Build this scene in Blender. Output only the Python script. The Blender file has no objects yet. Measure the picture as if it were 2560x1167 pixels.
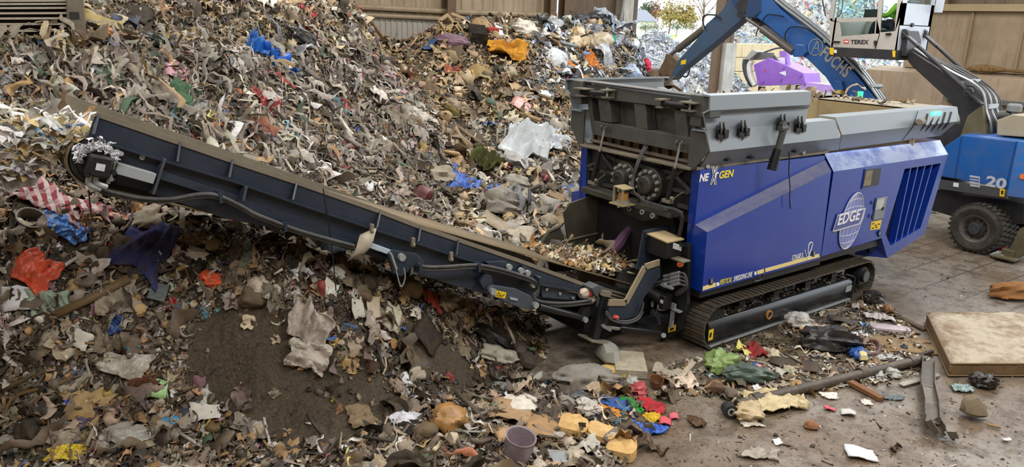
import bpy, bmesh, math, random
import numpy as np
from mathutils import Vector, Matrix, noise as mnoise
PI = math.pi
rnd = random.Random(7)
rng = np.random.default_rng(11)
SC = bpy.context.scene
COL = SC.collection

# ------------------------------------------------------------------ camera
# world axes: X along the shredder (front -> rear), Y across it, Z up; origin on the floor below its front corner
FPX = 1875.54
YAW, PITCH, ROLL = (math.radians(a) for a in (53.13793, 15.67086, -1.89855))
CAM = np.array([-8.524, -7.029, 4.72])
def cam_rows():
    f = np.array([math.cos(YAW)*math.cos(PITCH), math.sin(YAW)*math.cos(PITCH), -math.sin(PITCH)])
    r = np.array([math.sin(YAW), -math.cos(YAW), 0.])
    d = np.cross(f, r)
    c, s = math.cos(ROLL), math.sin(ROLL)
    return np.array([c*r+s*d, -s*r+c*d, f])
RC = cam_rows()
def ray(px, py):
    return RC.T @ np.array([(px-1280)/FPX, (py-583.5)/FPX, 1.])
def U(px, py, axis, val):
    """point seen at photo pixel (px, py) on the plane axis = val"""
    d = ray(px, py)
    p = CAM + d*((val-CAM[axis])/d[axis])
    return Vector(p)
def pix(p):
    c = (np.asarray(p, float)-CAM) @ RC.T
    return 1280+FPX*c[..., 0]/c[..., 2], 583.5+FPX*c[..., 1]/c[..., 2], c[..., 2]
cd = bpy.data.cameras.new('camera'); cam = bpy.data.objects.new('camera', cd); COL.objects.link(cam)
cd.sensor_width = 36; cd.lens = FPX*36/2560; cd.clip_end = 600; cd.clip_start = .1
M4 = Matrix.Identity(4)
for i in range(3):
    M4[i][0] = RC[0][i]; M4[i][1] = -RC[1][i]; M4[i][2] = -RC[2][i]; M4[i][3] = CAM[i]
cam.matrix_world = M4
SC.camera = cam
SC.view_settings.view_transform = 'Standard'
SC.view_settings.look = 'None'
SC.view_settings.exposure = 0.0
SC.view_settings.gamma = 1.0

# ------------------------------------------------------------------ materials
def lin(h):
    if not isinstance(h, str): return tuple(h)[:3]
    h = h.lstrip('#'); o = []
    for i in (0, 2, 4):
        c = int(h[i:i+2], 16)/255
        o.append(c/12.92 if c <= .04045 else ((c+.055)/1.055)**2.4)
    return tuple(o)
class NT:
    def __init__(s, name):
        s.m = bpy.data.materials.new(name); s.m.use_nodes = True
        s.t = s.m.node_tree; s.t.nodes.clear()
        s.out = s.n('ShaderNodeOutputMaterial'); s.b = s.n('ShaderNodeBsdfPrincipled')
        s.l(s.b.outputs[0], s.out.inputs[0])
    def n(s, k, **kw):
        x = s.t.nodes.new(k)
        for a, v in kw.items(): setattr(x, a, v)
        return x
    def l(s, a, b): s.t.links.new(a, b)
    def noise(s, scale, detail=4, rough=.6, vec=None, dist=0):
        x = s.n('ShaderNodeTexNoise'); x.inputs['Scale'].default_value = scale
        x.inputs['Detail'].default_value = detail; x.inputs['Roughness'].default_value = rough
        x.inputs['Distortion'].default_value = dist
        if vec is not None: s.l(vec, x.inputs['Vector'])
        return x.outputs['Fac']
    def ramp(s, fac, stops):
        r = s.n('ShaderNodeValToRGB'); e = r.color_ramp.elements
        while len(e) < len(stops): e.new(.5)
        for i, (p, c) in enumerate(stops):
            e[i].position = p; c = lin(c) if isinstance(c, str) else ((c,)*3 if isinstance(c, (int, float)) else c)
            e[i].color = (*c, 1)
        s.l(fac, r.inputs[0]); return r.outputs[0]
    def mix(s, fac, a, b, mode='MIX'):
        x = s.n('ShaderNodeMix', data_type='RGBA', blend_type=mode)
        for i, v in ((0, fac), (6, a), (7, b)):
            if hasattr(v, 'links'): s.l(v, x.inputs[i])
            else: x.inputs[i].default_value = v if i == 0 else (*lin(v), 1)
        return x.outputs[2]
    def bump(s, h, strength=.3, dist=.02):
        x = s.n('ShaderNodeBump'); x.inputs['Strength'].default_value = strength; x.inputs['Distance'].default_value = dist
        s.l(h, x.inputs['Height']); s.l(x.outputs[0], s.b.inputs['Normal'])
    def obj(s): return s.n('ShaderNodeTexCoord').outputs['Object']
    def pos(s): return s.n('ShaderNodeNewGeometry').outputs['Position']
    def set(s, **kw):
        for k, v in kw.items():
            i = s.b.inputs[k.replace('_', ' ')]
            if hasattr(v, 'links'): s.l(v, i)
            else: i.default_value = (*lin(v), 1) if isinstance(v, str) else v
        return s.m
MATS = {}
def paint(name, col, rough=.45, metal=0., dirt='#6b6255', amt=.35, scale=3., spec=.5, bump=.0, coat=0., fine=22.):
    """worn paint: base colour broken up with patches of dust"""
    if name in MATS: return MATS[name]
    t = NT(name); p = t.pos()
    a = t.noise(scale, 6, .65, p); b = t.noise(fine, 3, .6, p)
    m = t.n('ShaderNodeMath', operation='MULTIPLY_ADD'); t.l(a, m.inputs[0]); m.inputs[1].default_value = .7
    m2 = t.n('ShaderNodeMath', operation='MULTIPLY'); t.l(b, m2.inputs[0]); m2.inputs[1].default_value = .3
    t.l(m2.outputs[0], m.inputs[2])
    f = t.ramp(m.outputs[0], [(.42, 0.), (.72, amt)])
    t.set(Base_Color=t.mix(f, col, dirt), Roughness=rough, Metallic=metal)
    t.b.inputs['Specular IOR Level'].default_value = spec
    t.b.inputs['Coat Weight'].default_value = coat; t.b.inputs['Coat Roughness'].default_value = .12
    if bump: t.bump(b, bump, .01)
    MATS[name] = t.m; return t.m
def plain(name, col, rough=.6, metal=0., spec=.5, var=.12, scale=8., bump=0., trans=0., emit=None):
    if name in MATS: return MATS[name]
    t = NT(name); c = lin(col)
    n = t.noise(scale, 5, .6, t.obj())
    lo = tuple(x*(1-2*var) for x in c); hi = tuple(min(1, x*(1+2*var)) for x in c)
    t.set(Base_Color=t.ramp(n, [(.3, lo), (.7, hi)]), Roughness=rough, Metallic=metal)
    t.b.inputs['Specular IOR Level'].default_value = spec
    t.b.inputs['Transmission Weight'].default_value = trans
    if bump: t.bump(n, bump, .02)
    if emit: t.b.inputs['Emission Color'].default_value = (*lin(emit[0]), 1); t.b.inputs['Emission Strength'].default_value = emit[1]
    MATS[name] = t.m; return t.m

# ------------------------------------------------------------------ mesh builder
def wloc(o):
    l = Vector((0, 0, 0))
    while o is not None: l += o.location; o = o.parent
    return l
class MB:
    def __init__(s): s.v = []; s.f = []
    def add(s, vs, fs):
        k = len(s.v); s.v += [tuple(v) for v in vs]; s.f += [tuple(i+k for i in f) for f in fs]; return s
    def box(s, c, size, M=None):
        c = Vector(c); h = Vector(size)/2
        vs = [Vector((a*h.x, b*h.y, d*h.z)) for a in (-1, 1) for b in (-1, 1) for d in (-1, 1)]
        if M is not None: vs = [M @ v for v in vs]
        return s.add([c+v for v in vs], [(0, 1, 3, 2), (4, 6, 7, 5), (0, 4, 5, 1), (2, 3, 7, 6), (0, 2, 6, 4), (1, 5, 7, 3)])
    def bb(s, a, b):
        a = Vector(a); b = Vector(b); return s.box((a+b)/2, [abs(x) for x in (b-a)])
    def prism(s, pts, off):
        """closed polygon pts (3D) swept by the vector off"""
        off = Vector(off); n = len(pts); p = [Vector(q) for q in pts]
        nn = Vector((0, 0, 0))
        for i in range(n): nn += (p[i]-p[0]).cross(p[(i+1) % n]-p[0])
        if nn.dot(off) > 0: p.reverse()
        return s.add(p+[q+off for q in p], [tuple(range(n)), tuple(range(2*n-1, n-1, -1))]+[(i, i+n, (i+1) % n+n, (i+1) % n) for i in range(n)])
    def bar(s, a, b, w, h, up=(0, 0, 1)):
        a = Vector(a); b = Vector(b); d = (b-a); L = d.length; d.normalize()
        u = Vector(up); x = d.cross(u); x = x.normalized() if x.length > 1e-4 else Vector((1, 0, 0)); z = x.cross(d)
        M = Matrix((d, x, z)).transposed()
        return s.box((a+b)/2, (L, w, h), M)
    def cyl(s, a, b, r0, r1=None, n=16, caps=True):
        a = Vector(a); b = Vector(b); r1 = r0 if r1 is None else r1
        d = (b-a).normalized(); x = d.orthogonal().normalized(); y = d.cross(x); vs = []
        for c, r in ((a, r0), (b, r1)):
            for i in range(n):
                t = 2*PI*i/n; vs.append(c+x*(r*math.cos(t))+y*(r*math.sin(t)))
        fs = [(i, (i+1) % n, n+(i+1) % n, n+i) for i in range(n)]
        if caps: fs += [tuple(range(n-1, -1, -1)), tuple(range(n, 2*n))]
        return s.add(vs, fs)
    def ring(s, a, b, ro, ri, n=24):
        """open tube with wall thickness"""
        a = Vector(a); b = Vector(b); d = (b-a).normalized(); x = d.orthogonal().normalized(); y = d.cross(x); vs = []
        for c, r in ((a, ri), (a, ro), (b, ro), (b, ri)):
            for i in range(n):
                t = 2*PI*i/n; vs.append(c+x*(r*math.cos(t))+y*(r*math.sin(t)))
        fs = []
        for k in range(4):
            for i in range(n): fs.append((k*n+i, k*n+(i+1) % n, ((k+1) % 4)*n+(i+1) % n, ((k+1) % 4)*n+i))
        return s.add(vs, fs)
    def tube(s, pts, r, n=8, smooth=True, closed=False):
        P = [Vector(p) for p in pts]
        if smooth and len(P) > 2: P = spline(P)
        m = len(P); vs = []; x = None
        for i, p in enumerate(P):
            t = (P[min(i+1, m-1)]-P[max(i-1, 0)]).normalized()
            x = t.orthogonal().normalized() if x is None else (x-t*x.dot(t)).normalized()
            y = t.cross(x); rr = r(i/(m-1)) if callable(r) else r
            for k in range(n):
                a = 2*PI*k/n; vs.append(p+x*(rr*math.cos(a))+y*(rr*math.sin(a)))
        fs = [(i*n+k, i*n+(k+1) % n, (i+1)*n+(k+1) % n, (i+1)*n+k) for i in range(m-1) for k in range(n)]
        fs += [tuple(range(n-1, -1, -1)), tuple(range((m-1)*n, m*n))]
        return s.add(vs, fs)
    def lathe(s, prof, o=(0, 0, 0), axis=(0, 0, 1), n=24):
        d = Vector(axis).normalized(); x = d.orthogonal().normalized(); y = d.cross(x); o = Vector(o); vs = []
        for r, h in prof:
            for i in range(n):
                t = 2*PI*i/n; vs.append(o+d*h+x*(r*math.cos(t))+y*(r*math.sin(t)))
        fs = [(k*n+i, k*n+(i+1) % n, (k+1)*n+(i+1) % n, (k+1)*n+i) for k in range(len(prof)-1) for i in range(n)]
        return s.add(vs, fs)
    def build(s, name, mat, parent=None, bevel=0., smooth=True, ang=35, label=None):
        me = bpy.data.meshes.new(name)
        vs = np.array(s.v, float)
        if parent is not None: off = np.array(wloc(parent)); loc = (0, 0, 0)
        else:
            off = np.array([(vs[:, 0].min()+vs[:, 0].max())/2, (vs[:, 1].min()+vs[:, 1].max())/2, vs[:, 2].min()]); loc = off
        me.from_pydata((vs-off).tolist(), [], s.f); me.validate()
        bm = bmesh.new(); bm.from_mesh(me)
        bmesh.ops.recalc_face_normals(bm, faces=bm.faces[:])
        bm.to_mesh(me); bm.free()
        if mat is not None: me.materials.append(mat)
        o = bpy.data.objects.new(name, me); COL.objects.link(o)
        if parent is not None: o.parent = parent
        o.location = loc
        if bevel:
            b = o.modifiers.new('bevel', 'BEVEL'); b.width = bevel; b.segments = 2; b.limit_method = 'ANGLE'; b.angle_limit = math.radians(40)
        if smooth:
            me.polygons.foreach_set('use_smooth', [True]*len(me.polygons))
            try: me.set_sharp_from_angle(angle=math.radians(ang))
            except Exception: pass
        if label: o['label'] = label
        return o
def spline(P, k=6):
    out = []
    for i in range(len(P)-1):
        p0 = P[max(i-1, 0)]; p1 = P[i]; p2 = P[i+1]; p3 = P[min(i+2, len(P)-1)]
        for j in range(k):
            t = j/k
            out.append(.5*((2*p1)+(p2-p0)*t+(2*p0-5*p1+4*p2-p3)*t*t+(3*p1-p0-3*p2+p3)*t**3))
    out.append(P[-1]); return out
def tag(o, label, cat, group=None, kind=None):
    o['label'] = label; o['category'] = cat
    if group: o['group'] = group
    if kind: o['kind'] = kind
    return o
def empty(name, loc, label, cat, group=None):
    o = bpy.data.objects.new(name, None); COL.objects.link(o); o.location = loc; o.empty_display_size = .2
    return tag(o, label, cat, group)
def struct(o, label=None):
    o['kind'] = 'structure'
    if label: o['label'] = label
    return o
def text(body, parent, mat, name, origin, xdir, ydir, height, width=None, shear=0., bold=0., depth=.0014, spacing=1.):
    """lettering as a thin mesh lying in the plane (xdir, ydir), raised along their cross product"""
    cu = bpy.data.curves.new('t', 'FONT'); cu.body = body; cu.size = 1; cu.shear = shear; cu.offset = bold; cu.extrude = .5; cu.space_character = spacing
    cu.resolution_u = 3
    o = bpy.data.objects.new('t', cu); COL.objects.link(o)
    dg = bpy.context.evaluated_depsgraph_get(); me = bpy.data.meshes.new_from_object(o.evaluated_get(dg))
    bpy.data.objects.remove(o); bpy.data.curves.remove(cu)
    v = np.empty(len(me.vertices)*3); me.vertices.foreach_get('co', v); v = v.reshape(-1, 3)
    v[:, :2] -= v[:, :2].min(0); mx = v[:, :2].max(0)
    v[:, 1] *= height/mx[1]; v[:, 0] *= (width/mx[0] if width else height/mx[1])
    X = Vector(xdir).normalized(); Z = X.cross(Vector(ydir)).normalized(); Y = Z.cross(X)
    A = np.array([X, Y, Z]); v[:, 2] *= 2*depth
    w = v @ A + np.array(origin) - np.array(wloc(parent))
    me.vertices.foreach_set('co', w.ravel()); me.update(); me.materials.clear(); me.materials.append(mat)
    me.name = name
    ob = bpy.data.objects.new(name, me); COL.objects.link(ob); ob.parent = parent
    return ob
LAMP, SKY = 430., 3.2
# table of the single pieces: name, label, category, shape, photo x, y, width, height, turn, colour, surface, options
IT = [
 # on the near heap, from the left
 ('checked_blanket', 'crumpled red and white blanket below the conveyor head', 'blanket', 'cloth', 130, 520, 245, 62, 12, '#a32f3c', 'checked', dict(fold=.09, na=44)),
 ('plastic_bag', 'bright blue plastic bag left of the navy garment', 'bag', 'cloth', 165, 580, 100, 50, 25, '#3f78c2', 'plastic', dict(fold=.14)),
 ('garment', 'navy blue garment lying bunched below the conveyor', 'garment', 'cloth', 365, 635, 100, 130, 10, '#363a68', 'cloth', dict(fold=.13)),
 ('knitted_sleeve', 'dark striped knitted sleeve at the foot of the navy garment', 'clothing', 'bag', 355, 685, 70, 36, -25, '#3a3a40', 'cloth', {}),
 ('plastic_sheet', 'crumpled orange red plastic sheet above the white board', 'plastic sheet', 'cloth', 95, 685, 80, 95, 30, '#cf5236', 'plastic', dict(fold=.13)),
 ('white_board', 'torn white board near the left edge, below the orange red sheet', 'board', 'sheet', 52, 762, 84, 52, -12, '#d8dade', 'clean', dict(bend=.04, tear=.25)),
 ('striped_cloth', 'pale green striped cloth right of the torn white board', 'cloth', 'cloth', 130, 775, 90, 56, -20, '#93a392', 'cloth', dict(fold=.15)),
 ('net_bag', 'crumpled bright orange net bag right of the navy garment', 'bag', 'bag', 530, 702, 62, 44, 20, '#df5a36', 'plastic', dict(crease=.16)),
 ('bucket', 'dark open bucket with a pale rim under the checked blanket', 'bucket', 'tub', 82, 562, 66, 48, 20, '#6f6b60', 'plastic', dict(hi=.6)),
 ('paper_sheet', 'torn white paper left of the beige torn bag', 'paper', 'sheet', 204, 862, 46, 44, 20, '#cfcabd', 'clean', dict(tear=.3)),
 ('torn_bag', 'beige white torn bag in the lower left heap', 'bag', 'cloth', 318, 935, 105, 64, 10, '#c6bfb2', 'film', dict(fold=.12)),
 ('crumpled_paper', 'rust brown crumpled paper beside the lime green plate', 'paper', 'cloth', 360, 964, 62, 34, 5, '#5e3a22', 'card', dict(fold=.18)),
 ('plastic_plate', 'lime green plastic plate in the lower left heap', 'plate', 'sheet', 397, 981, 42, 42, 0, '#9cc586', 'plastic', dict(bend=.06, tear=.1)),
 ('plastic_tube', 'short bright blue tube near the lower left corner', 'tube', 'bag', 166, 1010, 58, 24, -8, '#2c3f9c', 'plastic', dict(puff=.5, crease=.03)),
 ('booklet', 'white booklet lying flat near the lower left corner', 'booklet', 'box', 159, 1051, 50, 34, -15, '#d6d9de', 'clean', dict(hi=.22)),
 ('paper_tag', 'small pale blue paper tag right of the short blue tube', 'paper', 'sheet', 216, 1026, 24, 22, 10, '#c4cede', 'clean', {}),
 ('plastic_wrapper', 'crumpled yellow wrapper at the bottom left', 'wrapper', 'cloth', 165, 1142, 88, 34, -12, '#d0b52c', 'plastic', dict(fold=.12)),
 ('clear_bag', 'large clear plastic bag at the bottom left', 'bag', 'bag', 318, 1095, 105, 58, 0, '#b0aca2', 'film', dict(crease=.13, puff=.4)),
 ('blue_wrapper', 'crumpled sky blue wrapper above the dark soil at the bottom', 'wrapper', 'cloth', 412, 1070, 62, 30, -18, '#3f93c4', 'plastic', dict(fold=.14)),
 ('paper_sheet', 'torn white paper on the soil right of the sky blue wrapper', 'paper', 'sheet', 514, 1045, 64, 38, -12, '#d0ccc2', 'clean', dict(tear=.35)),
 ('plastic_comb', 'turquoise plastic shard in the middle of the near heap', 'plastic piece', 'strip', 335, 874, 11, 36, 65, '#4ea5c8', 'plastic', {}),
 ('wood_offcut', 'short cream wood offcut above the dark soil patch', 'slat', 'box', 441, 832, 16, 50, 35, '#c4b595', 'card', dict(hi=.5)),
 ('storage_box', 'dark green plastic box above the middle of the near heap', 'box', 'box', 392, 738, 40, 42, 5, '#2b3a38', 'plastic', dict(hi=.7)),
 ('wood_block', 'beige block of wood below the dark green box', 'wood block', 'stone', 348, 776, 34, 40, 10, '#bb9b6e', 'card', {}),
 ('wood_block', 'tan rounded block of wood left of the dark green box', 'wood block', 'stone', 330, 745, 46, 30, 15, '#9b7d54', 'card', {}),
 ('red_strap', 'short red strap right of the beige wood block', 'strap', 'strip', 420, 767, 12, 38, 70, '#b33038', 'cloth', {}),
 ('rag_strip', 'long hanging grey beige strip of cloth left of the blue mesh', 'cloth strip', 'strip', 268, 785, 22, 92, -8, '#9a9384', 'cloth', {}),
 ('blue_mesh', 'torn dark blue mesh right of the hanging strip', 'mesh', 'cloth', 289, 818, 32, 40, 0, '#2c4d86', 'plastic', dict(fold=.2)),
 ('white_tissue', 'white crumpled tissue high on the near heap under the conveyor', 'tissue', 'bag', 487, 640, 62, 36, 5, '#ddd8cc', 'clean', dict(crease=.15)),
 ('pink_cloth', 'salmon pink cloth below the conveyor head', 'cloth', 'cloth', 268, 555, 78, 34, -10, '#cfa088', 'cloth', dict(fold=.1)),
 ('red_wrapper', 'small red wrapper right of the bright blue bag', 'wrapper', 'cloth', 281, 616, 30, 22, -20, '#b5302e', 'plastic', {}),
 ('dark_rag', 'black rag draped left of the orange net bag', 'rag', 'cloth', 478, 690, 50, 56, 20, '#26231f', 'cloth', {}),
 ('green_rag', 'muted green rag under the conveyor, right of the orange net', 'rag', 'cloth', 620, 645, 34, 60, 0, '#7f9183', 'cloth', {}),
 ('beige_rag', 'big beige rag hanging below the middle of the conveyor', 'rag', 'cloth', 870, 665, 60, 90, -15, '#a2937c', 'cloth', {}),
 ('beige_rag', 'pale crumpled rag left of the chain, below the conveyor hinge', 'rag', 'cloth', 800, 640, 70, 56, 10, '#b3a793', 'cloth', {}),
 ('plastic_cup', 'white plastic cup lying under the hanging black cable', 'cup', 'bag', 838, 688, 42, 36, 20, '#dcdad4', 'plastic', dict(crease=.06)),
 ('paper_sheet', 'small white card below the white plastic cup', 'paper', 'sheet', 825, 728, 34, 26, 10, '#c9c3b4', 'clean', {}),
 ('white_fabric', 'dirty white fabric draped over the top of the soil face', 'fabric', 'cloth', 770, 825, 95, 80, 25, '#b5aba0', 'cloth', dict(fold=.16)),
 ('white_fabric', 'dirty white fabric hanging in points over the soil face', 'fabric', 'cloth', 770, 900, 90, 66, 15, '#c0b7ac', 'cloth', dict(fold=.2)),
 ('magazine', 'open magazine page above the cream board, left sheet', 'magazine', 'sheet', 887, 778, 38, 40, -20, '#bdb9ab', 'clean', dict(bend=.08)),
 ('magazine', 'open magazine page above the cream board, right sheet with an orange patch', 'magazine', 'sheet', 927, 785, 40, 40, -20, '#c3b49c', 'clean', dict(bend=.1)),
 ('broken_board', 'broken cream board with flaking paint in the middle of the heap', 'board', 'sheet', 978, 808, 54, 54, 10, '#c2bca4', 'card', dict(bend=.02, tear=.2, thick=.03)),
 ('foam_block', 'tan foam block below the broken cream board', 'block', 'stone', 971, 862, 36, 32, 0, '#a3835a', 'foam', {}),
 ('rag_lump', 'dirty white rag climbing to the broken cream board', 'rag', 'cloth', 925, 835, 40, 60, -15, '#a99d90', 'cloth', dict(fold=.2)),
 ('mud_flap', 'dark brown rubber sheet half buried right of the soil face', 'rubber sheet', 'sheet', 1065, 850, 80, 66, 25, '#322a22', 'card', dict(bend=.1, tear=.1)),
 ('white_shirt', 'white shirt lying above the black fabric at the bottom', 'clothing', 'cloth', 1020, 1055, 62, 52, 10, '#cdcdd6', 'cloth', dict(fold=.13)),
 ('black_fabric', 'folded black fabric beside the orange brown tub', 'fabric', 'cloth', 1034, 1083, 58, 44, 15, '#17171a', 'cloth', dict(fold=.08)),
 ('broken_tub', 'broken orange brown tub at the bottom of the near heap', 'tub', 'bag', 1118, 1075, 92, 56, -5, '#a57a44', 'plastic', dict(crease=.05, puff=.6)),
 ('cream_lump', 'small cream lump in front of the orange brown tub', 'lump', 'stone', 1128, 1108, 42, 28, 0, '#c2b59e', 'foam', {}),
 ('white_bottle', 'white bottle neck poking out above the white shirt', 'bottle', 'strip', 1012, 985, 22, 40, -15, '#c9c6c2', 'plastic', {}),
 ('cardboard_tube', 'brown and white crumpled carton above the white shirt', 'carton', 'bag', 985, 965, 40, 36, 20, '#a08c7c', 'card', {}),
 ('black_bin_bag', 'shiny black bin bag in the dark under the folding ram', 'bag', 'bag', 1222, 850, 120, 50, 10, '#121214', 'plastic', dict(crease=.14, puff=.5)),
 ('sack', 'dirty white knotted sack lying in the shadow under the shredder front', 'sack', 'bag', 1238, 903, 100, 52, -25, '#a7a294', 'cloth', dict(crease=.13)),
 ('ring_weight', 'dark round weight with a hole below the knotted sack', 'weight', 'tub', 1235, 945, 46, 40, 0, '#3d3832', 'metal', dict(hi=.5)),
 ('stone_block', 'dark square stone block right of the knotted sack', 'stone', 'stone', 1313, 910, 52, 42, 0, '#423c34', 'card', {}),
 ('stone_block', 'dark rounded stone behind the square stone block', 'stone', 'stone', 1292, 876, 40, 40, 0, '#4c463e', 'card', {}),
 ('tan_rag', 'large tan rag hanging below the lift arm', 'rag', 'cloth', 1165, 762, 44, 62, 0, '#857155', 'cloth', {}),
 ('cream_rag', 'cream crumpled rag left of the large tan rag', 'rag', 'bag', 1110, 760, 50, 52, 10, '#a6957c', 'cloth', dict(crease=.15)),
 ('red_wrapper', 'red and orange wrapper under the lower conveyor', 'wrapper', 'cloth', 1072, 752, 46, 26, -15, '#b14238', 'plastic', {}),
 ('red_wrapper', 'small red wrapper just left of the lift arm label', 'wrapper', 'cloth', 1194, 757, 20, 18, 20, '#a82c32', 'plastic', {}),
 # the low litter in front
 ('cardboard_sheet', 'large torn brown cardboard sheet beside the yellow foam blocks', 'cardboard', 'sheet', 1352, 1085, 80, 70, 15, '#a5845e', 'card', dict(bend=.06, tear=.25)),
 ('cardboard_sheet', 'flattened brown cardboard under the white foam pad', 'cardboard', 'sheet', 1285, 1045, 120, 52, 0, '#a88a68', 'card', dict(bend=.05, tear=.2)),
 ('cardboard_sheet', 'brown cardboard scrap right above the grey pink bucket', 'cardboard', 'sheet', 1275, 1105, 70, 44, -10, '#b3936b', 'card', dict(bend=.07, tear=.25)),
 ('foam_pad', 'folded white foam pad lying on brown cardboard', 'foam pad', 'slab', 1301, 1020, 72, 44, -8, '#d9d6ca', 'foam', dict(hi=.3)),
 ('foam_block', 'torn yellow foam block, leftmost of the three by the floor edge', 'foam block', 'slab', 1430, 1080, 66, 50, 15, '#d3b078', 'foam', dict(hi=.5)),
 ('foam_block', 'torn yellow foam block, middle one of the three by the floor edge', 'foam block', 'slab', 1499, 1094, 66, 42, 10, '#d5b27c', 'foam', dict(hi=.5)),
 ('foam_block', 'torn yellow foam block, lowest one of the three by the floor edge', 'foam block', 'slab', 1553, 1136, 62, 52, 20, '#d2ae76', 'foam', dict(hi=.5)),
 ('bucket', 'grey pink bucket with a blue inside at the bottom edge', 'bucket', 'tub', 1290, 1148, 76, 52, 0, '#8e8088', 'plastic', dict(hi=.9)),
 ('grey_board', 'grey plastic board beside the bucket at the bottom edge', 'board', 'sheet', 1385, 1150, 60, 36, -8, '#8f9496', 'plastic', dict(bend=.02)),
 ('flag_cloth', 'bright green part of a coloured cloth on the floor edge', 'cloth', 'cloth', 1577, 1018, 46, 40, 35, '#2f8f3c', 'cloth', dict(fold=.12)),
 ('flag_cloth', 'bright red cloth curling over the floor edge', 'cloth', 'cloth', 1625, 1022, 60, 38, 30, '#b82a3a', 'cloth', dict(fold=.14)),
 ('flag_cloth', 'blue cloth left of the bright green cloth', 'cloth', 'cloth', 1533, 1020, 62, 30, 10, '#2f5fa8', 'cloth', dict(fold=.12)),
 ('flag_cloth', 'golden yellow cloth below the bright red cloth', 'cloth', 'cloth', 1626, 1047, 46, 26, -20, '#c9a62c', 'cloth', dict(fold=.14)),
 ('orange_cloth', 'orange cloth strip below the blue cloth', 'cloth', 'cloth', 1532, 1038, 70, 24, 12, '#cf8a34', 'cloth', dict(fold=.12)),
 ('plastic_bag', 'royal blue plastic bag lowest on the floor edge', 'bag', 'cloth', 1594, 1072, 100, 38, 20, '#2258b8', 'plastic', dict(fold=.16)),
 ('foil_bag', 'shiny silver foil bag between cardboard and coloured cloth', 'bag', 'bag', 1468, 1032, 58, 42, 10, '#c3bfb6', 'metal', dict(crease=.16)),
 ('black_tray', 'black tray under the silver foil bag', 'tray', 'slab', 1472, 1048, 54, 22, 12, '#16171a', 'plastic', dict(hi=.4)),
 ('filled_sack', 'long grey filled sack lying in front of the support leg', 'sack', 'bag', 1465, 965, 175, 58, 4, '#85817a', 'cloth', dict(crease=.08, puff=.38)),
 ('wrapped_appliance', 'white plastic wrapped box standing under the feeder', 'box', 'stone', 1518, 905, 58, 66, -10, '#a9a89f', 'film', dict(hi=.9)),
 ('laminate_sheet', 'square beige sheet leaning beside the wrapped box', 'panel', 'box', 1573, 922, 74, 56, 4, '#a39c88', 'card', dict(hi=.3)),
 ('foam_slab', 'pale yellow foam slab on the front of the beige sheet', 'foam slab', 'slab', 1540, 934, 60, 28, 20, '#cdb070', 'foam', dict(hi=.4)),
 ('rusty_can', 'rusty round can on the floor right of the filled sack', 'can', 'tub', 1640, 968, 34, 26, 0, '#6a4327', 'metal', dict(hi=.7)),
 ('pink_bag', 'clear red tinted bag above the bright red cloth', 'bag', 'bag', 1597, 985, 44, 34, 0, '#c4595e', 'film', dict(crease=.15)),
 ('clear_bag', 'crumpled clear bag right of the filled sack', 'bag', 'bag', 1583, 965, 34, 34, 0, '#b9b9b4', 'film', dict(crease=.15)),
 ('plastic_crate', 'dark grey slotted plastic piece on the litter above the foil bag', 'plastic piece', 'slab', 1446, 1003, 42, 26, 12, '#4a4d50', 'plastic', dict(hi=.5)),
 ('shoe', 'worn grey trainer lying above the brown cardboard', 'shoe', 'bag', 1412, 1020, 38, 40, 30, '#8c8780', 'cloth', dict(crease=.08)),
 ('grey_tray', 'pale grey tray above the flattened cardboard', 'tray', 'tub', 1252, 982, 50, 32, 8, '#8d918f', 'plastic', dict(hi=.3)),
 ('brown_rag', 'brown crumpled paper lying alone on the open floor', 'paper', 'cloth', 1742, 1058, 36, 28, 0, '#5f4a36', 'card', dict(fold=.25)),
 ('bark_strip', 'dark twisted strip on the floor right of the lowest foam block', 'strip', 'strip', 1630, 1130, 20, 80, -72, '#6c5c4c', 'card', {}),
 ('red_card', 'pink red card scrap right of the royal blue bag', 'card', 'sheet', 1663, 1060, 26, 18, 10, '#c9525c', 'clean', {}),
 ('red_card', 'smaller pink red card scrap above the other one', 'card', 'sheet', 1684, 1046, 24, 12, 0, '#c7606a', 'clean', {}),
 # on the floor to the right
 ('cream_sack', 'folded cream plastic sack on the floor beside the long pipe', 'sack', 'cloth', 1925, 1015, 165, 66, -8, '#c4b287', 'plastic', dict(fold=.08)),
 ('cream_sack_end', 'muddy crumpled cream sack end hanging over the roll', 'sack', 'bag', 1868, 1045, 66, 60, 20, '#b39f78', 'plastic', dict(crease=.12, puff=.4)),
 ('white_rag', 'small white rag in front of the folded cream sack', 'rag', 'cloth', 1875, 1062, 46, 22, -10, '#d0c8b8', 'cloth', {}),
 ('green_bag', 'light green plastic bag at the left end of the floor litter', 'bag', 'bag', 1803, 925, 78, 52, 5, '#86a05e', 'plastic', dict(crease=.14, puff=.5)),
 ('bottle_green_bag', 'dark bottle green bag below the light green bag', 'bag', 'bag', 1868, 953, 125, 32, 2, '#465a50', 'plastic', dict(crease=.1, puff=.6)),
 ('bin_bag', 'torn black bin bag in the middle of the floor litter', 'bag', 'bag', 2068, 872, 130, 50, 12, '#2b2b2d', 'plastic', dict(crease=.15, puff=.6)),
 ('plastic_bag', 'white carrier bag beside the crawler track', 'bag', 'bag', 1995, 818, 62, 36, 15, '#cfcdc8', 'film', dict(crease=.16)),
 ('food_carton', 'orange and cream food carton below the white carrier bag', 'carton', 'slab', 2022, 832, 42, 16, 5, '#d5a974', 'clean', dict(hi=.5)),
 ('plastic_bottle', 'small white plastic bottle right of the food carton', 'bottle', 'bag', 2062, 832, 28, 24, 30, '#d3d6d8', 'plastic', dict(crease=.04)),
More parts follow.
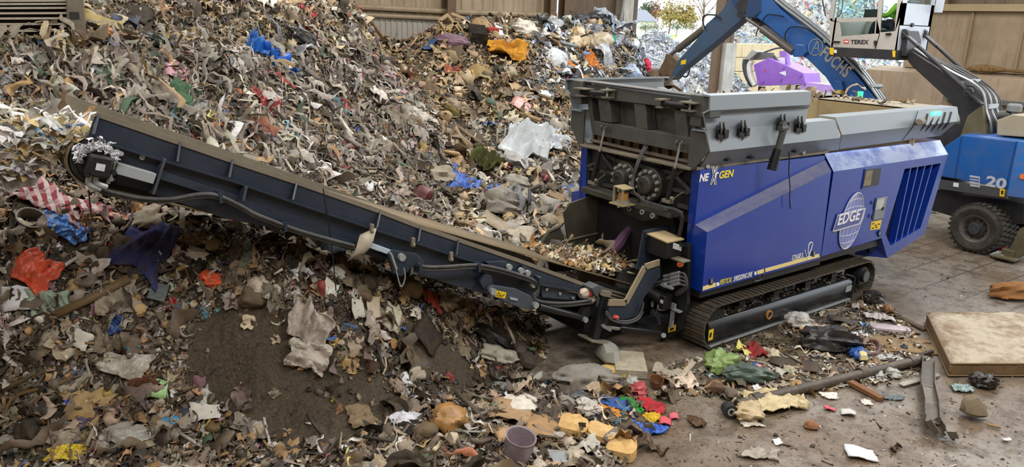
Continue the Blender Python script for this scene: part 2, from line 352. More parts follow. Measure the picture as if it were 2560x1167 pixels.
 ('blue_tub', 'blue plastic tub at the right of the black bin bag', 'tub', 'bag', 2145, 895, 50, 34, 0, '#1f58a6', 'plastic', dict(crease=.04)),
 ('carton', 'cream and yellow carton leaning on the blue tub', 'carton', 'stone', 2151, 899, 28, 40, 8, '#d2c78f', 'clean', dict(hi=.9)),
 ('clear_bottle', 'crushed clear bottle resting on the long pipe', 'bottle', 'bag', 2192, 938, 32, 46, 5, '#b5b8b4', 'film', dict(crease=.1)),
 ('clear_cup', 'crushed clear cup right of the clear bottle', 'cup', 'bag', 2230, 942, 40, 26, 10, '#b9b7b0', 'film', dict(crease=.12)),
 ('flip_flop_tray', 'oval white patterned tray lying near the mattress', 'tray', 'slab', 2226, 825, 84, 24, 12, '#c3b6ba', 'plastic', dict(hi=.3)),
 ('newspaper', 'crumpled newspaper above the oval tray', 'newspaper', 'cloth', 2195, 796, 56, 26, 5, '#bdb9b8', 'clean', dict(fold=.1)),
 ('blue_wrapper', 'small blue wrapper left of the oval tray', 'wrapper', 'cloth', 2158, 814, 20, 12, 0, '#2f73b4', 'plastic', {}),
 ('yellow_wrapper', 'small lime yellow wrapper above the black bin bag', 'wrapper', 'cloth', 2102, 834, 22, 10, 0, '#c9cf4c', 'plastic', {}),
 ('rusty_tin', 'rusty brown tin below the track rear end', 'tin', 'bag', 2220, 780, 34, 18, 0, '#84603a', 'metal', dict(crease=.03)),
 ('black_bag', 'small black bag at the rear end of the track', 'bag', 'bag', 2183, 757, 56, 28, 5, '#242220', 'plastic', dict(crease=.14)),
 ('dark_sheet', 'dark grey rubber sheet left of the oval tray', 'sheet', 'sheet', 2105, 808, 62, 26, 8, '#55514c', 'card', dict(bend=.12)),
 ('plywood_sheet', 'thin brown plywood sheet lying flat under the mattress corner', 'board', 'sheet', 2260, 865, 190, 62, 8, '#8f7757', 'card', dict(bend=.01, tear=.12, thick=.02)),
 ('white_sheet', 'white plastic sheet lying behind the long pipe', 'plastic sheet', 'cloth', 2215, 896, 78, 22, -3, '#bfbfbb', 'film', dict(fold=.05)),
 ('card', 'pale printed card between the bags and the long pipe', 'card', 'sheet', 1962, 945, 40, 30, 20, '#b0aea0', 'clean', {}),
 ('plastic_disc', 'small emerald green disc on the floor litter', 'lid', 'slab', 1968, 935, 20, 12, 0, '#1f8f58', 'plastic', dict(hi=.3)),
 ('dark_board', 'dark brown fibreboard in the middle of the floor litter', 'board', 'sheet', 1985, 915, 90, 44, 25, '#4f4539', 'card', dict(bend=.06)),
 ('red_net', 'red mesh net beside the track front', 'net', 'cloth', 1888, 884, 46, 38, -20, '#963034', 'cloth', dict(fold=.2)),
 ('cream_jug', 'cream plastic jug right of the red net', 'jug', 'bag', 1932, 893, 34, 34, 10, '#c9bda2', 'plastic', dict(crease=.04)),
 ('stone', 'dark brown stone at the left end of the floor litter', 'stone', 'stone', 1786, 978, 42, 38, 10, '#5c4535', 'card', {}),
 ('stone', 'small grey stone right of the dark brown stone', 'stone', 'stone', 1825, 990, 36, 26, 0, '#6a6054', 'card', {}),
 ('stone', 'reddish brown stone on the open floor in front of the cream sack', 'stone', 'stone', 2028, 1072, 38, 22, 5, '#8a6040', 'card', {}),
 ('rubble_block', 'grey brown rubble block right of the bent channel', 'rubble', 'stone', 2430, 1043, 64, 46, 8, '#786a56', 'card', dict(hi=.8)),
 ('tissue', 'white tissue in front of the long pipe', 'tissue', 'cloth', 2073, 993, 38, 20, 5, '#dad6ce', 'clean', dict(fold=.1)),
 ('tissue', 'small white tissue right of the wooden plank end', 'tissue', 'cloth', 2166, 1008, 24, 16, 0, '#d0ccc4', 'clean', {}),
 ('receipt', 'crumpled printed paper right of the pink card', 'paper', 'sheet', 2120, 1038, 30, 22, 20, '#c4c4be', 'clean', {}),
 ('pink_card', 'small bright pink card on the open floor', 'card', 'sheet', 2073, 1026, 24, 12, 5, '#cf5a68', 'clean', {}),
 ('white_card', 'large white card on the floor at the bottom right', 'card', 'sheet', 2150, 1140, 66, 40, 12, '#d0d2d4', 'clean', dict(bend=.06)),
 ('black_bag', 'black and pink bag on the wet floor right of the channel', 'bag', 'bag', 2455, 965, 60, 40, 10, '#1f1a1e', 'plastic', dict(crease=.14)),
 ('aqua_bag', 'pale aqua plastic bag left of the black and pink bag', 'bag', 'cloth', 2405, 975, 56, 22, 5, '#8fa8a6', 'film', dict(fold=.14)),
 ('white_rag', 'greyish white rag at the bottom centre of the floor', 'rag', 'cloth', 1905, 1140, 66, 40, 20, '#a39d92', 'cloth', dict(fold=.15)),
 ('paper_scrap', 'small white paper scrap alone at the bottom of the floor', 'paper', 'sheet', 1943, 1110, 18, 14, 0, '#d8d8d6', 'clean', {}),
 ('paper_scrap', 'small white paper scrap at the right bottom edge', 'paper', 'sheet', 2515, 1103, 20, 8, 0, '#d0d0ce', 'clean', {}),
 ('bark_piece', 'dark brown splinter near the large white card', 'splinter', 'strip', 2240, 1125, 9, 34, 78, '#4a3a2e', 'card', {}),
 ('cloth_piece', 'blue grey rag hanging off the wooden plank end', 'rag', 'cloth', 2225, 995, 56, 20, 12, '#6d7a7e', 'cloth', {}),
 ('red_bag', 'bright red plastic bag beside the handler wheel', 'bag', 'bag', 2488, 625, 42, 24, -10, '#b8283a', 'plastic', dict(crease=.14)),
 ('white_bag', 'white plastic bag in front of the red bag', 'bag', 'bag', 2508, 648, 46, 24, 10, '#b9b9b8', 'film', dict(crease=.14)),
 ('white_bag', 'small white bag on the floor behind the engine cover', 'bag', 'bag', 2330, 530, 20, 18, 0, '#cfd6dc', 'film', {}),
 ('brown_mattress', 'rolled rust brown mattress behind the white mattress', 'mattress', 'bag', 2530, 745, 130, 46, -8, '#8a5f36', 'cloth', dict(crease=.05, puff=.5)),
 # the tall terraced heap
 ('plastic_sheet', 'upper bright blue plastic sheet on the tall heap', 'plastic sheet', 'strip', 636, 130, 26, 70, -55, '#2473cc', 'plastic', {}),
 ('plastic_sheet', 'lower bright blue plastic sheet on the tall heap', 'plastic sheet', 'strip', 690, 178, 28, 90, -45, '#2068cf', 'plastic', {}),
 ('bin_bag', 'black bin bag near the top of the tall heap', 'bag', 'bag', 750, 102, 60, 38, 20, '#1b1c1f', 'plastic', dict(crease=.15)),
 ('bin_bag', 'black torn bag right of the lower blue sheet', 'bag', 'bag', 740, 205, 44, 26, 0, '#1a1a1b', 'plastic', dict(crease=.15)),
 ('silver_sheet', 'long silver film slanting under the upper black bag', 'film', 'strip', 715, 110, 18, 120, -60, '#a9adb2', 'film', {}),
 ('red_strap', 'bundle of red straps on the face of the tall heap', 'straps', 'cloth', 660, 272, 52, 60, 40, '#8a2a26', 'plastic', dict(fold=.22)),
 ('green_cloth', 'green cloth hanging over the terrace edge', 'cloth', 'cloth', 448, 258, 78, 76, 10, '#4a6e52', 'cloth', dict(fold=.15)),
 ('wooden_stick', 'brown wooden stick leaning behind the conveyor', 'stick', 'strip', 700, 372, 10, 95, -18, '#a3764a', 'card', {}),
 ('rubber_sheet', 'large dark brown rubber sheet at the top left', 'rubber sheet', 'sheet', 338, 56, 62, 70, -30, '#2f2a20', 'card', dict(bend=.1, tear=.15)),
 ('gold_foil', 'crinkled gold foil card right of the slatted steel panel', 'foil', 'sheet', 250, 75, 26, 92, 45, '#b09a58', 'metal', dict(bend=.3)),
 ('orange_jar', 'orange plastic jar beside the gold foil', 'jar', 'bag', 270, 86, 30, 36, 0, '#b0682c', 'plastic', dict(crease=.04)),
 ('cardboard_tube', 'brown cardboard tube end at the foot of the slatted panel', 'tube', 'tub', 196, 112, 36, 22, 30, '#8f7454', 'card', dict(hi=1.2)),
 ('yellow_film', 'yellow film at the top left of the tall heap', 'film', 'cloth', 388, 95, 70, 20, -10, '#b8922e', 'plastic', dict(fold=.14)),
 ('green_bag', 'very dark green bag below the yellow film', 'bag', 'bag', 392, 118, 74, 26, 10, '#16291c', 'plastic', dict(crease=.12)),
 ('blue_bag', 'pale blue bag lying below the gold foil', 'bag', 'cloth', 282, 117, 30, 18, 10, '#9aa8cf', 'plastic', {}),
 ('red_plate', 'red plastic plate on the right slope of the tall heap', 'plate', 'sheet', 858, 272, 22, 34, -15, '#c84248', 'plastic', {}),
 ('pink_wrapper', 'small magenta wrapper near the crest by the back wall', 'wrapper', 'bag', 888, 97, 14, 16, 0, '#c82c5c', 'plastic', {}),
 ('pink_wrapper', 'bright pink wrapper half way down the crest', 'wrapper', 'cloth', 905, 195, 14, 20, 0, '#cc3a60', 'plastic', {}),
 ('red_wrapper', 'crimson wrapper low on the crest line', 'wrapper', 'cloth', 1005, 203, 18, 26, -20, '#b82c44', 'plastic', {}),
 ('red_wrapper', 'faded red wrapper left of the upper blue sheet', 'wrapper', 'cloth', 590, 165, 28, 14, 0, '#b84a4c', 'plastic', {}),
 ('blue_wrapper', 'blue wrapper on the right slope, above the wide valley', 'wrapper', 'cloth', 958, 268, 18, 36, -5, '#3f78b8', 'plastic', {}),
 ('blue_wrapper', 'dark blue wrapper at the crest of the right slope', 'wrapper', 'cloth', 865, 172, 30, 18, 35, '#2c3f86', 'plastic', {}),
 ('blue_wrapper', 'small blue wrapper above the conveyor middle', 'wrapper', 'cloth', 905, 335, 24, 18, 20, '#2c5aa8', 'plastic', {}),
 ('white_paper', 'white paper at the very top of the tall heap', 'paper', 'sheet', 665, 12, 42, 22, -5, '#dedbd2', 'clean', {}),
 ('yellow_paper', 'cream yellow paper right of the topmost white paper', 'paper', 'cloth', 717, 16, 28, 20, 0, '#cdbb84', 'clean', {}),
 ('red_cloth', 'dark red cloth near the top right of the tall heap', 'cloth', 'cloth', 765, 30, 46, 18, 20, '#8c2a38', 'cloth', {}),
 ('red_cup', 'small red plate behind the conveyor, upper left', 'plate', 'sheet', 315, 208, 20, 12, 30, '#b84a48', 'plastic', {}),
 ('white_cloth', 'long white cloth hanging straight behind the conveyor', 'cloth', 'strip', 612, 330, 24, 110, -4, '#b4b5ba', 'cloth', {}),
 ('white_cloth', 'beige cloth above the long white hanging cloth', 'cloth', 'strip', 594, 245, 26, 70, -25, '#a79d90', 'cloth', {}),
 ('white_cloth', 'pale rag draped right of the green cloth', 'cloth', 'cloth', 508, 290, 46, 66, -25, '#a8a6a4', 'cloth', dict(fold=.16)),
 ('white_cloth', 'pale grey shirt hanging on the terrace at the left', 'cloth', 'cloth', 234, 185, 40, 56, -10, '#a9abac', 'cloth', dict(fold=.16)),
 ('white_cloth', 'long beige cloth strip on the terrace left of the grey shirt', 'cloth', 'strip', 205, 172, 22, 70, 22, '#a89d88', 'cloth', {}),
 ('white_cloth', 'long beige cloth strip on the terrace right of the grey shirt', 'cloth', 'strip', 295, 200, 24, 95, -22, '#b0a590', 'cloth', {}),
 ('white_bag', 'white bag at the left edge of the terrace', 'bag', 'cloth', 14, 205, 34, 56, 10, '#aab0b0', 'film', {}),
 # the far heap
 ('yellow_foam', 'big tangle of golden yellow foam on the far heap', 'foam', 'cloth', 1265, 145, 92, 50, -5, '#b98330', 'foam', dict(fold=.16)),
 ('corrugated_card', 'ribbed brown corrugated board below the yellow foam', 'board', 'sheet', 1195, 178, 60, 36, -8, '#8f7a50', 'card', dict(bend=.05, tear=.08)),
 ('black_box', 'black open box left above the yellow foam', 'box', 'box', 1192, 104, 36, 30, -10, '#15151a', 'plastic', dict(hi=.8)),
 ('bedding', 'faded purple bedding roll near the top of the far heap', 'bedding', 'bag', 1130, 112, 88, 24, 6, '#7d6474', 'cloth', dict(crease=.1)),
 ('red_board', 'upright dull red board at the crest of the far heap', 'board', 'box', 1225, 72, 22, 46, -12, '#a33a2c', 'card', dict(hi=.3)),
 ('white_board', 'white boards standing right of the red board', 'slats', 'box', 1246, 78, 12, 36, -15, '#d6dbe2', 'plastic', dict(hi=.5)),
 ('carrier_sack', 'big white translucent sack with printed marks behind the shredder', 'sack', 'cloth', 1312, 365, 115, 82, 10, '#cbd2d6', 'film', dict(fold=.17)),
 ('carrier_sack', 'white sack tail trailing right of the big printed sack', 'sack', 'cloth', 1372, 360, 70, 60, 35, '#c3ccd4', 'film', dict(fold=.14)),
 ('white_film', 'long white film strip running down from the big sack', 'film', 'strip', 1320, 440, 24, 120, -40, '#c9cac8', 'film', {}),
 ('blue_bag', 'crumpled cornflower blue bag in the valley', 'bag', 'cloth', 1148, 470, 60, 68, 10, '#3f6ec4', 'plastic', dict(fold=.16)),
 ('blue_bag', 'small blue bag right of the cornflower blue bag', 'bag', 'bag', 1236, 482, 36, 30, 10, '#4a68b0', 'plastic', dict(crease=.1)),
 ('film_bundle', 'grey film bundle trailing right of the small blue bag', 'film', 'strip', 1285, 510, 26, 80, -55, '#a6a8aa', 'film', {}),
 ('green_branch', 'green leafy branch lying in the valley', 'branch', 'cloth', 1210, 410, 64, 52, 15, '#4a4d26', 'cloth', dict(fold=.3)),
 ('red_bag', 'dark red bag right of the green branch', 'bag', 'bag', 1262, 424, 34, 20, -20, '#7a262c', 'plastic', {}),
 ('red_box', 'dark maroon plastic box left in the valley', 'box', 'stone', 1052, 497, 48, 30, 15, '#5a2428', 'plastic', {}),
 ('beige_sack', 'large beige sack left of the cornflower blue bag', 'sack', 'bag', 1095, 455, 66, 56, -20, '#a39a88', 'cloth', dict(crease=.12)),
 ('grey_sack', 'grey printed sack below the small blue bag', 'sack', 'bag', 1255, 530, 90, 46, 10, '#8f8a80', 'cloth', dict(crease=.12)),
 ('grey_bag', 'pale crumpled bag right of the small blue bag', 'bag', 'bag', 1290, 475, 60, 40, 5, '#a8a498', 'cloth', dict(crease=.13)),
 ('cardboard_sheet', 'dusty flat cardboard beside the lower conveyor', 'cardboard', 'sheet', 1250, 570, 90, 44, 5, '#a2957f', 'card', dict(bend=.05)),
 ('cardboard_sheet', 'pale dusty board scrap near the chute gusset', 'cardboard', 'sheet', 1300, 590, 60, 40, 10, '#b0a794', 'card', dict(bend=.06)),
 ('cardboard_sheet', 'dusty grey board left of the flat cardboard', 'cardboard', 'sheet', 1205, 592, 56, 34, -10, '#9d958a', 'card', dict(bend=.06)),
 ('orange_ball', 'small orange yellow container beside the lower conveyor', 'container', 'bag', 1178, 566, 24, 16, 5, '#d08f20', 'plastic', dict(crease=.03)),
 ('egg_tray', 'pale grey egg tray on the dusty cardboard', 'tray', 'slab', 1280, 572, 34, 18, 8, '#9a948c', 'card', dict(hi=.4)),
 ('pink_box', 'dusty pink box behind the shredder', 'box', 'stone', 1355, 450, 34, 28, 10, '#b5716c', 'card', {}),
 ('wooden_box', 'brown wooden drawer left of the far side panel', 'drawer', 'box', 1385, 505, 40, 24, 15, '#8a7558', 'card', dict(hi=.5)),
 ('magenta_cloth', 'magenta cloth hanging behind the hopper corner', 'cloth', 'strip', 1425, 238, 16, 50, 5, '#a32858', 'cloth', {}),
 ('pink_sheet', 'shiny pale pink sheet at the foot of the far heap', 'sheet', 'sheet', 1305, 272, 50, 32, 25, '#d29a90', 'plastic', dict(bend=.05)),
 ('grey_pipe', 'grey bent pipe leaning at the right of the far heap', 'pipe', 'strip', 1352, 248, 8, 90, 22, '#a9a9a8', 'plastic', {}),
 ('grey_pipe', 'straight grey pipe standing right of the bent pipe', 'pipe', 'strip', 1382, 225, 6, 110, 6, '#a3a09a', 'plastic', {}),
 ('grey_plank', 'grey weathered plank left of the bent pipe', 'plank', 'box', 1305, 240, 44, 14, -15, '#8d8880', 'card', dict(hi=.3)),
 ('orange_cloth', 'orange cloth on the right shoulder of the far heap, upper one', 'cloth', 'cloth', 1477, 155, 26, 44, -15, '#c2702a', 'cloth', dict(fold=.16)),
 ('orange_cloth', 'orange cloth on the right shoulder of the far heap, lower one', 'cloth', 'cloth', 1432, 178, 38, 28, 40, '#d08030', 'cloth', dict(fold=.16)),
 ('green_crate', 'emerald green plastic tub at the far right of the far heap', 'tub', 'box', 1518, 105, 36, 16, 5, '#1f9070', 'plastic', dict(hi=.6)),
 ('red_cushion', 'crimson cushion at the right end of the far heap', 'cushion', 'bag', 1612, 160, 26, 36, -15, '#c42c50', 'cloth', dict(crease=.1)),
 ('foam_roll', 'cream foam roll on the right shoulder of the far heap', 'foam', 'strip', 1445, 106, 20, 46, -35, '#c9b284', 'foam', {}),
 ('white_pillow', 'white pillow sliding down beside the orange cloths', 'pillow', 'strip', 1390, 155, 20, 56, -30, '#d6d8da', 'cloth', {}),
 ('white_duvet', 'rolled white duvet near the crest of the far heap', 'duvet', 'bag', 1310, 85, 70, 24, -10, '#c9c4b8', 'cloth', dict(crease=.12)),
 ('green_bag', 'dark green bag at the crest of the far heap', 'bag', 'bag', 1400, 72, 36, 26, 10, '#2a3a30', 'plastic', dict(crease=.12)),
 ('red_bag', 'small red bag at the crest of the far heap', 'bag', 'bag', 1362, 60, 18, 14, 0, '#b82c34', 'plastic', {}),
 ('dark_hole_bag', 'black bag in the hollow in the middle of the far heap', 'bag', 'bag', 1182, 237, 30, 26, 0, '#141210', 'plastic', {}),
 ('black_bag', 'black bag at the right below the pipes of the far heap', 'bag', 'bag', 1310, 222, 46, 18, 0, '#1a1a1c', 'plastic', {}),
 ('red_cloth', 'faded red cloth in the middle of the far heap', 'cloth', 'cloth', 1130, 182, 44, 16, 0, '#a8584a', 'cloth', dict(fold=.2)),
 ('olive_cushion', 'olive cushion at the foot of the far heap', 'cushion', 'bag', 1125, 282, 44, 22, 20, '#6d6336', 'cloth', dict(crease=.06)),
 ('purple_cloth', 'long purple cloth lying on the conveyed waste', 'cloth', 'strip', 0, 0, 0, 0, 0, '', '', {}),
]
# ------------------------------------------------------------------ lie of the waste heaps
GX0, GX1, GY0, GY1, GS = -13.0, 21.0, -5.0, 15.4, .08
def tps_fit(P, Z, lam=.02):
    n = len(P); r2 = ((P[:, None]-P[None])**2).sum(-1)
    K = .5*r2*np.log(r2+1e-9)+lam*np.eye(n)
    A = np.zeros((n+3, n+3)); A[:n, :n] = K; A[:n, n] = 1; A[:n, n+1:] = P; A[n, :n] = 1; A[n+1:, :n] = P.T
    return np.linalg.solve(A, np.r_[Z, 0, 0, 0])
def tps_eval(P, w, Q):
    out = np.empty(len(Q)); n = len(P)
    for i in range(0, len(Q), 20000):
        q = Q[i:i+20000]; r2 = ((q[:, None]-P[None])**2).sum(-1)
        out[i:i+20000] = (.5*r2*np.log(r2+1e-9)) @ w[:n]+w[n]+q @ w[n+1:]
    return out
# (photo x, photo y, plane, value): survey points of the heaps' surface
SURV = [
 # floor edge and low litter to the right of the near heap
 (1700, 1000, 'z', -.06), (1640, 1160, 'z', -.05), (1450, 900, 'z', -.05), (1390, 840, 'z', -.06), (1540, 1000, 'z', .06), (1420, 1000, 'z', .12), (1400, 1100, 'z', .16),
 (1300, 1000, 'z', .18), (1250, 1100, 'z', .24), (1200, 1165, 'z', .25), (1000, 1160, 'z', .3), (600, 1160, 'z', .42), (300, 1160, 'z', .5), (0, 1160, 'z', .52),
 (1300, 900, 'z', .08), (1320, 830, 'z', .18), (1240, 860, 'z', .28), (1250, 780, 'z', .62), (1150, 860, 'z', .5), (1100, 930, 'z', .45), (1100, 1030, 'z', .36),
 (1000, 900, 'z', .72), (1000, 1000, 'z', .5), (1000, 800, 'z', 1.1), (1000, 730, 'z', 1.42), (1100, 770, 'z', .95),
 (800, 1000, 'z', .62), (800, 900, 'z', .98), (800, 800, 'z', 1.42), (800, 700, 'z', 1.85), (800, 630, 'z', 2.1),
 (600, 1000, 'z', .72), (600, 900, 'z', 1.08), (600, 780, 'z', 1.55), (600, 650, 'z', 2.05), (600, 560, 'z', 2.3),
 (300, 1000, 'z', .82), (300, 850, 'z', 1.38), (300, 700, 'z', 1.95), (300, 570, 'z', 2.4), (250, 490, 'z', 2.62),
 (0, 1000, 'z', .92), (0, 800, 'z', 1.7), (0, 650, 'z', 2.25), (0, 500, 'z', 2.7), (60, 420, 'z', 2.95),
 # left heap behind the conveyor, with its terrace
 (0, 300, 'y', 4.6), (0, 230, 'y', 4.9), (0, 130, 'y', 5.5), (0, 0, 'y', 9), (200, 350, 'y', 4.3), (200, 240, 'y', 4.85), (200, 120, 'y', 5.6), (200, 0, 'y', 9),
 (400, 400, 'y', 4.0), (400, 300, 'y', 4.6), (400, 190, 'y', 5.5), (400, 90, 'y', 7.4), (400, -40, 'y', 10), (600, 420, 'y', 4.1), (600, 290, 'y', 5.1), (600, 180, 'y', 6.4),
 (600, 80, 'y', 8.2), (600, -30, 'y', 10), (800, 470, 'y', 4.5), (800, 340, 'y', 6), (800, 200, 'y', 7.6), (800, 80, 'y', 9.2), (800, -10, 'y', 10.4), (858, -2, 'y', 10.8),
 (930, 130, 'y', 9.6), (965, 220, 'y', 8.6), (1050, 330, 'y', 7.0), (1000, 440, 'y', 5.6), (1100, 490, 'y', 5.2), (900, 530, 'y', 4.0), (1130, 590, 'y', 3.2),
 # far heap and the valley in front of it
 (1300, 610, 'y', 3.6), (1200, 570, 'y', 3.9), (1300, 470, 'y', 5.6), (1150, 420, 'y', 6.6), (1400, 330, 'y', 7.6), (1250, 320, 'y', 8.2), (1200, 200, 'y', 10.2), (1120, 300, 'y', 8.4),
 (1010, 210, 'y', 10.6), (1200, 72, 'y', 13), (1080, 88, 'y', 13.4), (945, 138, 'y', 13.2), (1050, 150, 'y', 12), (1350, 75, 'y', 13), (1590, 98, 'y', 13), (1590, 200, 'y', 11.4), (1450, 150, 'y', 12),
 (1450, 250, 'y', 9.6), (1480, 68, 'y', 13.2), (1410, 600, 'y', 3.4), (1425, 480, 'y', 5)]
RAW = [(-9, 14, 6.6), (-4, 14, 6.8), (-12.5, 8, 5.4), (-12.5, 4, 3.4), (-12.5, 1.5, 1.0), (-12.5, -2, 0), (-6, -3, -.05), (-2, -3.5, -.05), (3, -3, -.06), (10, -3, -.06), (20, -3, -.06), (-12.5, -4.5, -.05),
 (.3, 14, 3.5), (2.5, 15.4, 3.5), (1.5, 2.0, -.06), (4, 2.5, -.06), (4, 4.2, .5), (8, 3.5, -.06), (8, 6, .4), (13, 6, -.06), (15.5, 10, .0), (17, 13, .3), (20, 10, -.06), (20, 15, -.06), (20, 5, -.06), (2, 0, -.06), (6, 0, -.06), (6, 15.5, 4.2), (10, 15.5, 4.4), (13.5, 15.4, 1.4), (11.9, 11.5, 1.1), (13.3, 13, 1.2), (-.8, .9, -.06), (.5, 2.6, .0)]
sp = []
for a, b, k, v in SURV: sp.append(U(a, b, 1 if k == 'y' else 2, v))
sp += [Vector(r) for r in RAW]
SP = np.array([tuple(p) for p in sp])
TW = tps_fit(SP[:, :2], SP[:, 2])
nx = int((GX1-GX0)/GS)+1; ny = int((GY1-GY0)/GS)+1
gx = GX0+np.arange(nx)*GS; gy = GY0+np.arange(ny)*GS
GXX, GYY = np.meshgrid(gx, gy, indexing='ij')
TS = tps_eval(SP[:, :2], TW, np.c_[GXX.ravel(), GYY.ravel()]).reshape(nx, ny)
def vnoise(x, y, seed):
    """smooth value noise on numpy arrays"""
    r = np.random.default_rng(seed); tb = r.random((256, 256))
    xi = np.floor(x).astype(int); yi = np.floor(y).astype(int); fx = x-xi; fy = y-yi
    fx = fx*fx*(3-2*fx); fy = fy*fy*(3-2*fy)
    g = lambda i, j: tb[i & 255, j & 255]
    return (g(xi, yi)*(1-fx)+g(xi+1, yi)*fx)*(1-fy)+(g(xi, yi+1)*(1-fx)+g(xi+1, yi+1)*fx)*fy-.5
NZ = .34*vnoise(GXX*.9, GYY*.9, 1)+.22*vnoise(GXX*2.1, GYY*2.1, 2)+.13*vnoise(GXX*4.7, GYY*4.7, 3)
amp = np.clip((TS-.02)/.6, 0, 1)
# keep the heaps clear of the machine and the belt
T = TS+NZ*amp*.8
T = np.where(TS < .02, np.minimum(TS, -.04), T)
inside = (GXX > .2) & (GXX < 7.8) & (GYY > -.6) & (GYY < 2.75)
T[inside] = -.08
for _ in range(2):
    pass
bel = (GYY > .2) & (GYY < 2.1) & (GXX > -8.2) & (GXX < .4)
cz = np.clip(3.15+(GXX+7.4)*-.462, -.05, 9) - .28
T = np.where(bel, np.minimum(T, np.maximum(cz, -.06)), T)
def H(x, y):
    u = np.clip((np.asarray(x)-GX0)/GS, 0, nx-1.001); v = np.clip((np.asarray(y)-GY0)/GS, 0, ny-1.001)
    i = u.astype(int); j = v.astype(int); a = u-i; b = v-j
    return (T[i, j]*(1-a)+T[i+1, j]*a)*(1-b)+(T[i, j+1]*(1-a)+T[i+1, j+1]*a)*b
def NRM(x, y, e=.18):
    dx = (H(x+e, y)-H(x-e, y))/(2*e); dy = (H(x, y+e)-H(x, y-e))/(2*e)
    n = np.stack([-dx, -dy, np.ones_like(dx)], -1); return n/np.linalg.norm(n, axis=-1, keepdims=True)
def HIT(px, py):
    """where the line of sight through a photo pixel meets the heaps or the floor"""
    d = ray(px, py); d = d/np.linalg.norm(d); t = np.arange(3, 60, .03)
    P = CAM+t[:, None]*d
    h = np.maximum(H(P[:, 0], P[:, 1]), 0)
    k = int(np.argmax(P[:, 2] < h)) if (P[:, 2] < h).any() else -1
    if k < 0 or P[k, 1] > 15.3:
        q = np.where(P[:, 1] < 15.2, P[:, 2]-h, 99.); k = int(np.argmin(q)); return Vector((P[k, 0], P[k, 1], h[k]))
    return Vector(P[k])
# the heaps as three bodies: near heap | left heap | far heap
def region():
    left = np.where(GYY < 3.1, 0, 1)
    # the valley that parts the left heap from the far heap
    vx = np.interp(GYY, [3.1, 5.4, 7.2, 8.7, 10, 13, 16], [-2.2, -.6, .1, .7, .9, 1.1, 1.2])
    reg = np.where((left == 1) & (GXX > vx), 2, left)
    reg = np.where((GYY < 3.1) & (GXX > -1.9) & (GYY > 1.9), 2, reg)
    return reg
REG = region()
soil = NT('waste_soil')
pp = soil.pos(); a = soil.noise(2.2, 6, .7, pp); b = soil.noise(30, 4, .7, pp); c2 = soil.noise(90, 2, .6, pp)
colr = soil.mix(soil.ramp(b, [(.35, 0.), (.7, 1.)]), soil.ramp(a, [(.3, '#2b251e'), (.7, '#4a4033')]), '#5f5342')
soil.set(Base_Color=soil.mix(soil.ramp(c2, [(.66, 0.), (.74, .55)]), colr, '#8d8270'), Roughness=.9)
soil.bump(b, .6, .05); MATS['soil'] = soil.m
def heap(name, k, label):
    m = (REG == k)
    cell = (T[:-1, :-1] > -.045) | (T[1:, 1:] > -.045) | (T[1:, :-1] > -.045) | (T[:-1, 1:] > -.045)
    cell &= m[:-1, :-1]
    ii, jj = np.nonzero(cell)
    idx = np.full((nx, ny), -1); used = np.zeros((nx, ny), bool)
    for a in (0, 1):
        for b in (0, 1): used[ii+a, jj+b] = True
    idx[used] = np.arange(used.sum())
    fine = .05*vnoise(GXX*11, GYY*11, 5)+.03*vnoise(GXX*23, GYY*23, 6)
    Z = T+np.where(T > .03, fine, 0)
    V = np.c_[GXX[used], GYY[used], Z[used]]
    F = np.c_[idx[ii, jj], idx[ii+1, jj], idx[ii+1, jj+1], idx[ii, jj+1]]
    me = bpy.data.meshes.new(name); me.from_pydata(V.tolist(), [], F.tolist()); me.materials.append(MATS['soil'])
    o = bpy.data.objects.new(name, me); COL.objects.link(o)
    return tag(o, label, 'waste heap', kind='stuff')
HP = [None]*3
HP[0] = heap('near_waste_heap', 0, 'dark soil body of the near waste heap under the raised conveyor')
HP[1] = heap('terraced_waste_heap', 1, 'soil body of the tall terraced waste heap behind the conveyor')
HP[2] = heap('far_waste_heap', 2, 'soil body of the long waste heap along the back wall')

# ------------------------------------------------------------------ shredded waste strewn over the heaps
def grid_faces(a, b): return [(i*b+j, (i+1)*b+j, (i+1)*b+j+1, i*b+j+1) for i in range(a-1) for j in range(b-1)]
def pr_sheet(r, a=6, b=6, crump=.2):
    u, v = np.meshgrid(np.linspace(-.5, .5, a), np.linspace(-.5, .5, b), indexing='ij')
    z = crump*(np.sin(r.uniform(3, 8)*u+r.uniform(0, 6))*np.cos(r.uniform(3, 8)*v+r.uniform(0, 6)))+r.normal(0, crump*.55, u.shape)
    k = 1+r.uniform(-.25, .25, u.shape)
    return np.c_[(u*k).ravel(), (v*k+.15*r.normal()*u).ravel(), z.ravel()], grid_faces(a, b)
def pr_strip(r, n=11):
    t = np.linspace(-.5, .5, n); w = np.clip(r.uniform(.03, .075)*(1+.5*np.sin(t*r.uniform(4, 12)+r.uniform(0, 6))+r.normal(0, .35, n)), .008, .2)
    cx = .12*np.sin(t*r.uniform(3, 10)+r.uniform(0, 6))+r.normal(0, .02, n); z = .1*np.sin(t*r.uniform(4, 12)+r.uniform(0, 6))+r.normal(0, .025, n); tw = r.uniform(-2, 2)*t+r.uniform(-.6, .6)
    V = np.concatenate([np.c_[cx-w*np.cos(tw), t, z-w*np.sin(tw)], np.c_[cx, t, z+w*r.uniform(.2, 1.)], np.c_[cx+w*np.cos(tw), t+r.normal(0, .02, n), z+w*np.sin(tw)]])
    return V, [(k*n+i, k*n+i+1, (k+1)*n+i+1, (k+1)*n+i) for k in (0, 1) for i in range(n-1)]
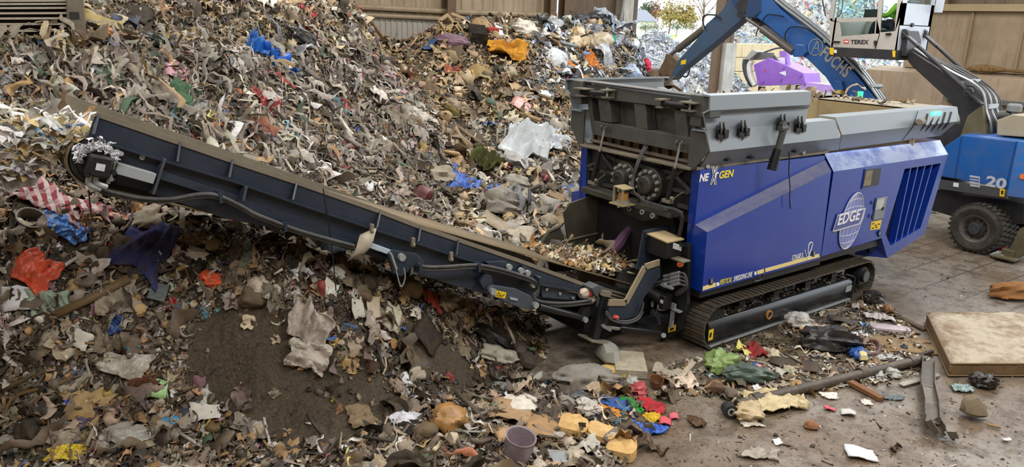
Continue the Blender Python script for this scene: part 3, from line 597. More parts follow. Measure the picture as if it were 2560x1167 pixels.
def pr_flake(r):
    m = 5; t = np.sort(r.uniform(0, 2*PI, m)); R = r.uniform(.3, .55, m); h = r.uniform(.02, .07); bend = r.uniform(-.5, .5)
    x, y = R*np.cos(t), R*np.sin(t); z = bend*x*x
    V = np.concatenate([np.c_[x, y, z-h], np.c_[x, y, z+h]])
    F = [(i, (i+1) % m, m+(i+1) % m, m+i) for i in range(m)]
    return V, F+[(m, m+1, m+2, m+3), (m, m+3, m+4, m+4)][:1]+[(m+3, m+4, m, m+3)][:0], [(m, m+3, m+4), (0, 2, 1), (0, 3, 2), (0, 4, 3)]
def pr_stick(r):
    w, h = r.uniform(.02, .06), r.uniform(.02, .05); b = r.uniform(-.08, .08)
    V = np.array([(sx*w, y, sz*h+b*(1-4*y*y)) for y in (-.5, 0, .5) for sx, sz in ((-1, -1), (1, -1), (1, 1), (-1, 1))])
    F = [(k*4+i, k*4+(i+1) % 4, k*4+4+(i+1) % 4, k*4+4+i) for k in (0, 1) for i in range(4)]+[(3, 2, 1, 0), (8, 9, 10, 11)]
    return V, F
def pr_lump(r):
    n, m = 6, 5; V = []
    for j in range(m):
        ph = PI*(j+.5)/m
        for i in range(n):
            t = 2*PI*i/n; k = .5*r.uniform(.65, 1.1); V.append((k*math.sin(ph)*math.cos(t), k*math.sin(ph)*math.sin(t)*.8, k*math.cos(ph)*.7))
    F = [(j*n+i, j*n+(i+1) % n, (j+1)*n+(i+1) % n, (j+1)*n+i) for j in range(m-1) for i in range(n)]
    return np.array(V), F+[(0, 1, 2, 3), (0, 3, 4, 5), (24, 27, 26, 25), (24, 29, 28, 27)]
PROT = {}
pr = np.random.default_rng(5)
for kind, fn, cnt in (('sheet', pr_sheet, 14), ('strip', pr_strip, 14), ('flake', pr_flake, 10), ('stick', pr_stick, 6), ('lump', pr_lump, 8)):
    PROT[kind] = []
    for _ in range(cnt):
        o = fn(pr); V = np.asarray(o[0], float); F = [f for f in o[1] if len(set(f)) == 4]; Tq = list(o[2]) if len(o) > 2 else []
        PROT[kind].append((V, np.array(F), np.array(Tq, int).reshape(-1, 3)))
def litter_mat(name, rough, spec, bumps=.25):
    t = NT(name); at = t.n('ShaderNodeAttribute'); at.attribute_name = 'Col'
    p = t.pos(); n = t.noise(26, 4, .7, p)
    t.set(Base_Color=t.mix(t.ramp(n, [(.38, .06), (.74, .52)]), at.outputs['Color'], '#443b30'), Roughness=rough)
    t.b.inputs['Specular IOR Level'].default_value = spec
    t.bump(t.noise(60, 3, .6, p), bumps, .01)
    return t.m
LIT = litter_mat('shredded_waste', .6, .4)
def palette(items):
    c = np.array([lin(h) for h, w in items]); w = np.array([w for h, w in items], float); return c, w/w.sum()
def scatter(name, label, X, Y, size, kinds, pal, hang=0., lift=.03, seed=0, tint=None, flat=.5, cat='shredded waste', Z=None, NN=None):
    r = np.random.default_rng(seed); n = len(X)
    Zb = H(X, Y) if Z is None else Z
    Zb = np.where(Zb < .0, 0., Zb) if Z is None else Zb
    N = NRM(X, Y) if NN is None else NN
    if Z is None: N[Zb <= 0.001] = (0, 0, 1)
    # tangent frame: t2 runs down the slope, t1 across it
    up = np.array([0, 0, 1.])
    t1 = np.cross(up, N); L = np.linalg.norm(t1, axis=1, keepdims=True)
    rnda = r.uniform(0, 2*PI, n); rd = np.c_[np.cos(rnda), np.sin(rnda), 0*rnda]
    t1 = np.where(L > .15, t1/np.maximum(L, 1e-6), np.cross(rd, N)); t1 /= np.linalg.norm(t1, axis=1, keepdims=True)
    t2 = np.cross(N, t1)
    ang = np.where(r.random(n) < hang, r.normal(0, .35, n), r.uniform(-PI, PI, n))
    A = t1*np.cos(ang)[:, None]+t2*np.sin(ang)[:, None]; B = -t1*np.sin(ang)[:, None]+t2*np.cos(ang)[:, None]
    tilt = r.normal(0, 1-flat, n)*.9; tl2 = r.normal(0, 1-flat, n)*.6
    ct, st = np.cos(tilt)[:, None], np.sin(tilt)[:, None]; A, Nn = A*ct+N*st, N*ct-A*st
    ct, st = np.cos(tl2)[:, None], np.sin(tl2)[:, None]; B, Nn = B*ct+Nn*st, Nn*ct-B*st
    cols, w = pal; ci = r.choice(len(w), n, p=w); C = cols[ci]*r.lognormal(.06, .3, (n, 1))*r.normal(1, .04, (n, 3))
    if tint is not None: C = tint(X, Y, C, r)
    C = np.clip(C, .003, .82)
    kn = list(kinds); kp = np.array([kinds[k] for k in kn], float); kp /= kp.sum(); kk = r.choice(len(kn), n, p=kp)
    VV, QQ, TT, CC = [], [], [], []; base = 0
    S = size*r.lognormal(0, .38, n)
    for a, k in enumerate(kn):
        vid = r.integers(0, len(PROT[k]), n)
        for b, (V, F, Tr) in enumerate(PROT[k]):
            m = np.nonzero((kk == a) & (vid == b))[0]
            if not len(m): continue
            s = S[m]*{'sheet': 1., 'strip': 1.9, 'flake': .85, 'stick': 1.7, 'lump': .75}[k]
            W = V[None]*s[:, None, None]
            P = W[..., 0:1]*A[m][:, None]+W[..., 1:2]*B[m][:, None]+W[..., 2:3]*Nn[m][:, None]
            P += np.c_[X[m], Y[m], Zb[m]+lift*s/.1][:, None]
            nv = len(V)
            off = base+np.arange(len(m))*nv
            VV.append(P.reshape(-1, 3)); QQ.append((F[None]+off[:, None, None]).reshape(-1, 4))
            if len(Tr): TT.append((Tr[None]+off[:, None, None]).reshape(-1, 3))
            CC.append(np.repeat(C[m], nv, 0)); base += len(m)*nv
    V = np.concatenate(VV); Q = np.concatenate(QQ); Tt = np.concatenate(TT) if TT else np.zeros((0, 3), int); Cv = np.concatenate(CC)
    if Z is None: V[:, 2] = np.maximum(V[:, 2], .004)
    me = bpy.data.meshes.new(name)
    me.vertices.add(len(V)); me.vertices.foreach_set('co', V.ravel())
    nl = len(Q)*4+len(Tt)*3; me.loops.add(nl); me.loops.foreach_set('vertex_index', np.r_[Q.ravel(), Tt.ravel()].astype(np.int32))
    me.polygons.add(len(Q)+len(Tt))
    me.polygons.foreach_set('loop_start', np.r_[np.arange(len(Q))*4, len(Q)*4+np.arange(len(Tt))*3].astype(np.int32))
    me.update(calc_edges=True)
    ca = me.attributes.new('Col', 'FLOAT_COLOR', 'POINT'); ca.data.foreach_set('color', np.c_[Cv, np.ones(len(Cv))].ravel().astype(np.float32))
    me.materials.append(LIT)
    o = bpy.data.objects.new(name, me); COL.objects.link(o)
    return tag(o, label, cat, kind='stuff')
def child(o, par, name=None):
    for k in ('label', 'category'):
        if k in o: del o[k]
    if name: o.name = name
    o.data.transform(o.matrix_basis); o.location = (0, 0, 0)
    o.data.transform(Matrix.Translation(-wloc(par))); o.parent = par; return o
def sample(n, reg, dens, seed, x0=-10.5, x1=18, y0=-3.5, y1=15.1):
    """random spots on heap `reg`, thinned by dens(px, py, z) in 0..1 and to what stands in view"""
    r = np.random.default_rng(seed); OX, OY = [], []; got = 0
    while got < n:
        x = r.uniform(x0, x1, n*6); y = r.uniform(y0, y1, n*6)
        i = np.clip(((x-GX0)/GS).astype(int), 0, nx-1); j = np.clip(((y-GY0)/GS).astype(int), 0, ny-1)
        z = T[i, j]; px, py, d = pix(np.c_[x, y, np.maximum(z, 0)])
        nr = NRM(x, y); area = 1/nr[:, 2]
        ok = (d > 3) & (px > -260) & (px < 2820) & (py > -160) & (py < 1330) & (z > .0)
        ok &= np.isin(REG[i, j], reg)
        ok &= r.random(len(x)) < np.clip(dens(px, py, z, d)*np.minimum(area, 3)/3, 0, 1)
        for q in IT:
            if q[9] and q[6]*q[7] > 900: ok &= ((px-q[4])/(q[6]*.5))**2+((py-q[5])/(q[7]*.5))**2 > .62
        ok &= ~((px < 222) & (py < 106) & (px > -80))
        ok &= ~((x > .1) & (x < 7.9) & (y > -.7) & (y < 2.8))
        OX.append(x[ok]); OY.append(y[ok]); got += ok.sum()
        if len(OX) > 40: break
    return np.concatenate(OX)[:n], np.concatenate(OY)[:n]
ACC = [('#963a38', 1.), ('#44669c', 1.2), ('#5b8894', .8), ('#4d6650', .8), ('#a8694a', .8), ('#b59c54', .7), ('#b58590', .7), ('#5d4f70', .3), ('#2d394b', 1.)]
def pal(base, acc=.06):
    s = sum(w for h, w in base); a = sum(w for h, w in ACC); return palette(base+[(h, w*acc*s/a) for h, w in ACC])
PN = pal([('#81756a', 2.6), ('#a5947c', 2.2), ('#6f6150', 3), ('#4b4136', 3), ('#2e2923', 2.2), ('#c9c3b8', 1.1), ('#9c7d56', 1.6), ('#a79f94', 1.5)], .045)
PL = pal([('#978f85', 4), ('#ada496', 2.4), ('#857a6c', 3), ('#63594d', 2.2), ('#3b352e', 1.6), ('#cdc9c0', .9), ('#a5885f', 1.2)], .05)
PM = pal([('#a08a68', 3.5), ('#b89f7a', 3), ('#7f6d53', 3), ('#5a4d3c', 2), ('#39322a', 1.6), ('#cbbfa8', 1.4), ('#94806a', 2)], .04)
PG = pal([('#a5a095', 4), ('#bcb5a6', 3), ('#8b8477', 3), ('#665f54', 1.6), ('#d5d1c8', 1.6), ('#b09a78', 1.2), ('#3d3933', .8)], .04)
def poly_in(px, py, P):
    c = np.zeros(px.shape, bool); n = len(P)
    for i in range(n):
        x1, y1 = P[i]; x2, y2 = P[(i+1) % n]
        k = ((y1 > py) != (y2 > py)) & (px < (x2-x1)*(py-y1)/((y2-y1) or 1e-9)+x1); c ^= k
    return c
BARE = [(470, 850), (560, 790), (690, 800), (800, 850), (860, 930), (940, 960), (1000, 1010), (960, 1060), (900, 1110), (720, 1120), (610, 1060), (520, 1000), (470, 930)]
BARE2 = [(1010, 830), (1060, 800), (1110, 850), (1190, 930), (1180, 960), (1080, 940), (1010, 880)]
def dens_near(px, py, z, d):
    w = np.ones(px.shape); w[poly_in(px, py, BARE)] = .05; w[poly_in(px, py, BARE2)] = .08
    w[(px > 900) & (py > 860) & (py < 1030) & (px < 1200)] *= .4
    w[(px > 1250) & (py > 780) & (py < 920)] *= .25
    return w
def dens_far(px, py, z, d): return np.ones(px.shape)
def tint_far(X, Y, C, r):
    px, py, d = pix(np.c_[X, Y, H(X, Y)])
    g = (px > 1180) & (py > 300)          # dusty grey shreds beside the machine
    k = r.random(len(X)) < .75
    gi = r.choice(len(PG[1]), len(X), p=PG[1]); C2 = PG[0][gi]*r.lognormal(0, .22, (len(X), 1))
    C = np.where((g & k)[:, None], C2, C)
    w = (px > 1330) & (py < 240) & (r.random(len(X)) < .55)    # plastic bags at the right shoulder
    B = np.array([lin(h) for h in ('#dfe3e8', '#aab4c0', '#8f979f', '#5d6268', '#c9d2de', '#8aa2c0', '#2c2c30')])
    C = np.where(w[:, None], B[r.integers(0, len(B), len(X))]*r.lognormal(0, .15, (len(X), 1)), C)
    return C
x, y = sample(24000, (0,), dens_near, 21); SZ = np.random.default_rng(1)
def sizes(n, lo, hi): u = SZ.random(n); return np.where(u < .55, SZ.uniform(lo*.55, lo*1.2, n), SZ.uniform(lo, hi, n))
child(scatter('shredded_waste', 'shredded brown and grey waste covering the near heap under the conveyor', x, y, sizes(len(x), .055, .14), dict(sheet=4, strip=2, flake=4, stick=1, lump=1.6), PN, hang=.4, seed=31, flat=.45), HP[0])
x, y = sample(38000, (1,), dens_far, 22)
def tint_left(X, Y, C, r):
    px, py, d = pix(np.c_[X, Y, H(X, Y)]); t = (py < 140) & (r.random(len(X)) < .5)
    B = np.array([lin(h) for h in ('#b29872', '#9c8665', '#c9b794', '#75644c')]); return np.where(t[:, None], B[r.integers(0, 4, len(X))]*r.lognormal(0, .2, (len(X), 1)), C)
child(scatter('shredded_waste', 'grey brown shreds and rags matted over the tall terraced heap', x, y, sizes(len(x), .07, .17), dict(sheet=4, strip=5, flake=3, stick=.8, lump=.8), PL, hang=.75, seed=32, flat=.5, tint=tint_left), HP[1])
x, y = sample(7000, (1,), lambda px, py, z, d: np.where((py > 170) & (px < 860), 1., .08), 27)
child(scatter('hanging_strips', '', x, y, sizes(len(x), .1, .2), dict(strip=6, sheet=1), PL, hang=.97, seed=37, flat=.7, lift=.05), HP[1])
x, y = sample(30000, (2,), dens_far, 23)
child(scatter('shredded_waste', 'tan and grey shredded waste strewn over the far heap', x, y, sizes(len(x), .085, .23), dict(sheet=4, strip=2, flake=5, stick=1.4, lump=2), PM, hang=.35, seed=33, flat=.45, tint=tint_far), HP[2])
# ------------------------------------------------------------------ the hall
fl = NT('concrete_floor'); p = fl.pos()
a = fl.noise(.45, 7, .65, p, .3); b = fl.noise(3.2, 7, .7, p); c = fl.noise(16, 5, .7, p); d2 = fl.noise(55, 3, .6, p)
base = fl.mix(fl.ramp(a, [(.42, 0.), (.58, 1.)]), '#6b5b49', '#827a6e')
base = fl.mix(fl.ramp(b, [(.47, 0.), (.6, .75)]), base, '#4d3f31')
base = fl.mix(fl.ramp(c, [(.54, 0.), (.62, .6)]), base, '#3a2e24')
base = fl.mix(fl.ramp(d2, [(.62, 0.), (.67, .6)]), base, '#2b231c')
base = fl.mix(fl.ramp(fl.noise(.8, 5, .75, p, 1.2), [(.6, 0.), (.66, .6)]), base, '#3b2a22')
bk = fl.n('ShaderNodeTexBrick'); bk.inputs['Scale'].default_value = 1.; bk.inputs['Brick Width'].default_value = 1.5; bk.inputs['Row Height'].default_value = .75; bk.inputs['Mortar Size'].default_value = .025; bk.inputs['Mortar Smooth'].default_value = .6; fl.l(p, bk.inputs['Vector'])
sx = fl.n('ShaderNodeSeparateXYZ'); fl.l(p, sx.inputs[0]); mr = fl.n('ShaderNodeMapRange'); fl.l(sx.outputs[0], mr.inputs[0]); mr.inputs[1].default_value = 4.5; mr.inputs[2].default_value = 7.; mr.inputs[4].default_value = .75
mm = fl.n('ShaderNodeMath', operation='MULTIPLY'); fl.l(bk.outputs['Fac'], mm.inputs[0]); fl.l(mr.outputs[0], mm.inputs[1])
base = fl.mix(mm.outputs[0], base, '#3a332b')
fl.set(Base_Color=base, Roughness=fl.ramp(b, [(.35, .28), (.65, .55)])); fl.bump(c, .25, .02); MATS['floor'] = fl.m
m = MB(); m.add([(-16, -30, 0), (60, -30, 0), (60, 60, 0), (-16, 60, 0)], [(0, 1, 2, 3)])
o = m.build('floor', fl.m, smooth=False); struct(o, 'dirty concrete floor')
def wallmat(name, c1, c2, streak, scratch=0.):
    t = NT(name); p = t.pos()
    mp = t.n('ShaderNodeMapping'); mp.inputs['Scale'].default_value = (1, 1, .12); t.l(p, mp.inputs[0])
    a = t.noise(1.1, 6, .65, p); s = t.noise(6, 5, .7, mp.outputs[0])
    col = t.mix(t.ramp(a, [(.35, 0.), (.65, 1.)]), c1, c2)
    col = t.mix(t.ramp(s, [(.5, 0.), (.7, .6)]), col, streak)
    if scratch:
        v = t.noise(7, 3, .5, p, 2.5); col = t.mix(t.ramp(v, [(.495, 0.), (.503, scratch), (.511, 0.)]), col, '#c9c4ba')
    t.set(Base_Color=col, Roughness=.75); MATS[name] = t.m; return t.m
W_UP = wallmat('stained_cladding', '#9c8b72', '#ad9c82', '#7a6850')
W_LO = wallmat('scratched_cladding', '#aba69c', '#97928a', '#7d756a', .6)
W_DK = wallmat('dark_cladding', '#5c4c3b', '#6f5e49', '#463828', .25)
STEEL = paint('rusted_column', '#6a543c', .7, 0, '#4b3a28', .6)
CONC = wallmat('stained_concrete', '#857259', '#99846a', '#6a5843')
WY = 16.0
def corrug(x0, x1, z0, z1, y, pitch, dep):
    m = MB(); n = int((x1-x0)/pitch); pts = []
    for i in range(n+1):
        x = x0+i*pitch
        for f, h in ((0, 0), (.3, 0), (.42, dep), (.72, dep), (.84, 0)):
            if x+f*pitch <= x1: pts.append((x+f*pitch, y-h))
    pts.append((x1, y)); k = len(pts)
    m.add([(a, b, z0) for a, b in pts]+[(a, b, z1) for a, b in pts], [(i, i+1, k+i+1, k+i) for i in range(k-1)]); return m
wl = bpy.data.objects.new('wall_back', None); COL.objects.link(wl); wl.location = (5, WY, 0); struct(wl, 'ribbed steel back wall of the hall')
zr = lambda px, py: U(px, py, 1, WY).z
corrug(-16, 10.4, 0, 4.75, WY, .2, .035).build('lower_sheeting', W_LO, wl, smooth=False)
corrug(-16, 10.4, 4.8, 9, WY+.02, .45, .04).build('upper_sheeting', W_UP, wl, smooth=False)
corrug(10.6, 13.9, 0, 9, WY+.02, 1.1, .03).build('end_sheeting', W_DK, wl, smooth=False)
for z, r in ((5.02, .09), (4.78, .07)):
    m = MB(); m.tube([(-16, WY-.12, z+.02), (-4, WY-.13, z), (2, WY-.12, z+.03), (6, WY-.12, z), (10.4, WY-.12, z+.02)], r, 8); m.build('wall_rail', W_UP, wl)
m = MB(); m.bb((10.6, WY-.2, 4.55), (13.9, WY-.02, 4.68)); m.bb((-16, WY-.25, 6.4), (13.9, WY-.02, 6.6)); m.build('wall_rail', STEEL, wl)
for x, w, mt in ((-3.5, .34, STEEL), (5.55, .34, STEEL), (10.0, .3, STEEL), (10.75, .42, STEEL)):
    m = MB()
    m.bb((x-w/2, WY-.45, 0), (x+w/2, WY-.42, 9)); m.bb((x-w/2, WY-.12, 0), (x+w/2, WY-.09, 9)); m.bb((x-.02, WY-.44, 0), (x+.02, WY-.1, 9)); m.build('wall_column', mt, wl, smooth=False)
WHT = wallmat('flaking_whitewash', '#b9b5ac', '#9f9a90', '#7a7266', .6)
m = MB(); m.bb((13.6, WY-.5, 0), (14.12, WY, 9)); m.build('door_post', WHT, wl, smooth=False)
m = MB(); m.tube([(13.35, WY-.55, 3.9), (13.3, WY-.6, 4.6), (13.5, WY-.55, 6), (13.65, WY-.55, 9)], .07, 8); m.build('downpipe', paint('pipe_grey', '#8d8a84', .5), wl)
m = MB(); m.tube([(14.38, WY-.3, 2.2), (14.48, WY-.32, 3.2), (14.33, WY-.3, 4.5), (14.38, WY-.3, 9)], .17, 10); m.build('curtain_edge', paint('curtain', '#5f5a52', .8), wl)
# opening in the back wall up to the corner column
m = MB(); m.bb((20.1, WY-.45, 4.0), (20.5, WY, 9)); m.bb((19.7, WY-.4, 0), (20.04, WY-.1, 9)); m.bb((20.55, WY-.45, 4.0), (20.75, WY-.1, 9)); m.build('corner_column', STEEL, wl, smooth=False)
m = MB(); m.bb((20.05, WY-.62, 0), (20.8, WY+.1, 4.15)); m.build('column_casing', wallmat('pale_concrete', '#c3c0ba', '#aaa69e', '#8a857c', .2), wl, smooth=False)
m = MB(); m.bb((14, WY-.2, 8.2), (21, WY+.1, 9)); m.build('lintel', STEEL, wl, smooth=False)
# right wall: opening, then concrete panels over a push wall
wr = bpy.data.objects.new('wall_right', None); COL.objects.link(wr); wr.location = (20.5, 5, 0); struct(wr, 'stained concrete right wall behind the material handler')
m = MB(); m.bb((20.5, 2.0, 3.6), (20.7, 7.5, 5.62)); m.build('concrete_panel', CONC, wr, smooth=False)
m = MB(); m.bb((20.3, 2.0, 5.62), (20.72, 7.5, 5.85)); m.build('ledge_beam', paint('dusty_beam', '#a08c68', .85), wr, smooth=False)
m = MB()
for y in (2.05, 3.7, 5.35, 7.0): m.bb((20.42, y-.04, 3.6), (20.52, y+.04, 5.6))
m.build('panel_joint', paint('joint', '#8a7458', .85), wr, smooth=False)
m = MB(); m.bb((20.55, 2.0, 5.85), (20.7, 7.5, 9)); m.build('upper_panel', W_DK, wr, smooth=False)
m = MB(); m.bb((20.3, 7.3, 5.62), (20.75, 7.6, 9)); m.bb((20.3, 6.2, 5.85), (20.56, 6.5, 9)); m.build('wall_column', STEEL, wr, smooth=False)
m = MB(); m.prism([(19.6, 2.0, 0), (19.75, 2.0, 3.45), (20.72, 2.0, 3.6), (20.72, 2.0, 0)], (0, 6.5, 0)); m.build('push_wall', wallmat('push_wall_concrete', '#8f7b64', '#a18d75', '#6f5c47'), wr, smooth=False)
m = MB(); m.bb((19.45, 2.0, 2.62), (19.72, 5.4, 2.76)); m.build('steel_edge', paint('edge_steel', '#5a5a5a', .5), wr, smooth=False)
dk = NT('caked_dirt'); p = dk.pos(); dk.set(Base_Color=dk.ramp(dk.noise(9, 5, .7, p), [(.3, '#4d3a22'), (.7, '#8a6b40')]), Roughness=.95); dk.bump(dk.noise(14, 4, .7, p), .6, .05)
m = MB(); m.tube([(20.2, 2.2, 3.66), (20.2, 4, 3.72), (20.22, 5.3, 3.7), (20.25, 6.2, 3.66)], lambda t: .1+.05*math.sin(t*17), 9); m.build('dirt_ridge', dk.m, wr)
# roof; area lights added beneath it fill the hall
m = MB(); m.bb((-16, -16, 9), (21, 16.2, 9.2)); struct(m.build('ceiling', paint('roof_sheet', '#8b8880', .8), smooth=False), 'steel roof of the hall')
m = MB(); m.bb((-16, -16.2, 0), (21, -16, 9)); struct(m.build('wall_front', W_UP, smooth=False), 'front wall of the hall behind the viewer')
m = MB(); m.bb((-16.2, -16, 0), (-16, 16.2, 9)); struct(m.build('wall_left', W_UP, smooth=False), 'left wall of the hall')
def area(name, loc, sx, sy, power, col, rot=(0, 0, 0)):
    l = bpy.data.lights.new(name, 'AREA'); l.shape = 'RECTANGLE'; l.size = sx; l.size_y = sy; l.energy = power; l.color = col
    o = bpy.data.objects.new(name, l); COL.objects.link(o); o.location = loc; o.rotation_euler = rot; return o
for x in (-9, -1, 7, 15):
    for y in (-6, 2, 10):
        area('roof_fill', (x, y, 8.9), 5, 2.2, LAMP*(1.7 if y < 0 and x < 0 else 1.3 if y < 0 and x < 8 else 1.)*{-9: .75, -1: .95, 7: 1.05, 15: 1.25}[x], (1, .965, .92) if x < 10 else (.95, .98, 1))  # unseen fill lights, made cooler and stronger at the right
w = bpy.data.worlds.new('sky'); SC.world = w; w.use_nodes = True
bg = w.node_tree.nodes['Background']; bg.inputs[0].default_value = (.86, .93, 1., 1); bg.inputs[1].default_value = SKY

# ------------------------------------------------------------------ outside
gr = NT('grass_field'); p = gr.pos(); n = gr.noise(.6, 6, .7, p); gr.set(Base_Color=gr.ramp(n, [(.3, '#6f8a45'), (.55, '#a3b35c'), (.75, '#c0b070')]), Roughness=.9)
m = MB(); n_ = 24
m.add([(18+i*8, 75+j*10, .02+max(0, j-.5)*.5+.2*math.sin(i*1.3+j)) for i in range(n_) for j in range(8)], [(i*8+j, (i+1)*8+j, (i+1)*8+j+1, i*8+j+1) for i in range(n_-1) for j in range(7)])
o = m.build('field', gr.m); o['kind'] = 'structure'; o['label'] = 'pale green grass field beyond the yard'
def bump_heap(name, label, cx, cy, rx, ry, h, n, size, colors, seed, soilcol='#a9a49a'):
    r = np.random.default_rng(seed); k = 26; m = MB(); V = []
    def hh(u, v):
        q = u*u+v*v; return h*np.clip(1-q, 0, 1)**.8*(1+.35*vnoise(u*3+9, v*3+9, seed))
    for i in range(k):
        for j in range(k):
            u, v = -1+2*i/(k-1), -1+2*j/(k-1); V.append((cx+u*rx, cy+v*ry, float(hh(np.array(u), np.array(v)))-.02))
    m.add(V, grid_faces(k, k)); o = m.build(name, paint('yard_dirt_'+str(seed), soilcol, .9), None); tag(o, label, 'scrap heap', kind='stuff')
    u = r.uniform(-1, 1, n*2); v = r.uniform(-1, 1, n*2); ok = u*u+v*v < .97; u, v = u[ok][:n], v[ok][:n]
    z = hh(u, v); e = .03; nn = np.stack([-(hh(u+e, v)-hh(u-e, v))/(2*e*rx), -(hh(u, v+e)-hh(u, v-e))/(2*e*ry), np.ones_like(u)], -1); nn /= np.linalg.norm(nn, axis=1, keepdims=True)
    child(scatter('scrap_litter', '', cx+u*rx, cy+v*ry, r.uniform(.5, 1.3, len(u))*size, dict(sheet=3, strip=3, flake=2, stick=3, lump=1), palette(colors), seed=seed, flat=.3, Z=z+.02, NN=nn, cat='scrap'), o)
MET = [('#e8eaee', 4), ('#b9bfc8', 3), ('#8d95a2', 2), ('#d8d2c6', 1.5), ('#6f7078', 1), ('#8aa6cf', .8), ('#5a4d44', .5)]
bump_heap('metal_scrap_heap', 'pale shredded metal scrap heap outside the back opening', U(1668, 150, 1, 25).x, 26, 7.2, 6, U(1645, 92, 1, 26).z*.9, 11000, .15, MET, 61)
c = U(1960, 60, 1, 34)
bump_heap('mixed_scrap_heap', 'tall pale mixed scrap heap beyond the purple screener', U(2030, 60, 1, 41).x, 42, 15, 10, 10.5, 9000, .36, MET+[('#2f9fd8', .5), ('#d06a78', .4), ('#46c0a8', .3), ('#d8b88a', 1.2)], 62)
# block wall below the mixed heap
cblk = paint('yard_blocks', '#c8b792', .9, 0, '#a08d68', .5)
a = U(1838, 108, 1, 27); b = U(1935, 108, 1, 27)
e = empty('block_wall', (a.x, 27, 0), 'pale tan concrete block wall below the mixed scrap heap', 'wall')
zt = a.z; nb = 6; nh = 4
for j in range(nh):
    m = MB()
    for i in range(nb):
        w_ = (b.x-a.x+2.2)/nb; x0 = a.x-.8+i*w_+(.5*w_ if j % 2 else 0); m.bb((x0, 27, j*zt/nh+.01), (x0+w_-.03, 28, (j+1)*zt/nh-.02))
    m.build('block_course', cblk, e, .03)
# house, trees and shrubs at the far side of the field
hc = U(1618, 52, 1, 118); hb = U(1640, 60, 1, 118)
e = empty('house', (hc.x, 118, hb.z-1.6), 'small white house with a grey gable roof beyond the field', 'house')
X0, Y0, Z0 = hc.x, 118, hb.z-1.4
m = MB(); m.bb((X0-9, Y0, Z0-3), (X0+2.6, Y0+7, Z0+2.2)); m.prism([(X0+2.6, Y0, Z0+2.2), (X0+2.6, Y0+7, Z0+2.2), (X0+2.6, Y0+3.5, Z0+4.2)], (-.1, 0, 0)); m.build('house_wall', plain('render_white', '#d9d6cf', .9), e)
m = MB(); m.prism([(X0-9.4, Y0-.5, Z0+2.0), (X0-9.4, Y0+3.5, Z0+4.5), (X0-9.4, Y0+3.5, Z0+4.2), (X0-9.4, Y0-.5, Z0+1.8)], (12.4, 0, 0)); m.prism([(X0-9.4, Y0+7.5, Z0+2.0), (X0-9.4, Y0+3.5, Z0+4.5), (X0-9.4, Y0+3.5, Z0+4.2), (X0-9.4, Y0+7.5, Z0+1.8)], (12.4, 0, 0)); m.build('roof', plain('slate', '#7d7f88', .8), e)
def tree(name, label, px, py, py_top, Y, wpx, cols, dens=900, group=None, bare=False):
    b = U(px, py, 1, Y); t = U(px, py_top, 1, Y); h = t.z-b.z; s = pix((b.x, Y, b.z))[2]/FPX; w_ = wpx*s/2
    e = empty(name, b, label, 'tree', group); r = np.random.default_rng(int(px)); m = MB()
    trunk = [(b.x, Y, b.z-.5), (b.x+.1*w_, Y, b.z+h*.3), (b.x, Y+.1, b.z+h*.75)]
    m.tube(trunk, lambda q: .05*h*(1-.7*q)*.6+.02, 7)
    tips = []
    for k in range(13 if bare else 9):
        z0 = b.z+h*r.uniform(.18, .6); a = r.uniform(0, 2*PI); L = w_*r.uniform(.5, 1.)
        p1 = Vector((b.x, Y, z0)); p3 = Vector((b.x+L*math.cos(a), Y+L*math.sin(a), min(z0+h*r.uniform(.2, .5), b.z+h))); p2 = (p1+p3)/2+Vector((0, 0, h*.07))
        m.tube([p1, p2, p3], lambda q: .018*h*(1-.8*q)*.5+.01, 5); tips.append(p3)
        for _ in range(4 if bare else 1):
            p4 = p3+Vector((r.normal()*w_*.3, r.normal()*w_*.3, abs(r.normal())*h*.18)); m.tube([p2, (p2+p4)/2+Vector((0, 0, h*.03)), p4], lambda q: .008*h*(1-.7*q)*.5+.008, 4)
    m.build('trunk', plain('bark', '#6b5a4c', .9), e)
    if cols:
        n = int(dens*2.4); u = r.normal(0, 1, (n, 3)); u /= np.linalg.norm(u, axis=1, keepdims=True); q = r.random(n)**.45
        lob = 1+.25*np.sin(u[:, 0]*5+px)+.2*np.cos(u[:, 2]*7)
        P = np.c_[b.x+u[:, 0]*q*w_*lob, Y+u[:, 1]*q*w_*lob, b.z+h*.58+u[:, 2]*q*h*.42*lob]
        o = scatter('foliage', '', P[:, 0], P[:, 1], r.uniform(.5, 1.2, n)*h*.042, dict(sheet=1), palette(cols), seed=int(px)+1, flat=.1, Z=P[:, 2], NN=u)
        for k in ('label', 'category', 'kind'): del o[k]
        o.name = 'foliage'; o.data.transform(Matrix.Translation(-Vector(e.location))); o.parent = e
    return e
YEL = [('#b59a52', 3), ('#bda66a', 2), ('#9a8a50', 1.5), ('#8c8a58', 1)]; GRN = [('#5f7058', 3), ('#748262', 2), ('#4f6150', 2)]; RED = [('#a0705e', 3), ('#ac8468', 2), ('#8c7460', 1)]
tree('autumn_tree', 'yellow autumn tree beside the white house', 1672, 78, 8, 100, 62, YEL, 700)
tree('autumn_tree', 'yellow autumn tree at the right, just left of the handler stick', 1712, 84, 14, 92, 60, YEL, 900)
tree('autumn_tree', 'reddish autumn tree directly above the white house roof', 1636, 66, 6, 128, 34, RED, 500)
tree('evergreen_tree', 'dark green tree at the left edge of the back opening', 1615, 66, 4, 130, 40, GRN, 500)
tree('bare_tree', 'leafless tree with spreading branches above the handler stick', 1752, 82, -40, 84, 110, None, 0, None, True)
for k, (a, bq) in enumerate(((1612, 'dark hedge bush at the left edge of the field, nearest the curtain edge'), (1642, 'low green bush below the white house'), (1690, 'olive bush under the yellow trees'), (1730, 'rounded bush nearest the handler stick'))):
    tree('bush', bq, a, 84, 58, 80, 46, GRN if k % 2 == 0 else YEL[2:]+GRN[1:2], 350)
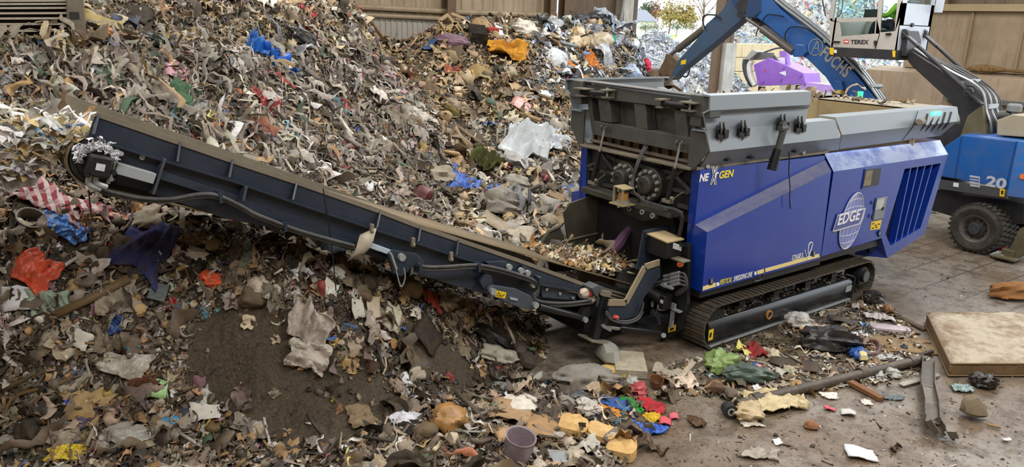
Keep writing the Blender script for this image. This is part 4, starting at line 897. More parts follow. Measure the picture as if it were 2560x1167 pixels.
# steel gangway beside the metal heap
a = U(1690, 100, 1, 40); b = U(1722, 78, 1, 40); gm = paint('galvanised', '#c9cdd2', .4, .3)
e = empty('yard_conveyor', (a.x, 40, 0), 'pale inclined steel conveyor standing behind the metal scrap heap', 'conveyor')
m = MB(); m.bar(a-Vector((2, 0, 1.4)), b, .6, .35); m.build('beam', gm, e)
m = MB(); m.bar((b.x-.8, 40, b.z-.5), (b.x-.8, 40, 0), .15, .15); m.bar((a.x-.5, 40, a.z-.4), (a.x-.5, 40, 0), .15, .15); m.build('leg', gm, e)
m = MB(); m.bar((b.x-.8, 40, b.z-.8), (b.x+1.8, 40, b.z-.8), .1, .1); m.bar((b.x+1.6, 40, b.z-.2), (b.x+1.6, 40, 0), .35, .2); m.build('frame', gm, e)
# ------------------------------------------------------------------ the shredder
def N(px, py, y): return U(px, py, 1, y)
def F(px, py, x): return U(px, py, 0, x)
BLUE = paint('royal_blue_paint', '#0b3090', .26, 0, '#2f55a0', .28, 1.3, .5, 0, .35)
BLUE_D = paint('royal_blue_inner', '#0f2670', .45, 0, '#3b4478', .3)
DUSTB = NT('dusty_blue'); p = DUSTB.pos(); n1 = DUSTB.noise(3.5, 6, .7, p); n2 = DUSTB.noise(26, 4, .7, p)
cc = DUSTB.mix(DUSTB.ramp(n1, [(.3, .45), (.6, .85)]), '#26398f', '#6f7080')
DUSTB.set(Base_Color=DUSTB.mix(DUSTB.ramp(n2, [(.55, 0.), (.7, .8)]), cc, '#8b7f6c'), Roughness=.7); DUSTB = DUSTB.m
GREY = paint('hopper_grey_paint', '#848e97', .42, 0, '#8d8a80', .4, 2.2, .45)
GREY_D = paint('gate_grey_paint', '#474947', .5, 0, '#6d6a60', .4, 2.2, .4)
BLK = paint('black_steel', '#141619', .45, 0, '#3b3831', .35, 2.5, .45)
BLK_G = paint('black_gloss', '#16181c', .22, 0, '#3d3b36', .3, 2.5, .5)
NAVY = paint('navy_steel', '#252f3d', .38, 0, '#4d525a', .35, 1.8, .45)
DUSTY = paint('dusty_steel', '#7d7566', .8, 0, '#5b5244', .6, 4)
CHUTE = paint('scuffed_chute', '#3e3d37', .6, 0, '#6b5f45', .55, 2.5)
GALV = paint('galvanised_steel', '#a7adb0', .35, .35, '#7a776e', .35, 5)
CHROME = paint('chrome_rod', '#c9ccd0', .15, 1., '#9a9a98', .2, 5)
RUBBER = paint('black_rubber', '#1b1b1c', .55, 0, '#4d4a44', .4, 6)
HOSE = paint('dusty_hose', '#37383a', .55, 0, '#6d6a62', .5, 6)
BELT = paint('belt_rubber', '#6f6048', .75, 0, '#8a7a5d', .6, 3)
WHITE = plain('white_lettering', '#e6e6e8', .5, var=.02)
YELLOW = plain('yellow_lettering', '#e3d23a', .5, var=.02)
CREAMY = plain('cream_stripe', '#e2cf8e', .5, var=.03)
SILVER = plain('silver_lettering', '#b9bdca', .4, var=.03)
YLAB = plain('warning_yellow', '#e2c020', .5, var=.04)
INK = plain('black_print', '#181818', .6, var=.02)
SHR = empty('mobile_shredder', (3.5, 1.1, 0), 'royal blue tracked waste shredder with grey hopper and long raised conveyor', 'shredder')
W2 = 2.3
def mir(p): return Vector((p[0], W2-p[1], p[2]))
# --- side panels
def side_panel(far):
    g = mir if far else Vector
    a0 = Vector((-.02, .02, 2.77)); a1 = Vector((-.02, -.13, 2.78)); a2 = N(1737, 562, -.13); a3 = N(1768, 581, -.35); a4 = N(1755, 731, -.35); a5 = Vector((.03, .02, .98))
    b1 = N(2062, 389, -.13); b2 = N(2062, 400, -.13); b3 = N(2078, 428, -.35); b4 = N(2051, 646, -.35); b5 = Vector((b4.x, .02, b4.z)); b0 = Vector((b1.x, .02, b1.z))
    V = [g(v) for v in (a0, a1, a2, a3, a4, a5, b0, b1, b2, b3, b4, b5)]
    m = MB(); m.add(V, [(1, 7, 8, 2), (3, 9, 10, 4), (0, 1, 2, 3, 4, 5), (0, 6, 7, 1), (4, 10, 11, 5), (6, 11, 10, 9, 8, 7), (0, 5, 11, 6)])
    o = m.build('side_panel', BLUE, SHR, smooth=False)
    m = MB(); m.add([g(v) for v in (a2, b2, b3, a3)], [(0, 1, 2, 3)]); nrm = Vector((0, -.003, .003)) if not far else Vector((0, .003, .003))
    m.v = [tuple(Vector(v)+nrm) for v in m.v]; k = m.build('dusty_ledge', DUSTB, o, smooth=False, label='dust caked diagonal ledge')
    return o
sp1 = side_panel(False); sp2 = side_panel(True)
YO = -.353
def on_side(name, mat, quad, par, y=YO, th=.006):
    m = MB(); m.prism([N(a, b, y) for a, b in quad], (0, -th, 0)); return m.build(name, mat, par, smooth=False)
ux = Vector((1, 0, 0)); uz = Vector((0, 0, 1))
for q in ([(1756, 726), (1789, 716), (1788, 706), (1757, 716)], [(1893, 686), (1910, 681), (1909, 672), (1892, 677)], [(1913, 680), (2048, 642), (2047, 634), (1912, 671)]): on_side('stripe', CREAMY, q, sp1)
for q in ([(1791, 715), (1798, 713), (1797, 705), (1790, 707)], [(1886, 688), (1891, 686), (1890, 678), (1885, 680)]): on_side('stripe', WHITE, q, sp1)
def side_text(s, px0, py0, px1, h_px, mat, par, y=YO-.002, **k):
    a = N(px0, py0, y); b = N(px1, py0-(px1-px0)*.27, y); sc = 1/ (FPX/ float(pix(a)[2]))
    return text(s, par, mat, 'lettering', a, ux, uz, h_px*sc*1.0, abs(b.x-a.x), **k)
side_text('VERTICAL', 1799, 713, 1829, 14, YELLOW, sp1, bold=.01, shear=.2)
side_text('SHREDDING LINE', 1833, 704, 1880, 14, WHITE, sp1, bold=.01, shear=.2)
side_text('STAGE 5', 1979, 650, 2007, 12, WHITE, sp1, bold=.015, shear=.15)
side_text('COMPLIANT', 1980, 657, 2010, 8, plain('pale_yellow', '#dcdc9a', .5, var=.02), sp1, shear=.15)
def ts(s, px0, py0, px1, h, mat, y, **k):
    a = N(px0, py0, y); b = N(px1, py0-(px1-px0)*.13, y); return text(s, sp1, mat, 'lettering', a, ux, uz, h, b.x-a.x, **k)
ts('NE', 1748, 455, 1771, .115, WHITE, -.137, bold=.03, shear=.15)
ts('T', 1783, 451, 1795, .115, WHITE, -.137, bold=.03, shear=.15)
ts('GEN', 1797, 447, 1833, .115, YELLOW, -.137, bold=.03, shear=.15)
xa = N(1772, 462, -.137); xb = N(1790, 466, -.137)
for k, (mt_, bo) in enumerate(((YELLOW, .085), (WHITE, .06), (BLUE_D, -.012))): text('X', sp1, mt_, 'lettering', xa+Vector((0, -.0025*k-.002, 0))-(xb-xa)*(.06*(2-k)/2), (1, 0, -.1), uz, .27, .16+.012*(2-k), shear=-.15, bold=bo, depth=.0015)
m = MB(); m.tube([N(x, y, YO-.004) for x, y in ((2012, 625), (2016, 641), (2019, 648), (2022, 638), (2028, 622), (2031, 608), (2026, 606), (2021, 616), (2020, 634))], .009, 6); m.build('leaf_emblem', WHITE, sp1)
for x, y in ((1777, 704), (2033, 634)):
    c = N(x, y, YO); m = MB(); m.box(c, (.09, .02, .11)); k = m.build('latch', BLK, sp1, .01); m = MB(); m.box(c+Vector((0, -.012, .01)), (.03, .015, .06)); m.build('latch_key', GALV, k)
m = MB(); m.tube([N(x, y, -.4) for x, y in ((1882, 697), (1886, 703), (1900, 700), (1907, 691), (1905, 685))], .014, 6); m.build('handle', BLK, sp1)
# --- engine cover with louvres
ec_main = [(2084, 429), (2370, 386), (2311, 586), (2218, 645), (2204, 595), (2053, 641)]
P6 = [N(x, y, -.35) for x, y in ec_main]
ua, ub = N(2061, 384, -.05), N(2350, 350, -.05)
L0 = [(2262, 422), (2352, 408), (2301, 570), (2226, 614), (2214, 585)]    # louvre opening
LP = [N(x, y, -.35) for x, y in L0]
m = MB()
V = P6+LP
m.add(V, [(0, 6, 10, 4, 5), (0, 1, 7, 6), (1, 2, 8, 7), (2, 3, 9, 8), (3, 4, 10, 9)])
k = len(m.v); lr = [v+Vector((0, .16, 0)) for v in LP]
m.add(LP+lr, [(i, (i+1) % 5, 5+(i+1) % 5, 5+i) for i in range(5)])
TOPQ = [P6[0], P6[1], ub, ua]
far = [mir(v) for v in P6]; fa, fb = mir(ua), mir(ub)
m.add([P6[1], ub, fb, far[1], far[2], P6[2]], [(0, 1, 2, 3), (0, 3, 4, 5)])
m.add([P6[2], far[2], far[3], P6[3]], [(0, 1, 2, 3)])
m.add([ua, ub, fb, fa], [(0, 1, 2, 3)])
m.add([P6[0], ua, Vector((ua.x, .3, ua.z)), Vector((P6[5].x, .3, P6[5].z)), P6[5]], [(0, 1, 2, 3, 4)])
m.add([P6[3], P6[4], Vector((P6[4].x-.1, .1, P6[4].z-.05)), Vector((P6[3].x-.35, .1, P6[3].z))], [(0, 1, 2, 3)])
m.add(far+[fa, fb], [(0, 1, 2, 3, 4, 5), (0, 6, 7, 1)])
EC = m.build('engine_cover', BLUE, SHR, smooth=False)
tq = NT('dust_and_sheen_blue'); tp = tq.pos(); ta = tq.noise(1.6, 6, .7, tp); tq.set(Base_Color=tq.mix(tq.ramp(ta, [(.38, .25), (.55, .85)]), '#2a4fb0', '#b9c6e2'), Roughness=.25); tq.b.inputs['Coat Weight'].default_value = .5  # pale patches: a dust film plus the bright reflection painted in
m = MB(); m.add(TOPQ, [(0, 1, 2, 3)]); m.build('chamfer_top', tq.m, EC, smooth=False, label='sloping top pale with dust film and painted reflection')
m = MB(); m.add([v+Vector((0, .155, 0)) for v in LP], [(0, 1, 2, 3, 4)]); m.prism([v+Vector((0, .2, 0)) for v in LP], (0, .05, 0)); m.build('louvre_backing', paint('radiator_core', '#0d1430', .6, 0, '#2a2c38', .3), EC, smooth=False)
for k in range(1, 5):
    f = k/5; a = N(2262+90*f, 422-14*f, -.35); bt = [(2214, 585), (2226, 614), (2301, 570)]
    q = .16+.84*f; bx, by = (2226+75*(q-.16)/.84, 614-44*(q-.16)/.84); b = N(bx, by, -.35)
    m = MB(); d = .02; m.prism([a+Vector((-d, .02, 0)), a+Vector((d, .02, 0)), b+Vector((d, .02, 0)), b+Vector((-d, .02, 0))], (0, .13, 0)); m.build('louvre_bar', BLUE, EC, smooth=False)
y = -.352
def plate(name, mat, quad, par, y, th=.02, bevel=0., label=None):
    m = MB(); m.prism([N(a, b, y) for a, b in quad], (0, -th, 0)); return m.build(name, mat, par, bevel, smooth=False, label=label)
wq = [(2164, 425), (2203, 419), (2196, 462), (2155, 470)]
fr = plate('window_frame', BLUE, [(2161, 422), (2206, 416), (2199, 465), (2152, 473)], EC, -.352, .012)
plate('pane', plain('dark_opening', '#1c1c22', .4, var=.05), wq, fr, -.365, .004)
plate('filter', plain('tan_filter', '#7d755f', .8), [(2165, 428), (2182, 425), (2176, 463), (2158, 465)], fr, -.369, .004)
hq = plate('control_hatch', paint('hatch_grey', '#7b8486', .5), [(2190, 495), (2216, 490), (2206, 545), (2181, 550)], EC, -.352, .025, .008)
plate('notice', plain('notice_paper', '#a9b2ae', .7), [(2193, 499), (2212, 495), (2206, 521), (2188, 524)], hq, -.378, .003)
m = MB(); m.box(N(2207, 521, -.385), (.05, .03, .05)); m.box(N(2187, 508, -.385), (.04, .02, .07)); m.box(N(2181, 541, -.385), (.04, .02, .07)); m.build('hinge', BLK, hq)
lb = plate('warning_label', YLAB, [(2178, 555), (2204, 549), (2199, 572), (2175, 575)], EC, -.352, .004)
for i, (a, b) in enumerate(((2180, 557), (2186, 561), (2194, 558), (2179, 568), (2188, 566))):
    on_side('print', INK, [(a, b+4), (a+5, b+3), (a+6, b), (a+1, b+1)], lb, -.357, .002)
m = MB(); m.box(N(2199, 583, -.36), (.08, .03, .12)); k = m.build('latch', BLK, EC, .01); m = MB(); m.box(N(2199, 583, -.38), (.03, .02, .06)); m.build('latch_key', GALV, k)
# globe emblem
gc = N(2127, 552, -.355); gz = .5; gx = .33
def ell(t, sx=gx, sz=gz, dx=0, dy=-.0): return gc+Vector((sx*math.cos(t)+dx, dy, sz*math.sin(t)))
tilt = lambda v: gc+Vector(((v-gc).x+.12*(v-gc).z, (v-gc).y, (v-gc).z))
m = MB(); m.prism([tilt(ell(2*PI*i/40)) for i in range(40)], (0, -.012, 0)); em = m.build('globe_emblem', plain('emblem_blue', '#6f78b8', .35, var=.05), EC, smooth=False)
def etube(pts, r=.007): m = MB(); m.tube([tilt(v)+Vector((0, -.014, 0)) for v in pts], r, 5, smooth=False); return m
m = etube([ell(2*PI*i/40) for i in range(41)], .012)
for sx in (-.62, -.22, .22, .62): q = etube([ell(PI/2-PI*i/16, gx*abs(sx)) if sx > 0 else ell(PI/2+PI*i/16, gx*abs(sx)) for i in range(17)]); m.add(q.v, q.f)
for h in (-.72, -.45, .45, .72):
    w_ = gx*math.sqrt(1-h*h); q = etube([gc+Vector((w_*(i/4-1), 0, gz*h+.03*(1-(i/4-1)**2)*(1 if h > 0 else -1))) for i in range(9)]); m.add(q.v, q.f)
m.build('globe_line', SILVER, em)
def bann(s, th): return [(N(a, b, -.368-th)) for a, b in s]
plate('banner', SILVER, [(2081, 578), (2094, 536), (2163, 519), (2157, 545), (2150, 560), (2088, 578)], em, -.368, .012)
plate('banner_face', plain('emblem_navy', '#4c5590', .4, var=.05), [(2085, 574), (2096, 540), (2159, 524), (2153, 545), (2147, 557), (2089, 574)], em, -.381, .006)
a = N(2093, 564, -.39); b = N(2150, 548, -.39)
text('EDGE', em, WHITE, 'lettering', a, (b-a), uz, .2, (b-a).length, shear=.2, bold=.02)
m = MB(); m.tube([N(a, b, -.42) for a, b in ((1972, 379), (1973, 395), (1972, 430), (1975, 470), (1974, 500), (1976, 522))], .009, 5); m.build('loose_wire', BLK, SHR)
# sill and chassis
m = MB(); m.bb((.05, -.3, .86), (3.2, .3, .99)); m.bb((3.1, -.28, .9), (5.2, .3, 1.02)); m.build('sill', BLK, SHR)
m = MB(); m.bb((.15, .3, .4), (6.4, 2.0, 2.7)); m.bb((5.2, -.1, .7), (6.6, 2.4, 1.2)); m.build('chassis', BLK, SHR, smooth=False)
# --- tracks
TM = paint('track_steel', '#4a443b', .6, .3, '#6e6352', .6, 5)
def track(y0, y1, near):
    xf, xr, zc, r = .42, 4.55, .37, .35
    path = []; L1 = xr-xf; tot = 2*L1+2*PI*r; n = 92
    def at(s):
        s %= tot
        if s < L1: return Vector((xf+s, 0, zc+r)), Vector((1, 0, 0))
        s -= L1
        if s < PI*r: a = s/r; return Vector((xr+r*math.sin(a), 0, zc+r*math.cos(a))), Vector((math.cos(a), 0, -math.sin(a)))
        s -= PI*r
        if s < L1: return Vector((xr-s, 0, zc-r)), Vector((-1, 0, 0))
        s -= L1; a = s/r; return Vector((xf-r*math.sin(a), 0, zc-r*math.cos(a))), Vector((-math.cos(a), 0, math.sin(a)))
    e = bpy.data.objects.new('crawler_track', None); COL.objects.link(e); e.parent = SHR; e.location = Vector((2.5, (y0+y1)/2, 0))-Vector(SHR.location)
    def padmesh(k):
        p, t = at((k+.5)*tot/n); nn = Vector((-t.z, 0, t.x)); nn = nn if (p+nn*.1-Vector((2.5, 0, zc))).length > (p-nn*.1-Vector((2.5, 0, zc))).length else -nn
        M = Matrix((t, Vector((0, 1, 0)), nn)).transposed(); w = tot/n
        m = MB(); m.box(p+Vector((0, (y0+y1)/2, 0)), (w*.94, y1-y0, .025), M); m.box(p+nn*.018+t*w*.3+Vector((0, (y0+y1)/2, 0)), (w*.2, y1-y0, .03), M)
        m.box(p-nn*.05+Vector((0, (y0+y1)/2, 0)), (w*.6, .16, .07), M)
        return m
    for k in range(n): padmesh(k).build('track_pad', TM, e, smooth=False)
    yy = y0+.03 if near else y1-.03
    dy = .2 if near else -.2
    q = [N(a, b, -.41) for a, b in ((1770, 812), (2118, 697), (2131, 745), (1771, 868))] if near else None
    m = MB()
    if near:
        xs = sorted(v.x for v in q); z0 = (q[2].z+q[3].z)/2; z1 = (q[0].z+q[1].z)/2
        pf = [(-.41, z0), (-.42, z0+.03), (-.42, z1-.06), (-.38, z1), (-.2, z1+.02), (-.2, z0)]
        m.prism([Vector((.2, a, b)) for a, b in pf], (3.98, 0, 0))
        m.build('track_frame', BLK_G, e, .012)
        m = MB(); m.bar((.2, -.425, z0+.015), (4.18, -.425, z0+.015), .03, .03); m.build('frame_lip', GALV, e)
        m = MB(); m.tube([(4.18, -.43, z0), (4.22, -.43, z1-.1), (4.2, -.42, z1+.02), (4.1, -.3, z1+.06)], .02, 6); m.build('end_plate', BLK, e)
        c = N(1921, 786, -.425); m = MB(); m.ring(c+Vector((0, .02, 0)), c+Vector((0, -.03, 0)), .075, .052, 20); m.build('tie_down_ring', paint('rusty_ring', '#a8743c', .7), e, label='rusty orange tie-down ring')
        m = MB(); m.cyl(c+Vector((0, .01, 0)), c+Vector((0, -.01, 0)), .055); m.build('tie_down_hole', INK, e)
        l2 = plate('warning_label', YLAB, [(1772, 826), (1784, 821), (1781, 848), (1770, 852)], e, -.424, .004)
        plate('print', INK, [(1775, 832), (1780, 830), (1778, 842), (1773, 844)], l2, -.429, .002)
        plate('frame_badge', GALV, [(2116, 716), (2130, 712), (2127, 726), (2113, 731)], e, -.424, .006)
        c = N(2161, 690, -.42); m = MB(); m.cyl(c+Vector((0, .3, 0)), c+Vector((0, .02, 0)), .17, n=24); m.cyl(c+Vector((0, .02, 0)), c+Vector((0, -.03, 0)), .12, n=24); hub = m.build('drive_hub', BLK, e)
        m = MB(); m.cyl(c+Vector((0, -.03, 0)), c+Vector((0, -.045, 0)), .1, n=24); m.build('hub_cap', paint('hub_cap', '#4c5258', .4), hub)
        for k in range(9):
            x = .35+k*.43; m = MB(); m.cyl((x, -.36, .13), (x, -.1, .13), .09); m.build('track_roller', BLK, e)
        for x in (1.0, 1.9, 2.8, 3.6): m = MB(); m.bb((x, -.33, .44), (x+.16, -.15, .62)); m.build('carrier_roller', BLK, e)
        m = MB(); m.cyl((.42, -.36, .37), (.42, -.05, .37), .27, n=28); m.build('idler_wheel', BLK, e)
    else:
        m.bb((.2, y0+.1, .1), (4.2, y1, .45)); m.build('track_frame', BLK_G, e, .012)
    return e
trk = track(-.44, .1, True); track(2.2, 2.74, False)
r = np.random.default_rng(3); n = 700; X = r.uniform(.3, 4.1, n); Y = r.uniform(-.38, -.1, n); Z = np.full(n, .47)+r.uniform(0, .06, n)
dirt = scatter('caked_debris', '', X, Y, r.uniform(.02, .06, n), dict(strip=2, flake=2, lump=2), palette([('#5b5140', 3), ('#3b352b', 3), ('#7d6f57', 2)]), seed=8, flat=.2, Z=Z, NN=np.tile([0, 0, 1.], (n, 1)))
child(dirt, trk)
# --- hopper: profile lines run along x
def loft(name, lines, mat, par, th=.03, smooth=False):
    """lines: list of (point_a, point_b); skin between consecutive lines, given a thickness inwards"""
    m = MB(); n = len(lines)
    for a, b in lines: m.v += [tuple(a), tuple(b)]
    m.f = [(2*i, 2*i+1, 2*i+3, 2*i+2) for i in range(n-1)]
    o = m.build(name, mat, par, smooth=smooth); s = o.modifiers.new('solid', 'SOLIDIFY'); s.thickness = th; s.offset = 0; return o
def ln(a, ya, b, yb=None): return (N(a[0], a[1], ya), N(b[0], b[1], ya if yb is None else yb))
l1 = ln((1765, 329), -.28, (2086, 301)); l2 = ln((1774, 379), -.33, (2099, 343)); l3 = ln((1748, 419), -.06, (2096, 372))
HS = loft('hopper_side', [((l1[0]+Vector((0, .25, 0))), (l1[1]+Vector((0, .25, 0)))), l1, l2, l3], GREY, SHR)
loft('hopper_side', [(mir(l1[0]+Vector((0, .25, 0))), mir(l1[1]+Vector((0, .25, 0)))), tuple(map(mir, l1)), tuple(map(mir, l2)), tuple(map(mir, l3))], GREY, SHR)
for g in (Vector, mir):
    e0 = [Vector((-.1, v[1], v[2])) for v in ((0, .02, 3.38), (0, -.28, 3.3), (0, -.33, 3.09), (0, -.1, 2.8), (0, .02, 2.8))]
    m = MB(); m.prism([g(v) for v in e0], (-.03, 0, 0)); m.build('end_plate', GREY_D, SHR, smooth=False)
w1 = ln((1775, 241), -.36, (2027, 230)); w2 = ln((1773, 275), -.36, (2024, 260)); w3 = ln((1757, 283), -.26, (2019, 269)); w4 = (N(1766, 330, -.26), N(2010, 313, -.26))
wt = (w1[0]+Vector((0, .14, .01)), w1[1]+Vector((0, .14, .01)))
WG = loft('folding_side', [wt, w1, w2, w3, w4], GREY, SHR)
loft('folding_side', [tuple(map(mir, q)) for q in (wt, w1, w2, w3, w4)], GREY, SHR)
# hinge brackets and the ram on the near side
for i, (x, y, lo) in enumerate(((1805, 305, 355), (1858, 300, 350), (1957, 285, 0), (2000, 290, 335))):
    h = MB()
    for dx in (-4, 5):
        a = [N(x+dx-3, y+2, -.3), N(x+dx, y-1, -.42), N(x+dx+2, y+15, -.46), N(x+dx+2, y+27, -.44), N(x+dx-2, y+32, -.3)]
        h.prism(a, (.025, 0, 0))
    hb = h.build('hinge_bracket', GREY_D, WG, smooth=False)
    for dx in (-8, 9): q = MB(); q.box(N(x+dx, y+30, -.33), (.09, .05, .12)); q.build('bolt_plate', BLK, hb, .008)
    if lo: q = MB(); q.prism([N(x-3, y+31, -.335), N(x+3, y+31, -.335), N(x+1, lo-3, -.34), N(x-4, lo, -.34)], (0, -.01, 0)); q.build('slot', INK, hb, smooth=False)
m = MB(); a = N(1956, 305, -.47); b = N(1960, 320, -.47); c = N(1945, 372, -.44); d = N(1929, 425, -.42)
m.bar(a, b, .06, .09); m.cyl(b, c, .055, .05); r1 = m.build('hydraulic_ram', GREY_D, SHR)
m = MB(); m.cyl(c, d, .065, .075); m.prism([N(1938, 375, -.4), N(1948, 372, -.4), N(1932, 400, -.38), N(1921, 400, -.38)], (0, -.04, 0)); m.build('ram_barrel', BLK, r1)
m = MB(); m.cyl(N(1950, 321, -.47), N(1965, 319, -.47), .05, n=12); m.build('pin', GREY_D, r1)
for x, y in ((1816, 399), (1874, 393), (1985, 378)): m = MB(); m.box(N(x, y, -.19), (.09, .12, .03)); m.build('drain_slot', INK, HS)
for x, y in ((1769, 416), (2009, 381)): m = MB(); m.cyl(N(x-9, y+2, -.02), N(x+1, y, -.14), .03, n=12); m.build('pin', GALV, SHR)
m = MB(); m.bb((-.05, -.1, 2.77), (3.3, .02, 2.81)); m.build('deck_rail', DUSTY, SHR)
# rear hopper
r1_ = ln((2087, 295), -.25, (2391, 268)); r2 = ln((2103, 337), -.33, (2391, 303)); r3 = ln((2098, 371), -.06, (2350, 338))
for g in (lambda v: v, mir):
    q = [tuple(g(v) for v in l) for l in ((r1_[0]+Vector((0, .3, 0)), r1_[1]+Vector((0, .3, 0))), r1_, r2, r3)]
    RH = loft('rear_hopper_side', q, GREY, SHR)
    if g is mir: break
    RHn = RH
X1 = r1_[1].x; zt = r1_[0].z
m = MB(); m.bb((r1_[0].x-.9, 2.0, zt-.02), (X1, 2.62, zt+.01)); m.bb((6.2, -.2, zt-.02), (X1, 2.5, zt+.01)); m.build('hopper_rim', paint('dusty_rim', '#8f887a', .8, 0, '#a08c68', .6), SHR, smooth=False)
m = MB(); m.prism([(r1_[0].x-.9, 2.0, zt), (r1_[0].x-.9, 1.9, 2.8), (r1_[0].x-.9, 1.95, 2.8), (r1_[0].x-.9, 2.05, zt)], (X1-r1_[0].x, 0, 0))
m.bb((6.2, -.1, 2.7), (6.24, 2.1, zt)); m.build('hopper_inner_wall', paint('dusty_inner', '#9a8c6c', .85, 0, '#7d6f54', .6), SHR, smooth=False)
m = MB(); m.bb((.1, 0, 2.7), (6.3, 2.3, 2.82)); m.bb((.1, .0, 2.7), (.16, 2.3, 3.1)); m.build('hopper_floor', paint('dusty_floor', '#a08c66', .9, 0, '#7a6a4d', .6), SHR, smooth=False)
m = MB(); m.prism([(X1, -.25, zt), (X1, -.33, r2[1].z), (X1-.25, -.06, r3[1].z), (X1-.25, 2.36, r3[1].z), (X1, 2.63, r2[1].z), (X1, 2.55, zt)], (.05, 0, 0)); m.build('tail_panel', GREY, SHR, smooth=False)
for pts in (((2294.5, 278), (2282.5, 317), (2255, 351)),):
    m = MB(); m.tube([N(pts[0][0], pts[0][1], -.29), N(pts[1][0], pts[1][1], -.35), N(pts[2][0], pts[2][1], -.08)], .008, 5, False); m.build('panel_gap', INK, RHn)
for pts in (((2318, 286), (2311, 313), (2289, 336)), ((2331, 294), (2325, 312), (2304, 335)), ((2346, 293), (2340, 311), (2319, 334)), ((2362, 282), (2355, 309), (2333, 331)), ((2377, 281), (2369, 309), (2348, 329))):
    m = MB(); a, b, c = N(pts[0][0], pts[0][1], -.285), N(pts[1][0], pts[1][1], -.35), N(pts[2][0], pts[2][1], -.1); m.tube([a, b], .026, 8, False); m.tube([b, c], .026, 8, False); m.build('vent_slot', INK, RHn)
c = N(2340, 284, -.29); m = MB(); m.box(c, (.4, .03, .07)); k = m.build('marker_light', plain('green_lamp', '#60ffb0', .4, emit=('#2cff9a', 4.)), RHn, .01)
m = MB(); m.cyl(N(2305, 304, -.3), N(2298, 305, -.5), .07, .05, n=14); m.build('knob', DUSTY, RHn)
c = N(2370, 268, 2.2); m = MB(); m.cyl(Vector((7.1, 1.6, zt)), Vector((7.1, 1.6, zt+.16)), .06, n=12); k = m.build('beacon', plain('green_beacon', '#45d890', .3, emit=('#2cff9a', 1.5)), SHR)
r = np.random.default_rng(9); n = 160; X = np.r_[r.uniform(3.2, 6.8, 110), r.uniform(6.2, 7.2, 50)]; Y = np.r_[r.normal(2.3, .12, 110), r.uniform(.4, 2.4, 50)]; o = scatter('hopper_debris', '', X, Y, r.uniform(.05, .16, n), dict(sheet=2, flake=2, strip=2), PM, seed=10, flat=.6, Z=np.full(n, zt+.01), NN=np.tile([0, 0, 1.], (n, 1))); child(o, SHR)
# --- hopper gate at the front
def fbox(name, quad, x, dx, mat, par, bevel=.008):
    m = MB(); m.prism([F(a, b, x) for a, b in quad], (dx, 0, 0)); return m.build(name, mat, par, bevel, smooth=False)
GT = fbox('hopper_gate', [(1480, 206), (1742, 243), (1738, 388), (1486, 337)], .12, .05, GREY_D, SHR)
fbox('gate_beam', [(1457, 210), (1742, 249), (1740, 277), (1478, 244)], -.12, .2, GREY_D, GT)
fbox('gate_rail', [(1455, 201), (1742, 239), (1742, 243), (1456, 205)], -.16, .26, GREY_D, GT)
fbox('gate_beam', [(1484, 302), (1742, 347), (1738, 387), (1488, 337)], -.12, .22, GREY_D, GT)
for q in ([(1494, 246), (1523, 249), (1528, 307), (1501, 303)], [(1584, 258), (1613, 262), (1619, 324), (1591, 321)], [(1685, 272), (1715, 279), (1721, 345), (1688, 341)]): fbox('gate_post', q, -.1, .2, GREY_D, GT)
fbox('gate_post', [(1466, 240), (1478, 243), (1488, 337), (1480, 335)], -.08, .2, GREY_D, GT); fbox('gate_post', [(1728, 280), (1741, 281), (1740, 345), (1730, 345)], -.08, .2, GREY_D, GT)
m = MB(); a = F(1742, 240, -.2); m.bb((-.22, -.36, a.z-.28), (.02, .02, a.z+.02)); m.bb((-.2, -.2, a.z-.42), (.0, .0, a.z-.25)); m.build('corner_post', GREY_D, GT, .015)
m = MB(); m.bb((-.22, 2.3, a.z-.26), (.02, 2.6, a.z+.02)); m.bb((-.2, 2.3, a.z-.36), (.0, 2.45, a.z-.25)); m.build('corner_post', GREY_D, GT, .015)
for (tx, ty), (rx, ry), k in (((1448, 218), (1545, 236), 0), ((1652, 248), (1735, 268), 1)):
    a, b = F(tx+(12 if k == 0 else 4), ty+12 if k == 0 else ty+10, -.25), F(rx-(25 if k == 0 else 8), ry-2, -.25)
    m = MB(); m.cyl(a, b, .045, .045, 12); g = m.build('latch_ram', BLK, GT)
    p0 = F(tx, ty-2, -.2); p1 = F(rx, ry, -.2)
    for c, w_ in (((a, .3) if k == 0 else (a, .12)), ((b, .14) if k == 0 else (b, .26))): m = MB(); m.box(c+Vector((0, 0, .055)), (.22, w_, .02)); m.box(c+Vector((0, 0, -.055)), (.2, w_*.7, .02)); m.box(c+Vector((.09, 0, 0)), (.02, w_*.6, .12)); m.build('latch_bracket', paint('dusty_grey', '#6f6a5c', .7), g)
    m = MB(); m.cyl(b+Vector((-.02, 0, -.07)), b+Vector((-.02, 0, .09)), .02, n=10); m.build('pin', GALV, g)
# comb plate and deck below the gate
for k in range(11):
    y = .12+k*.205; m = MB(); m.bb((.02, y, 2.82), (.3, y+.02, 3.1)); m.build('comb_fin', GREY_D, SHR, smooth=False)
m = MB(); m.bb((-.18, -.05, 2.77), (.15, 2.3, 2.81)); m.build('deck', DUSTY, SHR, .006)
m = MB(); m.tube([(-.02, -.02, 2.86), (-.02, 1.2, 2.865), (-.02, 2.2, 2.88)], .028, 8); m.build('deck_pipe', DUSTY, SHR)
